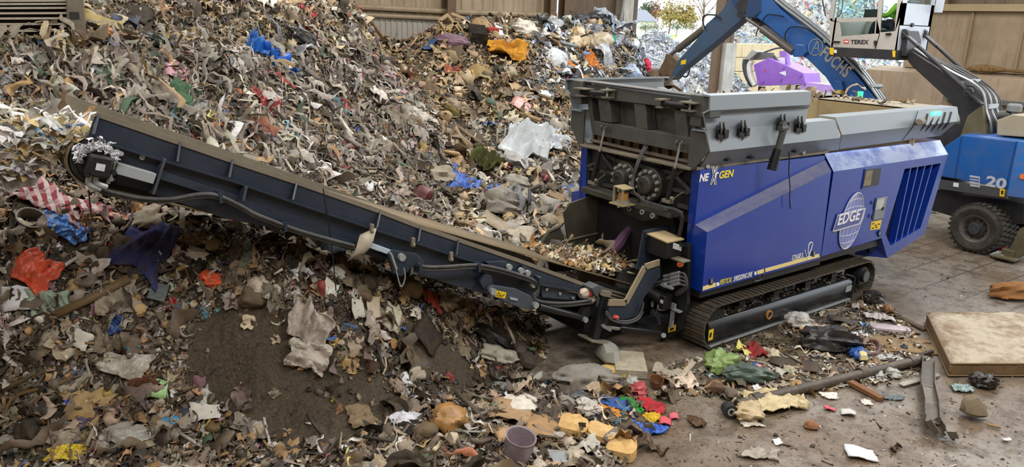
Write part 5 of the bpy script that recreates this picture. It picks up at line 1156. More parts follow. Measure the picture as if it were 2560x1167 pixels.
# front wall with ribs, drive hubs and rams
m = MB(); m.bb((.05, 0, 1.95), (.1, 2.3, 2.78)); m.build('front_wall', BLK, SHR)
for q in (((1496, 426), (1531, 433)), ((1541, 400), (1679, 431)), ((1508, 461), (1540, 468)), ((1650, 465), (1724, 482)), ((1508, 383), (1541, 400)), ((1472, 420), (1500, 426)), ((1695, 512), (1722, 520))):
    m = MB(); a, b = F(*q[0], .03), F(*q[1], .03); m.bar(a, b, .06, .035, up=(1, 0, 0)); m.build('wall_rib', paint('rib_steel', '#3a3a38', .5), SHR)
for q in (((1505, 384), (1533, 425)), ((1650, 459), (1678, 440)), ((1690, 437), (1715, 420)), ((1690, 440), (1728, 480)), ((1470, 415), (1490, 407))):
    m = MB(); m.bar(F(*q[0], .0), F(*q[1], .0), .05, .03, up=(1, 0, 0)); m.build('brace', paint('rib_steel', '#3a3a38', .5), SHR)
for x, z0, z1 in ((1473, 367, 470), (1539, 380, 420), (1653, 405, 510)):
    m = MB(); m.bar(F(x, z0, .03), F(x-2, z1, .03), .012, .05, up=(1, 0, 0)); m.build('wall_seam', paint('rib_steel', '#3a3a38', .5), SHR)
for px_, py_ in ((1544, 447), (1607, 463)):
    c = F(px_, py_, -.26); m = MB()
    m.lathe([(.0, .0), (.12, .0), (.14, .015), (.145, .1), (.16, .11), (.25, .115), (.265, .13), (.265, .32)], c, (1, 0, 0), 32); hb = m.build('drive_hub', paint('hub_paint', '#2a2b28', .5, 0, '#5d574a', .5), SHR)
    for k in range(12):
        a = 2*PI*k/12+.2; q = c+Vector((.1, .205*math.cos(a), .205*math.sin(a))); m = MB(); m.cyl(q+Vector((.03, 0, 0)), q+Vector((-.03, 0, 0)), .032, .026, 8); m.build('bolt', paint('bolt_steel', '#8b8980', .5), hb)
    m = MB(); m.tube([c+Vector((-.02, .03, .02)), c+Vector((-.05, .02, -.08)), c+Vector((-.03, .03, -.22)), c+Vector((-.02, .05, -.34))], .012, 6); m.cyl(c+Vector((-.03, .03, .05)), c+Vector((-.03, .03, .01)), .018, n=8); m.build('grease_hose', BLK, hb)
for top, mid, bot in (((1701, 358), (1687, 420), (1669, 497)), ((1512, 319), (1499, 378), (1482, 452))):
    a, b, c = F(*top, -.2), F(*mid, -.2), F(*bot, -.2)
    m = MB(); m.cyl(b, c, .036, n=12); g = m.build('gate_ram', BLK, SHR)
    m = MB(); m.cyl(a, b, .017, n=10); m.build('ram_rod', GALV, g)
    m = MB()
    for s in (-.045, .045): m.cyl(a+Vector((0, s-.012, 0)), a+Vector((0, s+.012, 0)), .045, n=14)
    m.cyl(a+Vector((0, -.08, 0)), a+Vector((0, .06, 0)), .015, n=8); m.build('clevis', GREY_D, g)
    m = MB(); m.box(c+Vector((.0, 0, -.03)), (.08, .16, .05)); m.cyl(c+Vector((-.02, -.13, .03)), c+Vector((-.02, -.08, .03)), .028, n=8); m.bar(c+Vector((0, -.1, .02)), c+Vector((0, -.28, .16)), .012, .012); m.build('ram_foot', DUSTY, g)
# cross beam, boss plate, camera bracket, wiring
fbox('cross_beam', [(1453, 466), (1676, 533), (1673, 546), (1452, 480)], -.3, .3, paint('beam_steel', '#33352f', .5, 0, '#6a6352', .4), SHR)
BP = fbox('boss_plate', [(1538, 500), (1646, 533), (1641, 548), (1606, 553), (1562, 535)], -.29, .2, BLK, SHR)
for x, y in ((1548.5, 513), (1574, 521), (1606, 530), (1632, 539)):
    c = F(x, y, -.3); m = MB(); m.ring(c+Vector((.01, 0, 0)), c+Vector((-.02, 0, 0)), .04, .024, 16); m.build('boss', GALV, BP)
c = F(1560, 468, -.45); m = MB(); m.box(c+Vector((0, 0, .0)), (.24, .22, .015), Matrix.Rotation(.1, 3, 'X')); m.bar(c+Vector((-.1, .1, 0)), c+Vector((-.1, .1, -.25)), .03, .02); m.bar(c+Vector((-.1, -.08, 0)), c+Vector((-.1, -.08, -.25)), .03, .02); m.box(c+Vector((.02, .02, -.26)), (.3, .3, .02)); g = m.build('lamp_bracket', paint('tan_bracket', '#a08f6c', .7), SHR)
m = MB(); m.cyl(c+Vector((0, 0, -.25)), c+Vector((0, 0, -.09)), .08, n=14); m.build('beacon', paint('amber_beacon', '#a8783c', .4), g); m = MB(); m.cyl(c+Vector((0, 0, -.26)), c+Vector((0, 0, -.2)), .1, n=14); m.build('lamp_base', GALV, g)
for k in range(4):
    o = k*4; m = MB(); m.tube([F(1612+o*.6, 363+o*.3, -.1), F(1600+o*.6, 385, -.2), F(1587+o*.5, 420, -.3), F(1580+o*.3, 450, -.3), F(1574+o, 478, -.35), F(1590+o, 488+o*.4, -.34), F(1610, 500+o*.7, -.34), F(1640, 510+o*.7, -.33), F(1670, 520+o*.6, -.3)], .011, 6); m.build('cable', HOSE, SHR)
m = MB(); m.tube([F(1655, 518, -.3), F(1690, 525, -.25), F(1704, 540, -.2), F(1703, 565, -.15), F(1697, 590, -.12)], .03, 8); m.build('conduit', RUBBER, SHR)
# --- discharge chute
m = MB(); m.prism([N(a, b, 1.95) for a, b in ((1411, 530), (1424, 509), (1510, 478), (1640, 505), (1640, 560), (1545, 572), (1420, 597))], (0, .04, 0)); m.build('chute_plate', CHUTE, SHR, smooth=False)
m = MB(); m.prism([N(a, b, 1.95) for a, b in ((1368, 640), (1374, 618), (1425, 600), (1545, 574), (1640, 560), (1640, 660), (1375, 680))], (0, .03, 0)); m.build('chute_plate', CHUTE, SHR, smooth=False)
m = MB(); m.tube([N(a, b, 1.93) for a, b in ((1368, 655), (1369, 625), (1376, 614), (1424, 599), (1545, 572))], .015, 6); m.build('chute_lip', DUSTY, SHR)
m = MB(); m.prism([N(a, b, 2.05) for a, b in ((1337, 634), (1372, 578), (1400, 566), (1412, 600), (1370, 644))], (0, .05, 0)); m.tube([N(a, b, 2.03) for a, b in ((1337, 634), (1372, 578), (1400, 566))], .03, 6, False); m.build('gusset', CHUTE, SHR, smooth=False)
m = MB(); m.prism([N(a, b, .4) for a, b in ((1610, 577), (1700, 556), (1716, 600), (1700, 655), (1655, 660), (1592, 673))], (0, .03, 0)); m.prism([N(a, b, .39) for a, b in ((1610, 577), (1700, 556), (1698, 566), (1612, 594))], (0, -.02, 0)); m.build('chute_plate', NAVY, SHR, smooth=False)
m = MB(); m.bb((-.4, .45, .5), (.1, 1.95, .9)); m.bb((.0, .3, .4), (.1, 2.0, 2.0)); m.build('chute_back', INK, SHR)
# guard with a dusty edge, side column and control gear
m = MB(); m.prism([N(a, b, .1) for a, b in ((1637, 658), (1651, 661), (1652, 690), (1612, 742), (1594, 790), (1560, 800), (1522, 790), (1522, 758), (1566, 757), (1612, 668))], (0, .05, 0)); GD = m.build('side_guard', NAVY, SHR, .01, smooth=False)
m = MB()
q = [N(a, b, .09) for a, b in ((1648, 655), (1612, 667), (1564, 756), (1522, 756))]
for a, b in zip(q[:-1], q[1:]): m.bar(a, b, .09, .03, up=(0, 1, 0))
m.build('guard_edge', paint('tan_dust', '#8f8269', .85), GD)
m = MB(); m.tube([N(a, b, .05) for a, b in ((1516, 779), (1530, 795), (1560, 803), (1590, 795), (1604, 775), (1608, 755))], .018, 6); m.tube([N(a, b, .03) for a, b in ((1516, 784), (1530, 800), (1562, 808), (1594, 799), (1608, 778))], .014, 6); m.build('hose', HOSE, GD)
m = MB(); m.cyl(N(1536, 791, .03), N(1544, 794, .03), .028, n=10); m.build('red_cap', plain('red_plastic', '#d2503f', .4), GD)
m = MB(); m.prism([F(a, b, -.1) for a, b in ((1655, 600), (1722, 610), (1717, 760), (1706, 800), (1700, 826), (1651, 853), (1650, 832), (1668, 800), (1672, 740), (1655, 700))], (.08, 0, 0)); CLM = m.build('front_column', BLK, SHR, .01, smooth=False)
m = MB(); m.tube([F(a, b, -.13) for a, b in ((1650, 690), (1652, 668), (1662, 656), (1690, 648), (1722, 652))], .02, 6); m.build('column_edge', BLK_G, CLM)
m = MB(); a = F(1656, 598, -.45); b = F(1728, 640, -.15); m.bb((-.45, -.02, a.z-.28), (-.12, .45, a.z-.02)); CB = m.build('control_box', BLK, SHR, .01)
m = MB(); m.box((-.29, .21, a.z+.0), (.36, .5, .02), Matrix.Rotation(.08, 3, 'X')); m.build('box_cover', paint('tan_dust2', '#b09a74', .85), CB)
m = MB(); m.box(F(1693, 617, -.455), (.01, .15, .08)); m.build('notice', plain('white_sticker', '#c9cdd0', .6), CB)
m = MB()
for k in range(7): m.bar(F(1700+k*4, 612, -.46), F(1700+k*4, 612, -.52), .015, .05)
m.build('switch', BLK_G, CB)
c = F(1703, 659, -.25); m = MB(); m.cyl(c, c+Vector((-.06, -.02, 0)), .045, .04, 14); es = m.build('stop_button', plain('orange_button', '#e08a3c', .4), CLM); m = MB(); m.cyl(c+Vector((-.06, -.02, 0)), c+Vector((-.075, -.025, 0)), .025, n=12); m.build('button_cap', plain('red_button', '#c8402c', .4), es)
m = MB(); m.box(F(1697, 647, -.25), (.16, .3, .02)); m.build('button_hood', DUSTY, CLM)
for k in range(4):
    y = 686+k*9; m = MB(); m.cyl(F(1660, y+4, -.25), F(1675, y+1, -.25), .022, n=10); m.cyl(F(1677, y, -.25), F(1699, y-5, -.25), .026, n=10); m.build('hose_coupling', GALV, CLM)
    m = MB(); m.tube([F(1698, y-4, -.25), F(1712, y, -.22), F(1718-k, 715, -.2), F(1708-k*2, 730-k*2, -.18), F(1690, 738-k*2, -.16)], .018, 7); m.build('hose', HOSE, CLM)
m = MB(); m.tube([F(1662, 700, -.25), F(1640, 708, -.25), F(1612, 716, -.22), F(1602, 726, -.2), F(1601, 760, -.18)], .024, 7); m.tube([F(1662, 704, -.25), F(1642, 714, -.25), F(1616, 724, -.22), F(1608, 740, -.2), F(1608, 765, -.18)], .02, 7); m.build('hose', HOSE, CLM)
c = F(1645, 742, -.25); m = MB(); m.cyl(c+Vector((0, .18, .03)), c+Vector((0, -.13, -.02)), .1, .1, 14); m.box(c+Vector((0, -.16, -.02)), (.2, .1, .22)); MT = m.build('hydraulic_motor', BLK, SHR, .012); m = MB(); m.box(c+Vector((-.105, -.17, 0)), (.01, .05, .05)); m.build('notice', plain('white_sticker', '#c9cdd0', .6), MT)
m = MB(); m.tube([F(1648, 757, -.25), F(1648, 770, -.25), F(1656, 772, -.25), F(1668, 768, -.22)], .03, 8); m.cyl(F(1631, 752, -.2), F(1631, 766, -.2), .022, n=8); m.build('pipe_fitting', GALV, MT)
m = MB(); m.box(F(1668, 716, -.3), (.05, .22, .03)); m.cyl(F(1662, 712, -.3), F(1662, 706, -.3), .03, n=8); m.build('grease_block', GALV, CLM)
c = F(1686, 770, -.16); m = MB(); m.box(c+Vector((0, .06, .02)), (.03, .16, .1)); m.box(c+Vector((0, -.06, -.02)), (.08, .14, .02)); m.bar(c+Vector((0, .02, -.05)), c+Vector((0, .03, -.32)), .05, .05); LK = m.build('locking_lever', GALV, CLM)
l2 = fbox('warning_label', [(1671, 818), (1690, 811), (1689, 826), (1671, 831)], -.12, -.006, YLAB, CLM, 0); fbox('print', [(1675, 822), (1685, 818), (1684, 823), (1675, 827)], -.127, -.003, INK, l2, 0)
m = MB(); m.cyl(F(1659, 838, -.1), F(1659, 838, -.16), .04, n=12); m.build('pin', GALV, CLM)
for q in (((1632, 770), (1640, 790), (1648, 805), (1638, 815)), ((1640, 772), (1648, 790), (1650, 812)), ((1585, 805), (1610, 815), (1630, 818), (1640, 812))): m = MB(); m.tube([F(a, b, -.15) for a, b in q], .012, 6); m.build('hose', HOSE, CLM)
# folding gear under the feeder
m = MB(); m.cyl(N(1550, 821, .25), N(1648, 832, .1), .055, .055, 16); c1 = m.build('stabiliser_ram', BLK_G, SHR); m = MB(); m.cyl(N(1505, 814, .28), N(1550, 821, .25), .034, n=12); m.build('ram_rod', CHROME, c1); m = MB(); m.prism([N(a, b, .25) for a, b in ((1500, 812), (1506, 808), (1525, 822), (1522, 827), (1503, 817))], (0, -.04, 0)); m.build('clevis', GALV, c1)
m = MB(); m.bar(N(1512, 728, .3), N(1483, 845, .3), .13, .12, up=(0, 1, 0)); sl = m.build('support_leg', BLK, SHR, .008); m = MB(); m.box(N(1482, 846, .3)+Vector((0, 0, -.01)), (.34, .3, .025), Matrix.Rotation(.35, 3, 'Y')); m.build('foot_plate', DUSTY, sl); m = MB(); m.bar(N(1512, 725, .3), N(1508, 738, .3), .16, .15, up=(0, 1, 0)); m.build('leg_cap', DUSTY, sl)
m = MB(); m.prism([N(a, b, .28) for a, b in ((1511, 787), (1519, 789), (1514, 815), (1502, 813))], (0, -.03, 0)); m.build('leg_bracket', NAVY, sl)
# --- conveyor
CV = bpy.data.objects.new('conveyor', None); COL.objects.link(CV); CV.parent = SHR; CV.location = Vector((-4.3, 1.1, 0))-Vector(SHR.location)
YN, YF = .5, 1.82
top = [(240, 284), (420, 346), (600, 408), (739, 454), (947, 527), (1047, 566), (1142, 598), (1300, 652), (1468, 714)]
flg = [(1460, 722), (1400, 712), (1330, 700), (1209, 655), (1132, 631), (1032, 597), (924, 562), (723, 494), (577, 442), (402, 390), (222, 333)]
def cplate(name, pts, y, dy, mat, **k): m = MB(); m.prism([N(a, b, y) for a, b in pts], (0, dy, 0)); return m.build(name, mat, CV, smooth=False, **k)
cplate('skirt_plate', top+flg, YN, .025, NAVY)
far_top = [(145, 228), (600, 387), (1000, 530), (1330, 645)]
ft = [N(a, b, YF) for a, b in far_top]; dn = Vector((.16, 0, -.36))
SK = MB(); SK.prism(ft+[v+dn for v in reversed(ft)], (0, .03, 0)); SK.build('skirt_plate', paint('worn_skirt', '#857d6c', .8, 0, '#5e584b', .6, 4), CV, smooth=False, label='dust worn far skirt with an orange rust patch')
m = MB()
q = [N(a, b, YN) for a, b in flg[::-1]]
for a, b in zip(q[:-1], q[1:]): m.bar(a, b, .12, .025, up=(0, -1, 0)); m.bar(a+Vector((0, -.05, -.03)), b+Vector((0, -.05, -.03)), .02, .06, up=(0, -1, 0))
m.build('flange', NAVY, CV, smooth=False)
m = MB()
q = [N(a, b, YN-.01) for a, b in top]
for a, b in zip(q[:-1], q[1:]): m.bar(a, b, .05, .015, up=(0, -1, 0))
m.build('top_edge', DUSTY, CV, smooth=False)
for t, b in (((446, 355), (434, 399)), ((577, 400), (563, 438)), ((737, 456), (721, 494)), ((947, 527), (930, 563)), ((1047, 566), (1033, 598)), ((1142, 598), (1128, 632)), ((243, 285), (226, 331))):
    a, c = N(t[0], t[1], YN), N(b[0], b[1], YN); m = MB(); m.prism([a, a+Vector((0, -.03, 0)), c+Vector((0, -.11, 0)), c], (.02, 0, 0)); m.build('skirt_rib', NAVY, CV, smooth=False)
for x, y in ((930, 572), (1033, 606), (1128, 642)): m = MB(); m.bar(N(x, y-12, YN-.09), N(x-2, y+8, YN-.09), .04, .04); m.cyl(N(x-2, y+6, YN-.12), N(x+3, y+7, YN-.12), .025, n=8); m.build('idler_bolt', DUSTY, CV)
low = [(402, 392), (577, 444), (723, 496), (924, 564), (1032, 599), (1132, 633), (1209, 657), (1240, 672), (1190, 664), (1100, 668), (1042, 662), (1002, 644), (940, 625), (885, 612), (708, 558), (594, 498), (402, 437)]
cplate('truss_plate', low, YN+.02, .03, NAVY)
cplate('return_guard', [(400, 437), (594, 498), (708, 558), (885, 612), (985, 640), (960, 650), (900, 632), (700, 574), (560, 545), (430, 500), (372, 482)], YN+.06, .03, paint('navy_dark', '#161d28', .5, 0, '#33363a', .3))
m = MB(); q = [N(a, b, YN-.02) for a, b in ((402, 437), (594, 498), (708, 558), (885, 612))]
for a, b in zip(q[:-1], q[1:]): m.bar(a, b, .08, .02, up=(0, -1, 0))
m.build('flange', NAVY, CV, smooth=False)
for t, b in (((402, 393), (373, 480)), ((604, 462), (596, 496))): a, c = N(t[0], t[1], YN), N(b[0], b[1], YN); m = MB(); m.prism([a, a+Vector((0, -.12, 0)), c+Vector((0, -.12, 0)), c], (.025, 0, 0)); m.build('truss_rib', paint('rib_lit', '#3a4452', .5), CV, smooth=False)  # lighter copy of the navy, light on the ribs painted in
c = N(412, 427, YN); m = MB(); m.cyl(c+Vector((0, .01, 0)), c+Vector((0, -.015, 0)), .022, n=12); m.build('access_hole', INK, CV)
# head: take-up beam, drum, motor
cplate('head_plate', [(217, 334), (402, 391), (396, 428), (380, 480), (290, 460), (300, 398), (250, 375)], YN+.02, .03, NAVY)
m = MB(); a, b = N(288, 418, .42), N(384, 445, .42); m.bar(a, b, .1, .115, up=(0, -1, 0)); m.build('take_up_beam', paint('light_grey_steel', '#9aa0a2', .45, 0, '#85827a', .3), CV, .006)
c = N(354, 392, YN); m = MB(); m.cyl(c, c+Vector((0, -.03, 0)), .025, n=14); m.build('bolt', GALV, CV)
dc = N(245, 405, YN); dr = .215
m = MB(); m.cyl((dc.x, YN+.06, dc.z), (dc.x, YF-.05, dc.z), dr, n=36); m.build('head_drum', BLK, CV)
m = MB(); m.ring((dc.x, YN+.045, dc.z), (dc.x, YN+.06, dc.z), dr, dr-.04, 36); m.build('drum_rim', RUBBER, CV)
# belt: top strand, wrap, return strand
tail = N(1480, 742, YN); d = (Vector((tail.x, 0, tail.z))-Vector((dc.x, 0, dc.z))).normalized(); nn = Vector((-d.z, 0, d.x)); nn = nn if nn.z > 0 else -nn
path = []; R_ = dr+.02; C0 = Vector((dc.x, 0, dc.z)); C1 = Vector((-.55, 0, .72)); 
ang0 = math.atan2(nn.z, nn.x)
for i in range(21): a = ang0+PI*i/20; path.append(C0+Vector((math.cos(a), 0, math.sin(a)))*R_)
path.append(C1-nn*.14); path.append(C1+nn*.2); path.append(C0+nn*R_)
m = MB(); k = len(path)
m.add([(p.x, YN+.07, p.z) for p in path]+[(p.x, YF-.06, p.z) for p in path], [(i, i+1, k+i+1, k+i) for i in range(k-1)]); bo = m.build('belt', BELT, CV, ang=60); s = bo.modifiers.new('solid', 'SOLIDIFY'); s.thickness = .018; s.offset = 0
cplate('motor_mount', [(205, 374), (252, 360), (300, 377), (276, 460), (205, 440), (196, 405)], YN-.02, .03, BLK)
m = MB(); m.prism([N(a, b, .44) for a, b in ((290, 372), (300, 376), (272, 458), (264, 455))], (0, -.05, 0)); m.build('mount_flange', GALV, CV)
for x, y in ((303, 384), (278, 448)): m = MB(); m.cyl(N(x, y, .44), N(x, y, .38), .022, n=10); m.build('bolt', GALV, CV)
c = N(246, 413, .3); m = MB(); m.cyl(c+Vector((0, .2, 0)), c+Vector((0, .08, 0)), .15, .14, 20); m.box(c+Vector((0, 0, 0)), (.19, .2, .19), Matrix.Rotation(.3, 3, 'Y')); mo = m.build('drive_motor', BLK, CV, .02)
m = MB(); m.box(c+Vector((0, -.105, 0)), (.07, .01, .06), Matrix.Rotation(.3, 3, 'Y')); m.build('notice', plain('white_sticker', '#c9cdd0', .6), mo)
for s in (-1, 1): m = MB(); m.cyl(c+Vector((.1*s, -.06, -.06)), c+Vector((.1*s, -.1, -.06)), .025, n=10); m.build('bolt', BLK_G, mo)
for dx in (0, 16): m = MB(); m.tube([N(226+dx, 434-dx*.1, .3), N(222+dx, 448, .3), N(222+dx, 458-dx*.3, .3), N(232+dx, 466-dx*.3, .3), N(250+dx, 472-dx*.3, .32)], .026, 10); m.build('pipe_elbow', GALV, mo)
r = np.random.default_rng(77); n = 260; aa = r.uniform(.1, 2.9, n); rr = r.uniform(.13, .17, n)
o = scatter('paper_shreds', '', c.x+rr*np.cos(aa), c.y+r.uniform(-.02, .16, n), r.uniform(.025, .05, n), dict(strip=3, sheet=1), palette([('#e3e4ec', 3), ('#c9cede', 2), ('#f0f0f4', 2)]), seed=78, flat=.1, Z=c.z+rr*np.sin(aa)*.95, NN=np.tile([0, 0, 1.], (n, 1))); child(o, mo)
h1 = [(250, 472), (302, 485), (357, 495), (426, 497), (494, 486), (542, 488), (597, 512), (639, 535), (708, 562), (754, 578), (831, 600), (885, 614)]
for dx, dy, y in ((0, 0, .36), (0, 6, .38)): m = MB(); m.tube([N(a+dx, b+dy, y) for a, b in h1], .02, 8); m.build('hose', HOSE, CV)
for x, y in ((548, 490), (709, 562)): m = MB(); m.box(N(x, y+2, .4), (.03, .14, .1)); m.build('hose_clamp', NAVY, CV)
# hinge of the folding section
m = MB(); m.bar(N(905, 605, .42), N(985, 634, .42), .06, .075, up=(0, -1, 0)); m.build('lock_bar', paint('pale_steel', '#a9b7c4', .4), CV, .006)
m = MB(); m.prism([N(a, b, .38) for a, b in ((968, 632), (980, 624), (1042, 634), (1062, 658), (1030, 668), (1004, 692), (984, 684))], (0, .05, 0)); hg = m.build('hinge_plate', NAVY, CV, .008, smooth=False)
c = N(1003, 642, .36); m = MB(); m.cyl(c+Vector((0, .03, 0)), c+Vector((0, -.04, 0)), .042, n=18); m.build('bolt', GALV, hg)
m = MB(); m.bar(N(976, 632, .34), N(990, 672, .34), .02, .05, up=(0, -1, 0)); m.build('lock_pin', GALV, hg)
m = MB(); m.tube([N(a, b, .33) for a, b in ((990, 672), (994, 690), (998, 705), (1003, 716), (1009, 708), (1013, 690), (1010, 670))], .008, 5); m.build('lock_chain', GALV, hg)
cplate('feeder_plate', [(1034, 660), (1132, 634), (1209, 657), (1330, 701), (1440, 738), (1441, 752), (1400, 757), (1340, 762), (1213, 733), (1130, 712), (1037, 682)], YN+.03, .03, NAVY)
cplate('feeder_rail', [(1351, 705), (1441, 736), (1441, 751), (1356, 744)], YN-.01, .03, paint('navy_lit', '#33404f', .4), bevel=.005)  # rail's lit tone is put into a lighter navy
for x, y in ((1365, 722), (1398, 733), (1431, 744)): c = N(x, y, YN-.02); m = MB(); m.cyl(c, c+Vector((0, -.025, 0)), .022, n=10); m.build('bolt', GALV, CV)
for q in ([(1215, 655), (1262, 653), (1280, 664), (1275, 676), (1225, 666)], [(1305, 663), (1318, 667), (1335, 682), (1330, 690), (1310, 678)]): cplate('feeder_lug', q, .42, .06, NAVY, bevel=.006)
for x, y in ((1270, 666), (1300, 675), (1316, 681), (1330, 710)): c = N(x, y, .41); m = MB(); m.cyl(c, c+Vector((0, -.05, 0)), .04, n=14); m.build('bolt', GALV, CV)
m = MB(); m.prism([N(a, b, .4) for a, b in ((1207, 690), (1215, 684), (1230, 690), (1233, 710), (1222, 730), (1210, 722), (1200, 705))], (0, .08, 0)); m.build('fold_lug', NAVY, CV, .01, smooth=False)
m = MB(); m.prism([N(a, b, .34) for a, b in ((1219, 724), (1224, 716), (1236, 713), (1292, 722), (1336, 744), (1346, 756), (1344, 768), (1330, 774), (1300, 770), (1226, 738))], (0, .05, 0)); la = m.build('lift_arm', paint('arm_grey', '#3e4650', .4, 0, '#6a6a66', .3), CV, .01, smooth=False)
for x, y in ((1229, 727), (1336, 761)): c = N(x, y, .34); m = MB(); m.cyl(c, c+Vector((0, -.05, 0)), .045, n=16); m.build('bolt', GALV, la)
l3_ = plate('warning_label', YLAB, [(1241, 725), (1266, 731), (1262, 746), (1237, 741)], la, .34, .004)
a = N(1242, 738, .335); m = MB(); 
tri = [(1242, 738), (1250, 740), (1247, 729)]
for i in range(3): m.bar(N(*tri[i], .334), N(*tri[(i+1) % 3], .334), .004, .008, up=(0, -1, 0))
m.bar(N(1254, 741, .334), N(1261, 735, .334), .004, .02, up=(0, -1, 0)); m.bar(N(1252, 742, .334), N(1253, 732, .334), .004, .006, up=(0, -1, 0)); m.build('print', INK, l3_)
plate('arm_slot', GALV, [(1273, 741), (1293, 746), (1292, 752), (1273, 748)], la, .34, .02, .006)
m = MB(); m.cyl(N(1345, 764, .36), N(1452, 792, .36), .055, .05, 16); fc = m.build('fold_ram', BLK_G, CV); m = MB(); m.prism([N(a, b, .33) for a, b in ((1452, 786), (1462, 770), (1478, 768), (1478, 785), (1465, 803), (1453, 803))], (0, .08, 0)); m.build('ram_lug', BLK, fc); c = N(1459, 797, .33); m = MB(); m.cyl(c, c+Vector((0, -.06, 0)), .04, n=12); m.build('pin', GALV, fc)
h2 = [(1043, 663), (1075, 667), (1120, 666), (1190, 662), (1250, 672), (1310, 690), (1338, 703), (1346, 722), (1334, 738), (1342, 750), (1370, 756), (1420, 757), (1478, 750)]
for dy, y in ((0, .34), (7, .36)): m = MB(); m.tube([N(a, b+dy, y) for a, b in h2], .02, 8); m.build('hose', HOSE, CV)
for x, y in ((1046, 668), (1193, 667), (1344, 700)): m = MB(); m.box(N(x, y, .36), (.035, .12, .11)); m.build('hose_clamp', NAVY, CV)
m = MB(); m.prism([N(a, b, .3) for a, b in ((1478, 720), (1496, 712), (1520, 722), (1520, 745), (1490, 742))], (0, .2, 0)); m.prism([N(a, b, .3) for a, b in ((1496, 730), (1512, 735), (1508, 775), (1494, 772))], (0, .05, 0)); m.build('fold_bracket', paint('bracket_steel', '#4a5058', .5), CV, .01, smooth=False)
m = MB(); m.prism([N(a, b, .5) for a, b in ((1470, 712), (1500, 705), (1600, 735), (1600, 790), (1470, 790))], (0, .03, 0)); m.bb((-1.5, .5, .35), (-.1, 1.85, .55)); m.build('feeder_box', BLK, CV)
m = MB()
for k in range(4): m.bar(N(1490, 715+k*8, .48), N(1575, 740+k*9, .48), .03, .02, up=(0, -1, 0))
m.build('feeder_slat', DUSTY, CV)
m = MB(); m.prism([N(a, b, .6) for a, b in ((1545, 675), (1596, 668), (1592, 740), (1540, 715))], (0, .03, 0)); m.build('feeder_plate', paint('inner_plate', '#24262a', .5), CV)
# cables hung from the conveyor
for q in (((808, 470), (812, 500), (822, 560), (832, 640), (840, 726)), ((222, 475), (226, 520), (232, 552))):
    m = MB(); m.tube([N(a, b, .4) for a, b in q], .007, 5); m.build('cable', BLK, CV)
# load of shreds on the belt and shreds thrown off its head
r = np.random.default_rng(15); n = 2600
t = r.random(n); Y = YN+.1+r.beta(1.6, 1.6, n)*(YF-YN-.2); bx = C1.x+.6+(-1.8)*t
lev = C1.z+.2+(bx-C1.x)*(d.z/d.x if abs(d.x) > 1e-6 else 0)
hp = .3*np.clip(1-np.abs(t-.35)*1.7, 0, 1)*(1-((Y-1.15)/.7)**2*.7)
o = scatter('conveyed_waste', 'mound of shredded waste riding on the lower end of the conveyor belt', bx, Y, r.uniform(.05, .13, n), dict(sheet=3, strip=2, flake=4, lump=2), palette([('#b59c72', 3), ('#8f7c5c', 3), ('#cfc0a0', 2), ('#5b4e3c', 2), ('#39322a', 1), ('#a8763f', 1), ('#d8d4cc', 1)]), seed=16, flat=.4, Z=np.maximum(lev, .55)+hp*r.random(n)**.35, NN=np.tile([-.3, 0, .95], (n, 1)))
n = 1500; t = r.uniform(0, 1, n)
fx = C0.x-.0-(.05+1.2*t)+r.normal(0, .05, n); fz = C0.z+dr-.08+.06*t-.75*t*t+r.normal(0, .1, n)*(.5+t); fy = r.uniform(YN+.12, YF-.15, n)
o = scatter('thrown_waste', 'stream of pale shreds flying off the raised end of the conveyor', fx, fy, r.uniform(.05, .14, n), dict(sheet=3, strip=4, flake=3), palette([('#dccba6', 3), ('#f0eadc', 3), ('#c0a878', 2), ('#a08a62', 1.5), ('#ffffff', 2.5), ('#7f9fd8', .3)]), hang=.8, seed=17, flat=.5, Z=fz, NN=np.c_[-(.3-2.1*t)*.6, 0*t, np.ones(n)]/np.linalg.norm(np.c_[-(.3-2.1*t)*.6, 0*t, np.ones(n)], axis=1, keepdims=True))
# ------------------------------------------------------------------ the material handler behind the shredder
G = F
FB = paint('handler_blue', '#1a5aa3', .4, 0, '#5c6478', .4, 3, .5, 0, .2, 40)
FG = paint('cab_grey', '#b3aea8', .45, 0, '#7d776c', .25, 3)
FW = paint('cab_pale_lit', '#d3dcea', .4, 0, '#9aa0a8', .25, 3)  # bluish daylight on the cab's rear face is put into this paint
FD = paint('handler_dark', '#25262a', .45, 0, '#55524c', .35, 3)
OLIVE = paint('worn_olive', '#5c5640', .6, .2, '#7d7458', .6, 4)
GLS = NT('cab_glass'); GLS.set(Base_Color=(.72, .86, .84, 1), Roughness=.02, IOR=1.12); GLS.b.inputs['Transmission Weight'].default_value = 1.; GLS = GLS.m
MH = empty('material_handler', (11.2, 1.5, 0), 'blue wheeled material handler with raised grey cab behind the shredder', 'material handler')
XN = 9.95
def gpl(name, pts, x, dx, mat, par, bevel=0., **k): m = MB(); m.prism([G(a, b, x) for a, b in pts], (dx, 0, 0)); return m.build(name, mat, par, bevel, smooth=False, **k)
ch = gpl('undercarriage', [(2325, 478), (2520, 500), (2560, 510), (2560, 560), (2420, 552), (2310, 520), (2300, 490)], XN+.35, 1.9, FD, MH)
tyre = paint('tyre_rubber', '#2e2b27', .85, 0, '#5e564a', .6, 5)
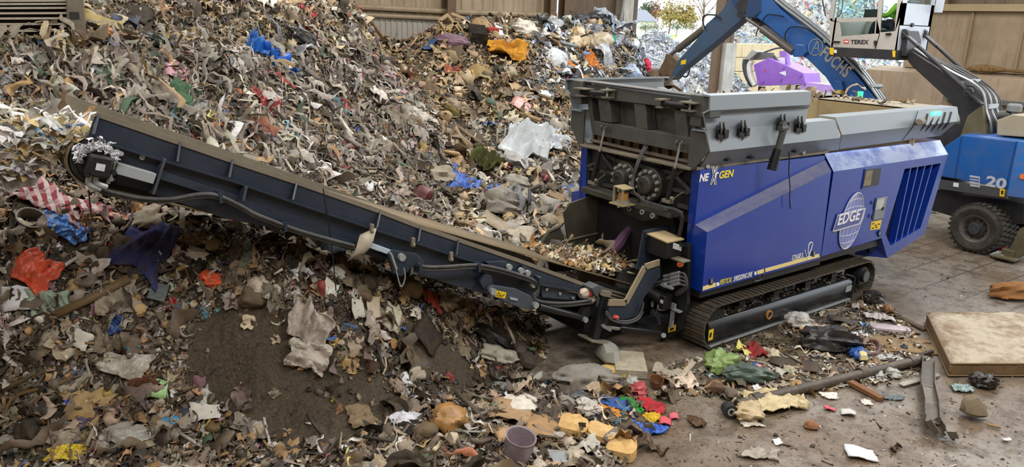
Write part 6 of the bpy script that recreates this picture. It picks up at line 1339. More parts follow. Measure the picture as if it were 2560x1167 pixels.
def wheel(c, r, w):
    m = MB(); m.lathe([(r*.55, 0), (r*.62, -.03), (r*.86, -.04), (r*.97, 0), (r, .06), (r, w-.06), (r*.97, w), (r*.86, w+.03), (r*.55, w)], c, (1, 0, 0), 40)
    o = m.build('wheel', tyre, MH)
    m = MB()
    for i in range(30):
        a = 2*PI*i/30; d = Vector((0, math.cos(a), math.sin(a))); t = Vector((0, -math.sin(a), math.cos(a)))
        for s in (0, 1):
            q = c+d*(r+.012)+Vector((w*.25+s*w*.5, 0, 0))+t*(s*.05); m.box(q, (w*.45, r*.11, .05), Matrix((Vector((1, 0, 0)), t, d)).transposed())
    m.build('tread', tyre, o, smooth=False)
    m = MB(); m.lathe([(0, .06), (r*.3, .06), (r*.34, .09), (r*.42, .09), (r*.46, .03), (r*.56, -.02), (r*.6, -.02)], c, (1, 0, 0), 32); rm = m.build('rim', paint('wheel_rim', '#4b4843', .6, 0, '#7d7262', .6, 4), o)
    m = MB(); m.cyl(c+Vector((.05, 0, 0)), c+Vector((-.04, 0, 0)), r*.26, r*.22, 20); m.build('hub', paint('wheel_hub', '#2c333c', .5, 0, '#5d5a54', .4), rm)
    for i in range(10):
        a = 2*PI*i/10; q = c+Vector((.05, r*.36*math.cos(a), r*.36*math.sin(a))); m = MB(); m.cyl(q+Vector((.04, 0, 0)), q+Vector((0, 0, 0)), .03, n=6); m.build('wheel_nut', FD, rm)
    return o
wc = G(2438, 563, 9.75); wheel(Vector((9.75, wc.y, .56)), .54, .42)
wheel(Vector((10.2, wc.y, .56)), .54, .42); wheel(Vector((11.9, wc.y, .56)), .54, .42); wheel(Vector((9.75, wc.y+2.9, .56)), .54, .42); wheel(Vector((11.9, wc.y+2.9, .56)), .54, .42)
BD = gpl('engine_housing', [(2300, 415), (2345, 378), (2408, 335), (2545, 350), (2660, 366), (2660, 500), (2516, 473), (2392, 447), (2300, 432)], XN, 2.3, FB, MH, .03)
gpl('side_door', [(2411, 339), (2541, 353), (2513, 471), (2391, 446)], XN-.0, -.025, FB, BD, .01)
gpl('side_door', [(2364, 365), (2404, 339), (2386, 446), (2350, 440)], XN-.0, -.025, FB, BD, .01)
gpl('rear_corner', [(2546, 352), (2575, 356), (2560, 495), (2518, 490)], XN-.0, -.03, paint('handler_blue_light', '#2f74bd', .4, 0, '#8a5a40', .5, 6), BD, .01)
sk = gpl('lower_skirt', [(2340, 446), (2516, 474), (2522, 497), (2516, 495), (2338, 470)], XN+.03, -.05, paint('skirt_grey', '#43464b', .5), BD, .006)
gpl('sticker', [(2384, 456), (2397, 458), (2396, 468), (2383, 466)], XN-.03, -.005, WHITE, sk)
lw = gpl('warning_label', [(2500, 471), (2513, 474), (2510, 492), (2499, 490)], XN-.03, -.006, YLAB, sk); gpl('print', [(2503, 476), (2509, 477), (2507, 486), (2503, 485)], XN-.037, -.003, INK, lw)
a = G(2462, 464, XN-.03); b = G(2513, 474, XN-.03); text('20', BD, SILVER, 'lettering', a, (b-a), uz, .24, (b-a).length, bold=.04)
m = MB()
for k in range(4): m.bar(G(2424+k*.4, 440+k*7.5, XN-.03), G(2449+k*.4, 444+k*7.5, XN-.03), .006, .045 if k != 1 else .03)
m.bar(G(2450, 444, XN-.03), G(2447, 466, XN-.03), .006, .06, up=(1, 0, 0)); m.build('lettering', SILVER, BD, smooth=False)
m = MB(); m.cyl(G(2557, 441, XN-.05), G(2557, 441, XN-.02), .06, n=14); m.build('side_light', plain('amber_light', '#e8742c', .4), BD)
hd = gpl('engine_hood', [(2492, 300), (2530, 286), (2660, 300), (2660, 350), (2492, 338)], XN+.3, 1.5, paint('dusty_hood', '#9a927e', .7, 0, '#b0a488', .5), MH, .02)
c = G(2532, 290, XN+.8); m = MB(); m.lathe([(0, .42), (.12, .42), (.15, .38), (.15, .26), (.08, .24), (.08, .1), (.16, .06), (.2, -.05), (.2, -.3)], c-Vector((0, 0, .15)), (0, 0, 1), 18); m.build('air_cleaner', paint('cleaner_grey', '#7b8084', .6), MH)
m = MB(); m.cyl(G(2500, 292, XN+.8), G(2530, 292, XN+.8), .14, n=14); m.build('intake_pipe', FD, MH)
# outrigger at the rear
m = MB(); m.prism([G(a, b, 9.8) for a, b in ((2548, 572), (2575, 560), (2590, 620), (2535, 652), (2512, 645))], (.12, 0, 0)); st = m.build('outrigger', OLIVE, MH, .01, smooth=False)
m = MB(); c = G(2518, 655, 9.85); m.box((c.x, c.y, .09), (.55, .45, .05)); m.box((c.x, c.y, .18), (.2, .25, .16)); m.build('outrigger_foot', OLIVE, st, .01)
# cab riser: arm, rods and hoses
ar = gpl('cab_riser', [(2262, 132), (2282, 130), (2365, 183), (2452, 254), (2468, 300), (2458, 345), (2405, 345), (2398, 290), (2371, 250), (2278, 164), (2262, 143)], 10.55, .75, FD, MH, .02)
gpl('riser_foot', [(2418, 290), (2455, 262), (2468, 345), (2398, 345)], 10.45, .95, OLIVE, ar, .02)
for (a, b), x in ((((2262, 84), (2452, 258)), 10.4), (((2308, 84), (2494, 254)), 11.5)):
    p, q = G(*a, x), G(*b, x); dd = (q-p)
    m = MB(); m.cyl(p+dd*.15, p+dd*.88, .045, n=12); rd = m.build('levelling_rod', FD, ar)
    for s0, s1 in ((-.02, .2), (.83, 1.02)): m = MB(); m.bar(p+dd*s0, p+dd*s1, .06, .17, up=(1, 0, 0)); m.cyl(p+dd*(s0+.02)+Vector((-.06, 0, 0)), p+dd*(s0+.02)+Vector((.06, 0, 0)), .11, n=14); m.build('rod_eye', FD, rd, .01)
for k in range(9):
    o = k*5; x = 10.6+k*.1; m = MB(); s = .5*math.sin(k*2.1)*6
    m.tube([G(2285+o*.3, 122+o*.2+s, x), G(2330+o*.6, 150+o*.1+s, x), G(2385+o*.8, 182+s, x), G(2430+o, 205+o*.3+s, x), G(2458+o, 232+o*.4, x), G(2466+o*.9, 275, x), G(2476+o, 305, x), G(2478+o*.9, 330, x+.1)], .028, 7); m.build('hydraulic_hose', HOSE if k % 3 else GALV, ar)
for x, y in ((2416, 208), (2433, 203), (2478, 265)): m = MB(); m.box(G(x, y, 10.9), (.5, .12, .1)); m.build('hose_clamp', GALV, ar)
m = MB(); m.bb((10.6, .8, 1.9), (11.6, 1.9, 2.75)); m.build('slew_base', FD, MH)
m = MB(); m.cyl((11.1, 1.6, 1.2), (11.1, 1.6, 1.7), .8, n=28); m.build('slew_ring', FD, MH)
# cab
XC = 10.25
CBE = bpy.data.objects.new('cab', None); COL.objects.link(CBE); CBE.parent = MH; CBE.location = Vector((10.9, 3.7, 4.3))-Vector(MH.location)
def cab(name, pts, x, dx, mat, **k): return gpl(name, pts, x, dx, mat, CBE, **k)
cab('side_panel', [(2073, 48), (2098, 55), (2102, 91), (2186, 84), (2189, 52), (2192, 46), (2200, 81), (2237, 78), (2251, 10), (2257, 0), (2242, 125), (2076, 120)], XC, .05, FG)
cab('pillar', [(2192, 50), (2199, -30), (2210, -30), (2199, 84), (2189, 84)], XC, .05, FG)
cab('pillar', [(2247, -30), (2262, -30), (2252, 40), (2238, 78), (2236, 78)], XC, .05, FG)
cab('pillar', [(2070, 49), (2088, -35), (2094, -35), (2081, 50)], XC, .06, FG)
cab('window_sill', [(2076, 46), (2192, 43), (2190, 53), (2098, 56), (2076, 52)], XC, .05, FG)
cab('door_seam', [(2198, 84), (2200, 84), (2189, 124), (2187, 124)], XC-.003, -.004, INK)
cab('pane', [(2081, 50), (2093, -35), (2199, -35), (2191, 47)], XC+.02, .01, GLS)
cab('pane', [(2098, 55), (2189, 52), (2186, 84), (2102, 91)], XC+.02, .01, GLS)
cab('pane', [(2209, -30), (2248, -30), (2236, 78), (2199, 81)], XC+.02, .01, GLS)
m = MB(); m.tube([G(a, b, XC+.3) for a, b in ((2083, 48), (2100, 36), (2106, 10), (2107, -30))], .012, 6); m.build('wiper', BLK, CBE)
ff = G(2077, 119, XC); rr_ = G(2242, 125, XC); zb = ff.z; yf, yr = ff.y, rr_.y
m = MB(); m.bb((XC, yr, zb-.0), (11.75, yr+.05, zb+.62)); 
m.bb((XC, yr, zb+.6), (XC+.12, yr+.05, 6.6)); m.bb((11.6, yr, zb+.6), (11.75, yr+.05, 6.6)); m.bb((XC, yr, zb+.6), (11.75, yr+.05, zb+1.12)); m.build('rear_panel', FW, CBE, smooth=False)
m = MB(); m.bb((XC+.12, yr+.02, zb+1.1), (11.6, yr+.03, 6.5)); m.build('rear_pane', GLS, CBE)
m = MB(); m.bb((XC, yf-.05, zb), (11.75, yf, zb+.75)); m.build('front_panel', FG, CBE); m = MB(); m.bb((XC+.05, yf-.03, zb+.75), (11.7, yf-.01, 6.5)); m.build('front_pane', GLS, CBE)
m = MB(); m.bb((11.7, yr, zb), (11.75, yf, zb+.7)); m.bb((11.7, yr, 6.3), (11.75, yf, 6.5)); m.bb((XC, yr, 6.45), (11.75, yf+.1, 6.62)); m.build('roof', FG, CBE)
m = MB(); m.bb((XC-.02, yr-.05, zb-.22), (11.7, yf+.02, zb+.02)); fl_ = m.build('cab_floor', FD, CBE, .01)
for (a, b, c, d_) in ((2074, 119, 2085, 137), (2231, 126, 2239, 143)): gpl('hazard_sticker', [(a, b), (c, b+1), (c-1, d_), (a+1, d_-1)], XC-.025, -.005, YLAB, fl_)
gpl('lamp', [(2086, 124), (2092, 125), (2092, 133), (2086, 132)], XC-.03, -.02, WHITE, fl_)
gpl('handle', [(2215, 83), (2229, 82), (2229, 87), (2216, 88)], XC-.0, -.05, BLK, CBE, .01)
gpl('grab_rail', [(2082, 102), (2101, 103), (2101, 106), (2082, 106)], XC-.0, -.05, BLK, CBE, .006)
m = MB(); m.cyl(G(2188, 105, XC), G(2188, 105, XC-.05), .04, n=10); m.bar(G(2186, 102, XC-.03), G(2189, 116, XC-.03), .02, .03); m.build('door_lock', BLK, CBE)
m = MB(); m.cyl(Vector((10.75, yr, zb+.62)), Vector((10.75, yr-.05, zb+.62)), .05, n=12); m.build('plug', BLK, CBE)
a = G(2126, 110, XC-.004); b = G(2171, 110.5, XC-.004); text('TEREX', CBE, INK, 'lettering', a, (b-a), uz, .105, (b-a).length, bold=.03)
bgd = gpl('badge', [(2110, 99), (2122, 99), (2122, 109), (2110, 109)], XC, -.006, plain('badge_red', '#c8372c', .5), CBE); gpl('badge_mark', [(2112, 102), (2120, 102), (2120, 106), (2112, 106)], XC-.007, -.003, WHITE, bgd)
m = MB(); m.prism([Vector((11.75, yr-.02, 6.5)), Vector((11.75, yr-.25, 6.5)), Vector((11.75, yr-.2, zb+.95)), Vector((11.75, yr-.02, zb+.95))], (.04, 0, 0)); m.build('rear_guard', FW, CBE, smooth=False)
m = MB(); m.prism([G(a, b, 10.4) for a, b in ((2246, 83), (2262, 76), (2268, 100), (2264, 140), (2240, 140))], (.7, 0, 0)); m.build('cab_mount', FD, CBE, .01, smooth=False)
# seat and armrest console seen through the glass
m = MB(); sx = 11.0; m.bb((sx-.28, yr+.25, zb+.35), (sx+.28, yr+.85, zb+.5)); m.bb((sx-.26, yr+.12, zb+.45), (sx+.26, yr+.27, zb+1.2)); m.build('seat', FD, CBE, .03)
m = MB(); m.bb((sx-.45, yr+.75, zb+.75), (sx-.3, yr+1.15, zb+.98)); m.build('console', FD, CBE, .01)
# boom with its cylinder, hoses and lettering
XB = 11.15
BM = gpl('boom', [(1862, -60), (1905, -30), (1949, 22), (1993, 60), (2043, 93), (2074, 125), (2134, 180), (2205, 268), (2100, 268), (2094, 233), (2091, 214), (2058, 187), (2017, 146), (1995, 137), (1969, 108), (1925, 69), (1893, 45), (1868, 20)], XB, .55, FB, MH, .015)
gpl('boom_side', [(1880, -20), (1905, -10), (1949, 27), (2040, 96), (2130, 182), (2190, 262), (2110, 262), (2060, 184), (1970, 104), (1900, 46)], XB-.005, -.02, FB, BM, .006)
gpl('boom_lug', [(1985, 128), (1998, 110), (2018, 112), (2024, 130), (2012, 142), (1990, 142)], XB-.02, -.14, FB, BM, .02)
gl = gpl('boom_lug', [(2094, 200), (2110, 203), (2114, 222), (2110, 235), (2092, 233)], XB-.02, -.14, FB, BM, .02); gpl('warning_label', [(2093, 224), (2110, 227), (2109, 235), (2093, 233)], XB-.17, -.006, YLAB, gl)
m = MB(); m.cyl(G(1866, 46, XB-.1), G(1908, 74, XB-.1), .05, n=12); m.cyl(G(1906, 72, XB-.1), G(1984, 129, XB-.1), .12, n=16); m.build('boom_ram', paint('ram_grey', '#5d5a56', .35, .3, '#8f8a80', .3), BM)
m = MB(); m.cyl(G(1885, 44, XB+.6), G(1990, 118, XB+.6), .12, n=16); m.build('boom_ram', paint('ram_grey', '#5d5a56', .35, .3, '#8f8a80', .3), BM)
def boomtext(s, p0, p1, h, **k): a = G(*p0, XB-.03); b = G(*p1, XB-.03); x = b-a; up_ = Vector((0, -x.z, x.y)); up_ = up_ if up_.z > 0 else -up_; return text(s, BM, paint('boom_letter', '#a9a59c', .6, 0, '#7d7c78', .4, 8), 'lettering', a, x, up_, h, x.length, **k)
boomtext('FUCHS', (2048, 139), (2112, 196), .34, bold=.03, spacing=1.1)
c = G(2039, 118, XB-.03); m = MB(); ri = [c+Vector((0, .22*math.cos(2*PI*i/24), .22*math.sin(2*PI*i/24))) for i in range(25)]; m.tube(ri, .012, 5, False)
for a, b in (((-.1, -.16), (.04, .18)), ((.04, .18), (.12, -.12)), ((-.08, -.03), (.1, -.03))): m.bar(c+Vector((0, -a[0], a[1])), c+Vector((0, -b[0], b[1])), .02, .02)
m.build('round_emblem', paint('boom_letter', '#a9a59c', .6), BM)
for k in range(8):
    x = XB+.05+k*.065; o = k*2.2; m = MB(); w_ = 4*math.sin(k*1.7)
    m.tube([G(1900+o, -32, x), G(1960+o, 18+w_, x), G(2000+o, 48+w_, x), G(2050+o, 88+w_, x), G(2082+o, 118, x), G(2140+o, 172+w_*.4, x), G(2175+o, 215, x), G(2212+o, 268, x)], .034, 7); m.build('hydraulic_hose', HOSE if k % 3 else GALV, BM)
for x, y in ((2141, 170), (2184, 216), (2070, 105)): m = MB(); m.box(G(x+6, y-1, XB+.3), (.6, .09, .05), Matrix.Rotation(.8, 3, 'X')); m.build('hose_clamp', GALV, BM)
for q in (((1890, 92), (1893, 78), (1915, 40), (1940, 38), (1960, 42)), ((1966, 108), (1963, 85), (1978, 68), (2010, 70), (2040, 84)), ((2064, 40), (2056, -5), (2062, -30))): m = MB(); m.tube([G(a, b, XB-.12) for a, b in q], .018, 6); m.build('hose', BLK, BM)
# stick, its cylinder and the grab
SB = paint('stick_blue', '#33506e', .5, 0, '#4e463c', .6, 2.5)
ST = gpl('stick', [(1823, -5), (1862, -30), (1888, 10), (1856, 47), (1806, 90), (1695, 181), (1683, 197), (1679, 185), (1695, 152), (1757, 80), (1765, 60), (1804, 27)], XB+.08, .4, SB, MH, .015)
gpl('elbow', [(1823, -5), (1830, -40), (1900, -40), (1903, 30), (1882, 45), (1856, 44), (1838, 22)], XB-.05, .65, paint('elbow_blue', '#23406b', .4, 0, '#4a4a4c', .4), ST, .03)
for x, y in ((1858, 14), (1852, 36)): m = MB(); m.cyl(G(x, y, XB-.12), G(x, y, XB+.02), .2 if y < 20 else .12, n=18); m.build('pivot_pin', FD, ST)
m = MB(); m.cyl(G(1694, 124, XB+.2), G(1762, 70, XB+.2), .12, n=14); m.cyl(G(1672, 140, XB+.2), G(1694, 124, XB+.2), .06, n=10); m.build('stick_ram', paint('dirty_ram', '#5a554c', .5, 0, '#3f372c', .5), ST)
m = MB(); m.tube([G(a, b, XB) for a, b in ((1762, 72), (1757, 50), (1764, 38), (1790, 38), (1800, 44))], .025, 6); m.build('hose', BLK, ST); m = MB(); m.tube([G(a, b, XB) for a, b in ((1700, 188), (1716, 192), (1724, 175), (1722, 163))], .025, 6); m.build('hose', BLK, ST)
gpl('warning_label', [(1703, 152), (1716, 148), (1714, 160), (1702, 162)], XB+.07, -.006, YLAB, ST)
RB = paint('rusty_grab', '#5d4a37', .75, .1, '#7d6b54', .6, 4)
GRB = gpl('grab_link', [(1660, 150), (1664, 135), (1672, 135), (1690, 150), (1698, 175), (1682, 200), (1668, 188), (1660, 196), (1645, 180)], XB+.1, .35, RB, MH, .02)
cg = G(1640, 196, XB+.3); cg = Vector((XB+.3, cg.y, cg.z))
m = MB(); m.lathe([(.0, .3), (.2, .3), (.3, .22), (.33, .05), (.45, -.05), (.55, -.25), (.55, -.4)], cg, Vector((0, .35, .94)), 20); gb = m.build('grab_head', RB, GRB)
for k in range(5):
    a = 2*PI*k/5+.4; d_ = Vector((math.cos(a), math.sin(a), 0)); s_ = Vector((-math.sin(a), math.cos(a), 0))
    pts = [cg+d_*r_+Vector((0, 0, z_)) for r_, z_ in ((.4, -.1), (.85, -.35), (.95, -.8), (.7, -1.25), (.25, -1.5))]
    m = MB()
    for i in range(4):
        w0 = .26-.05*i; m.bar(pts[i]-(pts[i+1]-pts[i])*.05, pts[i+1], w0, .09, up=d_)
    m.build('grab_tine', RB, gb, .01)
for k in range(5): m = MB(); m.tube([G(1688, 190, XB), G(1665-k*3, 207+k*1.5, XB-.2), G(1638-k*3, 203+k*2, XB-.3), G(1622-k*2, 186+k*4, XB-.1), G(1615, 195, XB+.2)], .03, 7); m.build('hose', HOSE, gb)
# driver in the cab
def skin_body(name, bones, radii, mat, parent=None, sub=2):
    """bones: list of (point index chain); one continuous skinned surface"""
    pts = list(radii.keys()); idx = {k: i for i, k in enumerate(pts)}
    off = wloc(parent) if parent is not None else Vector((0, 0, 0))
    me = bpy.data.meshes.new(name); me.from_pydata([tuple(Vector(radii[k][0])-off) for k in pts], [(idx[a], idx[b]) for a, b in bones], [])
    o = bpy.data.objects.new(name, me); COL.objects.link(o)
    sk = o.modifiers.new('skin', 'SKIN'); sk.use_smooth_shade = True
    for k in pts: v = me.skin_vertices[0].data[idx[k]]; v.radius = (radii[k][1], radii[k][2] if len(radii[k]) > 2 else radii[k][1]); v.use_root = (k == 'pelvis')
    su = o.modifiers.new('sub', 'SUBSURF'); su.levels = sub; su.render_levels = sub
    dg = bpy.context.evaluated_depsgraph_get(); m2 = bpy.data.meshes.new_from_object(o.evaluated_get(dg)); o.modifiers.clear(); o.data = m2; m2.name = name
    m2.materials.clear(); m2.materials.append(mat); m2.polygons.foreach_set('use_smooth', [True]*len(m2.polygons))
    o.parent = parent; return o
bx, by, bz = 10.95, yr+.48, zb+.55     # seat point; the driver faces +Y
V3 = lambda x, y, z: (bx+x, by+y, bz+z)
R3 = dict(pelvis=(V3(0, 0, .08), .16, .13), waist=(V3(0, -.05, .25), .15, .11), chest=(V3(0, -.05, .45), .18, .12), neck=(V3(0, -.02, .62), .06), chin=(V3(0, .01, .7), .075, .08), skull=(V3(0, .0, .8), .085, .1), crown=(V3(0, -.01, .87), .06, .07))
BN = [('pelvis', 'waist'), ('waist', 'chest'), ('chest', 'neck'), ('neck', 'chin'), ('chin', 'skull'), ('skull', 'crown')]
for s, t in ((-1, 'l'), (1, 'r')):
    R3['sh'+t] = (V3(.2*s, -.04, .52), .07); R3['el'+t] = (V3(.29*s, .1, .28), .05); R3['wr'+t] = (V3(.3*s, .36, .3), .032); R3['hand'+t] = (V3(.3*s, .43, .31), .04, .025)
    R3['hip'+t] = (V3(.1*s, .08, .06), .1); R3['kn'+t] = (V3(.13*s, .5, .1), .07); R3['an'+t] = (V3(.13*s, .58, -.33), .045); R3['toe'+t] = (V3(.13*s, .76, -.38), .04)
    BN += [('chest', 'sh'+t), ('sh'+t, 'el'+t), ('el'+t, 'wr'+t), ('wr'+t, 'hand'+t), ('pelvis', 'hip'+t), ('hip'+t, 'kn'+t), ('kn'+t, 'an'+t), ('an'+t, 'toe'+t)]
    for f in range(4): R3['f%s%d' % (t, f)] = (V3(.3*s+.02*(f-1.5)*1.1, .5-.008*abs(f-1.4), .305), .009); R3['g%s%d' % (t, f)] = (V3(.3*s+.022*(f-1.5), .525-.01*abs(f-1.4), .27), .008); BN += [('hand'+t, 'f%s%d' % (t, f)), ('f%s%d' % (t, f), 'g%s%d' % (t, f))]
    R3['th'+t] = (V3(.3*s-.05*s, .45, .29), .01); BN += [('hand'+t, 'th'+t)]
SKIN_M = plain('skin', '#a8755c', .55, var=.05)
DR = skin_body('person', BN, R3, SKIN_M)
tag(DR, 'seated person in yellow green high visibility jacket operating the handler', 'person')
def wear(name, keys, mat, grow):
    rr2 = {k: (R3[k][0],)+tuple(x+grow for x in R3[k][1:]) for k in keys}; bb_ = [b for b in BN if b[0] in rr2 and b[1] in rr2]; 
    if 'pelvis' not in rr2: pass
    return skin_body(name, bb_, rr2, mat, DR)
wear('jacket', ['pelvis', 'waist', 'chest', 'shl', 'shr', 'ell', 'elr', 'wrl', 'wrr'], plain('hi_vis', '#7fae2c', .7, var=.1), .022)
wear('trousers', ['pelvis', 'hipl', 'hipr', 'knl', 'knr', 'anl', 'anr'], plain('navy_trousers', '#23283a', .8), .02)
m = MB(); c = Vector(V3(0, -.015, .86)); m.lathe([(0, .09), (.06, .075), (.1, .03), (.108, -.03), (.1, -.06)], c, (0, 0, 1), 18); m.build('hair', plain('dark_hair', '#2a211a', .8), DR)
m = MB(); m.lathe([(0, .05), (.016, .02), (.02, 0)], Vector(V3(0, .085, .75)), (0, 1, -.2), 8); m.build('nose', SKIN_M, DR)
for s in (-1, 1): m = MB(); m.cyl(Vector(V3(.034*s, .09, .79)), Vector(V3(.034*s, .1, .79)), .012, n=8); m.build('eye', INK, DR); m = MB(); m.lathe([(0, .012), (.02, .008), (.028, 0)], Vector(V3(.09*s, .0, .77)), (s, 0, 0), 8); m.build('ear', SKIN_M, DR)
m = MB(); m.box(Vector(V3(0, .088, .71)), (.05, .012, .01)); m.build('mouth', plain('lips', '#8a4f46', .6), DR)
# ------------------------------------------------------------------ purple screening machine outside
XP = 30.0
PU = paint('purple_paint', '#7a45a0', .4, 0, '#9a80b0', .35, 2)
PS = empty('purple_screener', (XP+1, U(1950, 180, 0, XP).y, 0), 'purple mobile screening machine standing outside the right opening', 'screening machine')
def ppl(name, pts, x, dx, mat, par=None, **k): m = MB(); m.prism([U(a, b, 0, x) for a, b in pts], (dx, 0, 0)); return m.build(name, mat, par or PS, smooth=False, **k)
hb = ppl('hopper_body', [(1883, 162), (1921, 145), (1969, 165), (2008, 183), (2013, 210), (1895, 215)], XP, 1.6, PU, bevel=.03)
a = U(1949, 188, 0, XP-.01)
m = MB()
for k in range(5): p = U(1950+k*3.2, 181-k*.9, 0, XP-.02); q = U(1951.5+k*3.1, 184+k*1.3, 0, XP-.02); m.bar(p, q, .02, .05)
m.build('stripe_emblem', WHITE, hb)
ppl('reflector', [(1909, 173), (1914, 174), (1914, 180), (1910, 180)], XP, -.03, plain('red_reflector', '#b8344a', .4), hb)
for x, y in ((1957, 169), (1951, 200), (2000, 189), (1907, 204), (2009, 210)): ppl('bracket', [(x-2, y-2), (x+3, y-2), (x+3, y+3), (x-2, y+3)], XP, -.08, PU, hb)
m = MB(); m.tube([U(a, b, 0, XP+.3) for a, b in ((1868, 148), (1866, 165), (1872, 190), (1884, 212))], .25, 8); m.build('end_guard', FD, PS)
m = MB(); m.tube([U(a, b, 0, XP+.1) for a, b in ((1880, 152), (1874, 165), (1877, 190), (1888, 214))], .17, 8); m.build('mudguard', paint('pale_fender', '#c9bfb4', .7), PS)
ppl('side_apron', [(1860, 148), (1880, 124), (1894, 130), (1872, 150)], XP-.1, .8, paint('weathered_apron', '#8f8a80', .7), bevel=.02)
ppl('apron_support', [(1890, 130), (1925, 132), (1925, 146), (1885, 150)], XP+.2, .4, paint('dark_support', '#55524c', .7))
m = MB(); m.tube([U(a, b, 0, XP+.4) for a, b in ((1905, 133), (1940, 121), (1965, 120))], .05, 6); m.build('hose', FD, PS); m = MB(); m.tube([U(a, b, 0, XP+.4) for a, b in ((1935, 140), (1948, 155), (1985, 175))], .08, 6); m.build('hose', FD, PS)
ppl('post', [(1949, 128), (1966, 126), (1967, 150), (1970, 164), (1963, 160), (1962, 142), (1950, 143)], XP+.3, .3, PU)
ppl('chassis', [(1990, 212), (2016, 212), (2018, 232), (1985, 232)], XP+.3, 1.2, FD)
m = MB(); m.bar(U(2012, 213, 0, XP+.5), U(2090, 222, 0, XP+.5), .9, .4); m.build('tail_conveyor', paint('pale_purple', '#a884c4', .5), PS)
m = MB(); q = U(1905, 216, 0, XP+.8); m.bar((XP+.8, q.y, q.z), (XP+.8, q.y, 0), .3, .3); q = U(2000, 222, 0, XP+.8); m.bar((XP+.8, q.y, q.z), (XP+.8, q.y, 0), .3, .3); m.bar((XP+.8, U(1905, 216, 0, XP).y+.5, .4), (XP+.8, q.y-3, .4), .8, .5); m.build('undercarriage', FD, PS)
# ------------------------------------------------------------------ single pieces of waste
def objmat(name, rough, spec, dirt, dcol='#5a4f40', bump=.3, trans=0., scale=9):
    t = NT(name); oi = t.n('ShaderNodeObjectInfo'); p = t.pos(); n = t.noise(scale, 5, .7, p)
    t.set(Base_Color=t.mix(t.ramp(n, [(.42, 0.), (.72, dirt)]), oi.outputs['Color'], dcol), Roughness=rough)
    t.b.inputs['Specular IOR Level'].default_value = spec; t.b.inputs['Transmission Weight'].default_value = trans
    t.bump(t.noise(35, 4, .65, p), bump, .015); return t.m
MO = dict(cloth=objmat('soiled_cloth', .85, .2, .6), plastic=objmat('dirty_plastic', .32, .5, .4), card=objmat('card_and_wood', .75, .3, .45), film=objmat('clear_film', .22, .5, .3, '#8a8478', .4, .25), foam=objmat('foam', .9, .1, .4, '#8f6a30', .8, 0, 14), metal=objmat('dirty_metal', .4, .6, .5, '#54402c'), clean=objmat('paper', .7, .3, .22, '#7a7060', .12))
CR, CDN, CF = (Vector(RC[i]) for i in range(3))
def frame(px, py, rot=0.):
    p = HIT(px, py)
    n = Vector(NRM(np.array([p.x]), np.array([p.y]), .3)[0]) if p.z > .02 else Vector((0, 0, 1))
    A = (CR-n*CR.dot(n)).normalized(); B = A.cross(n); B = B if B.dot(CDN) > 0 else -B
    v = (p-Vector(CAM)); d = float(np.dot(RC[2], np.array(v))); v.normalize()
    fs = max(.3, (B-v*B.dot(v)).length)
    if rot: a = math.radians(rot); A, B = A*math.cos(a)+B*math.sin(a), B*math.cos(a)-A*math.sin(a)
    return p, A, B, n, d/FPX, fs
def g_cloth(w, h, r, fold=.12, na=30, nb=22, **k):
    u, v = np.meshgrid(np.linspace(-.5, .5, na), np.linspace(-.5, .5, nb), indexing='ij')
    ph = r.uniform(0, 6, 6); s = min(w, h); sd = int(r.integers(1, 9999)); q = ph[0]
    uu, vv = u*w/s+3, v*h/s+7
    ca, sa = math.cos(q), math.sin(q); p1 = uu*ca+vv*sa; p2 = vv*ca-uu*sa
    rg = lambda f, g, o: 1-2*np.abs(vnoise(p1*f+o, p2*g+o, sd+o))*2
    c = fold*s*(.75*rg(5.5, 1.3, 1)+.5*rg(2.6, 2.6, 2)+.25*rg(11, 4, 3)+.15*vnoise(uu*22, vv*22, sd+4))+.08*s*np.maximum(0, 1-4*(u*u+v*v))
    c += r.normal(0, .012*s, u.shape)
    th = np.arctan2(v, u); e = 1+.1*np.sin(th*2+ph[4])+.07*np.sin(th*3+ph[5])+.5*vnoise(np.cos(th)*2.5+5, np.sin(th)*2.5+5, sd+8)*np.sqrt(u*u+v*v)*1.6
    du = .05*vnoise(uu*6, vv*6, sd+5); dv = .05*vnoise(uu*6, vv*6, sd+6)
    return np.c_[((u*e+du)*w).ravel(), ((v*e+dv)*h).ravel(), (c+.1*s).ravel()], grid_faces(na, nb)
def g_bag(w, h, r, puff=.5, na=40, nb=26, crease=.1, **k):
    """crumpled closed bag, its poles at the two ends of its long side"""
    s = min(w, h); sd = int(r.integers(1, 9999))
    t, a = np.meshgrid(PI*np.arange(nb)/(nb-1), 2*PI*np.arange(na)/na, indexing='ij')
    x, y, z = np.cos(t), np.sin(t)*np.cos(a), np.sin(t)*np.sin(a)
    rg = lambda p, q, o: 1-4*np.abs(vnoise(p+20, q+20, sd+o))
    q1, q2, q3 = x*.8+y*.6, y*.7-z*.7, z*.8+x*.5
    m = 1+.62*crease*(1.5*rg(q1*2.4, q2*2., 1)+1.3*rg(q2*3.9, q3*3., 2)+.7*rg(q3*7, q1*6, 3)+.3*rg(q1*13, q2*12, 5)+3.5*vnoise(q1*1.5+9, q3*1.5+9, sd+4))
    m = m*(1-.35*np.abs(vnoise(q2*2+30, q1*2+30, sd+6))*2)
    V = np.c_[(x*w/2*m).ravel(), (y*h/2*m).ravel(), np.maximum(-.12*s, z*s*puff*m*.8).ravel()+s*puff*.45]
    F = [(j*na+i, j*na+(i+1) % na, (j+1)*na+(i+1) % na, (j+1)*na+i) for j in range(nb-1) for i in range(na)]
    return V, F
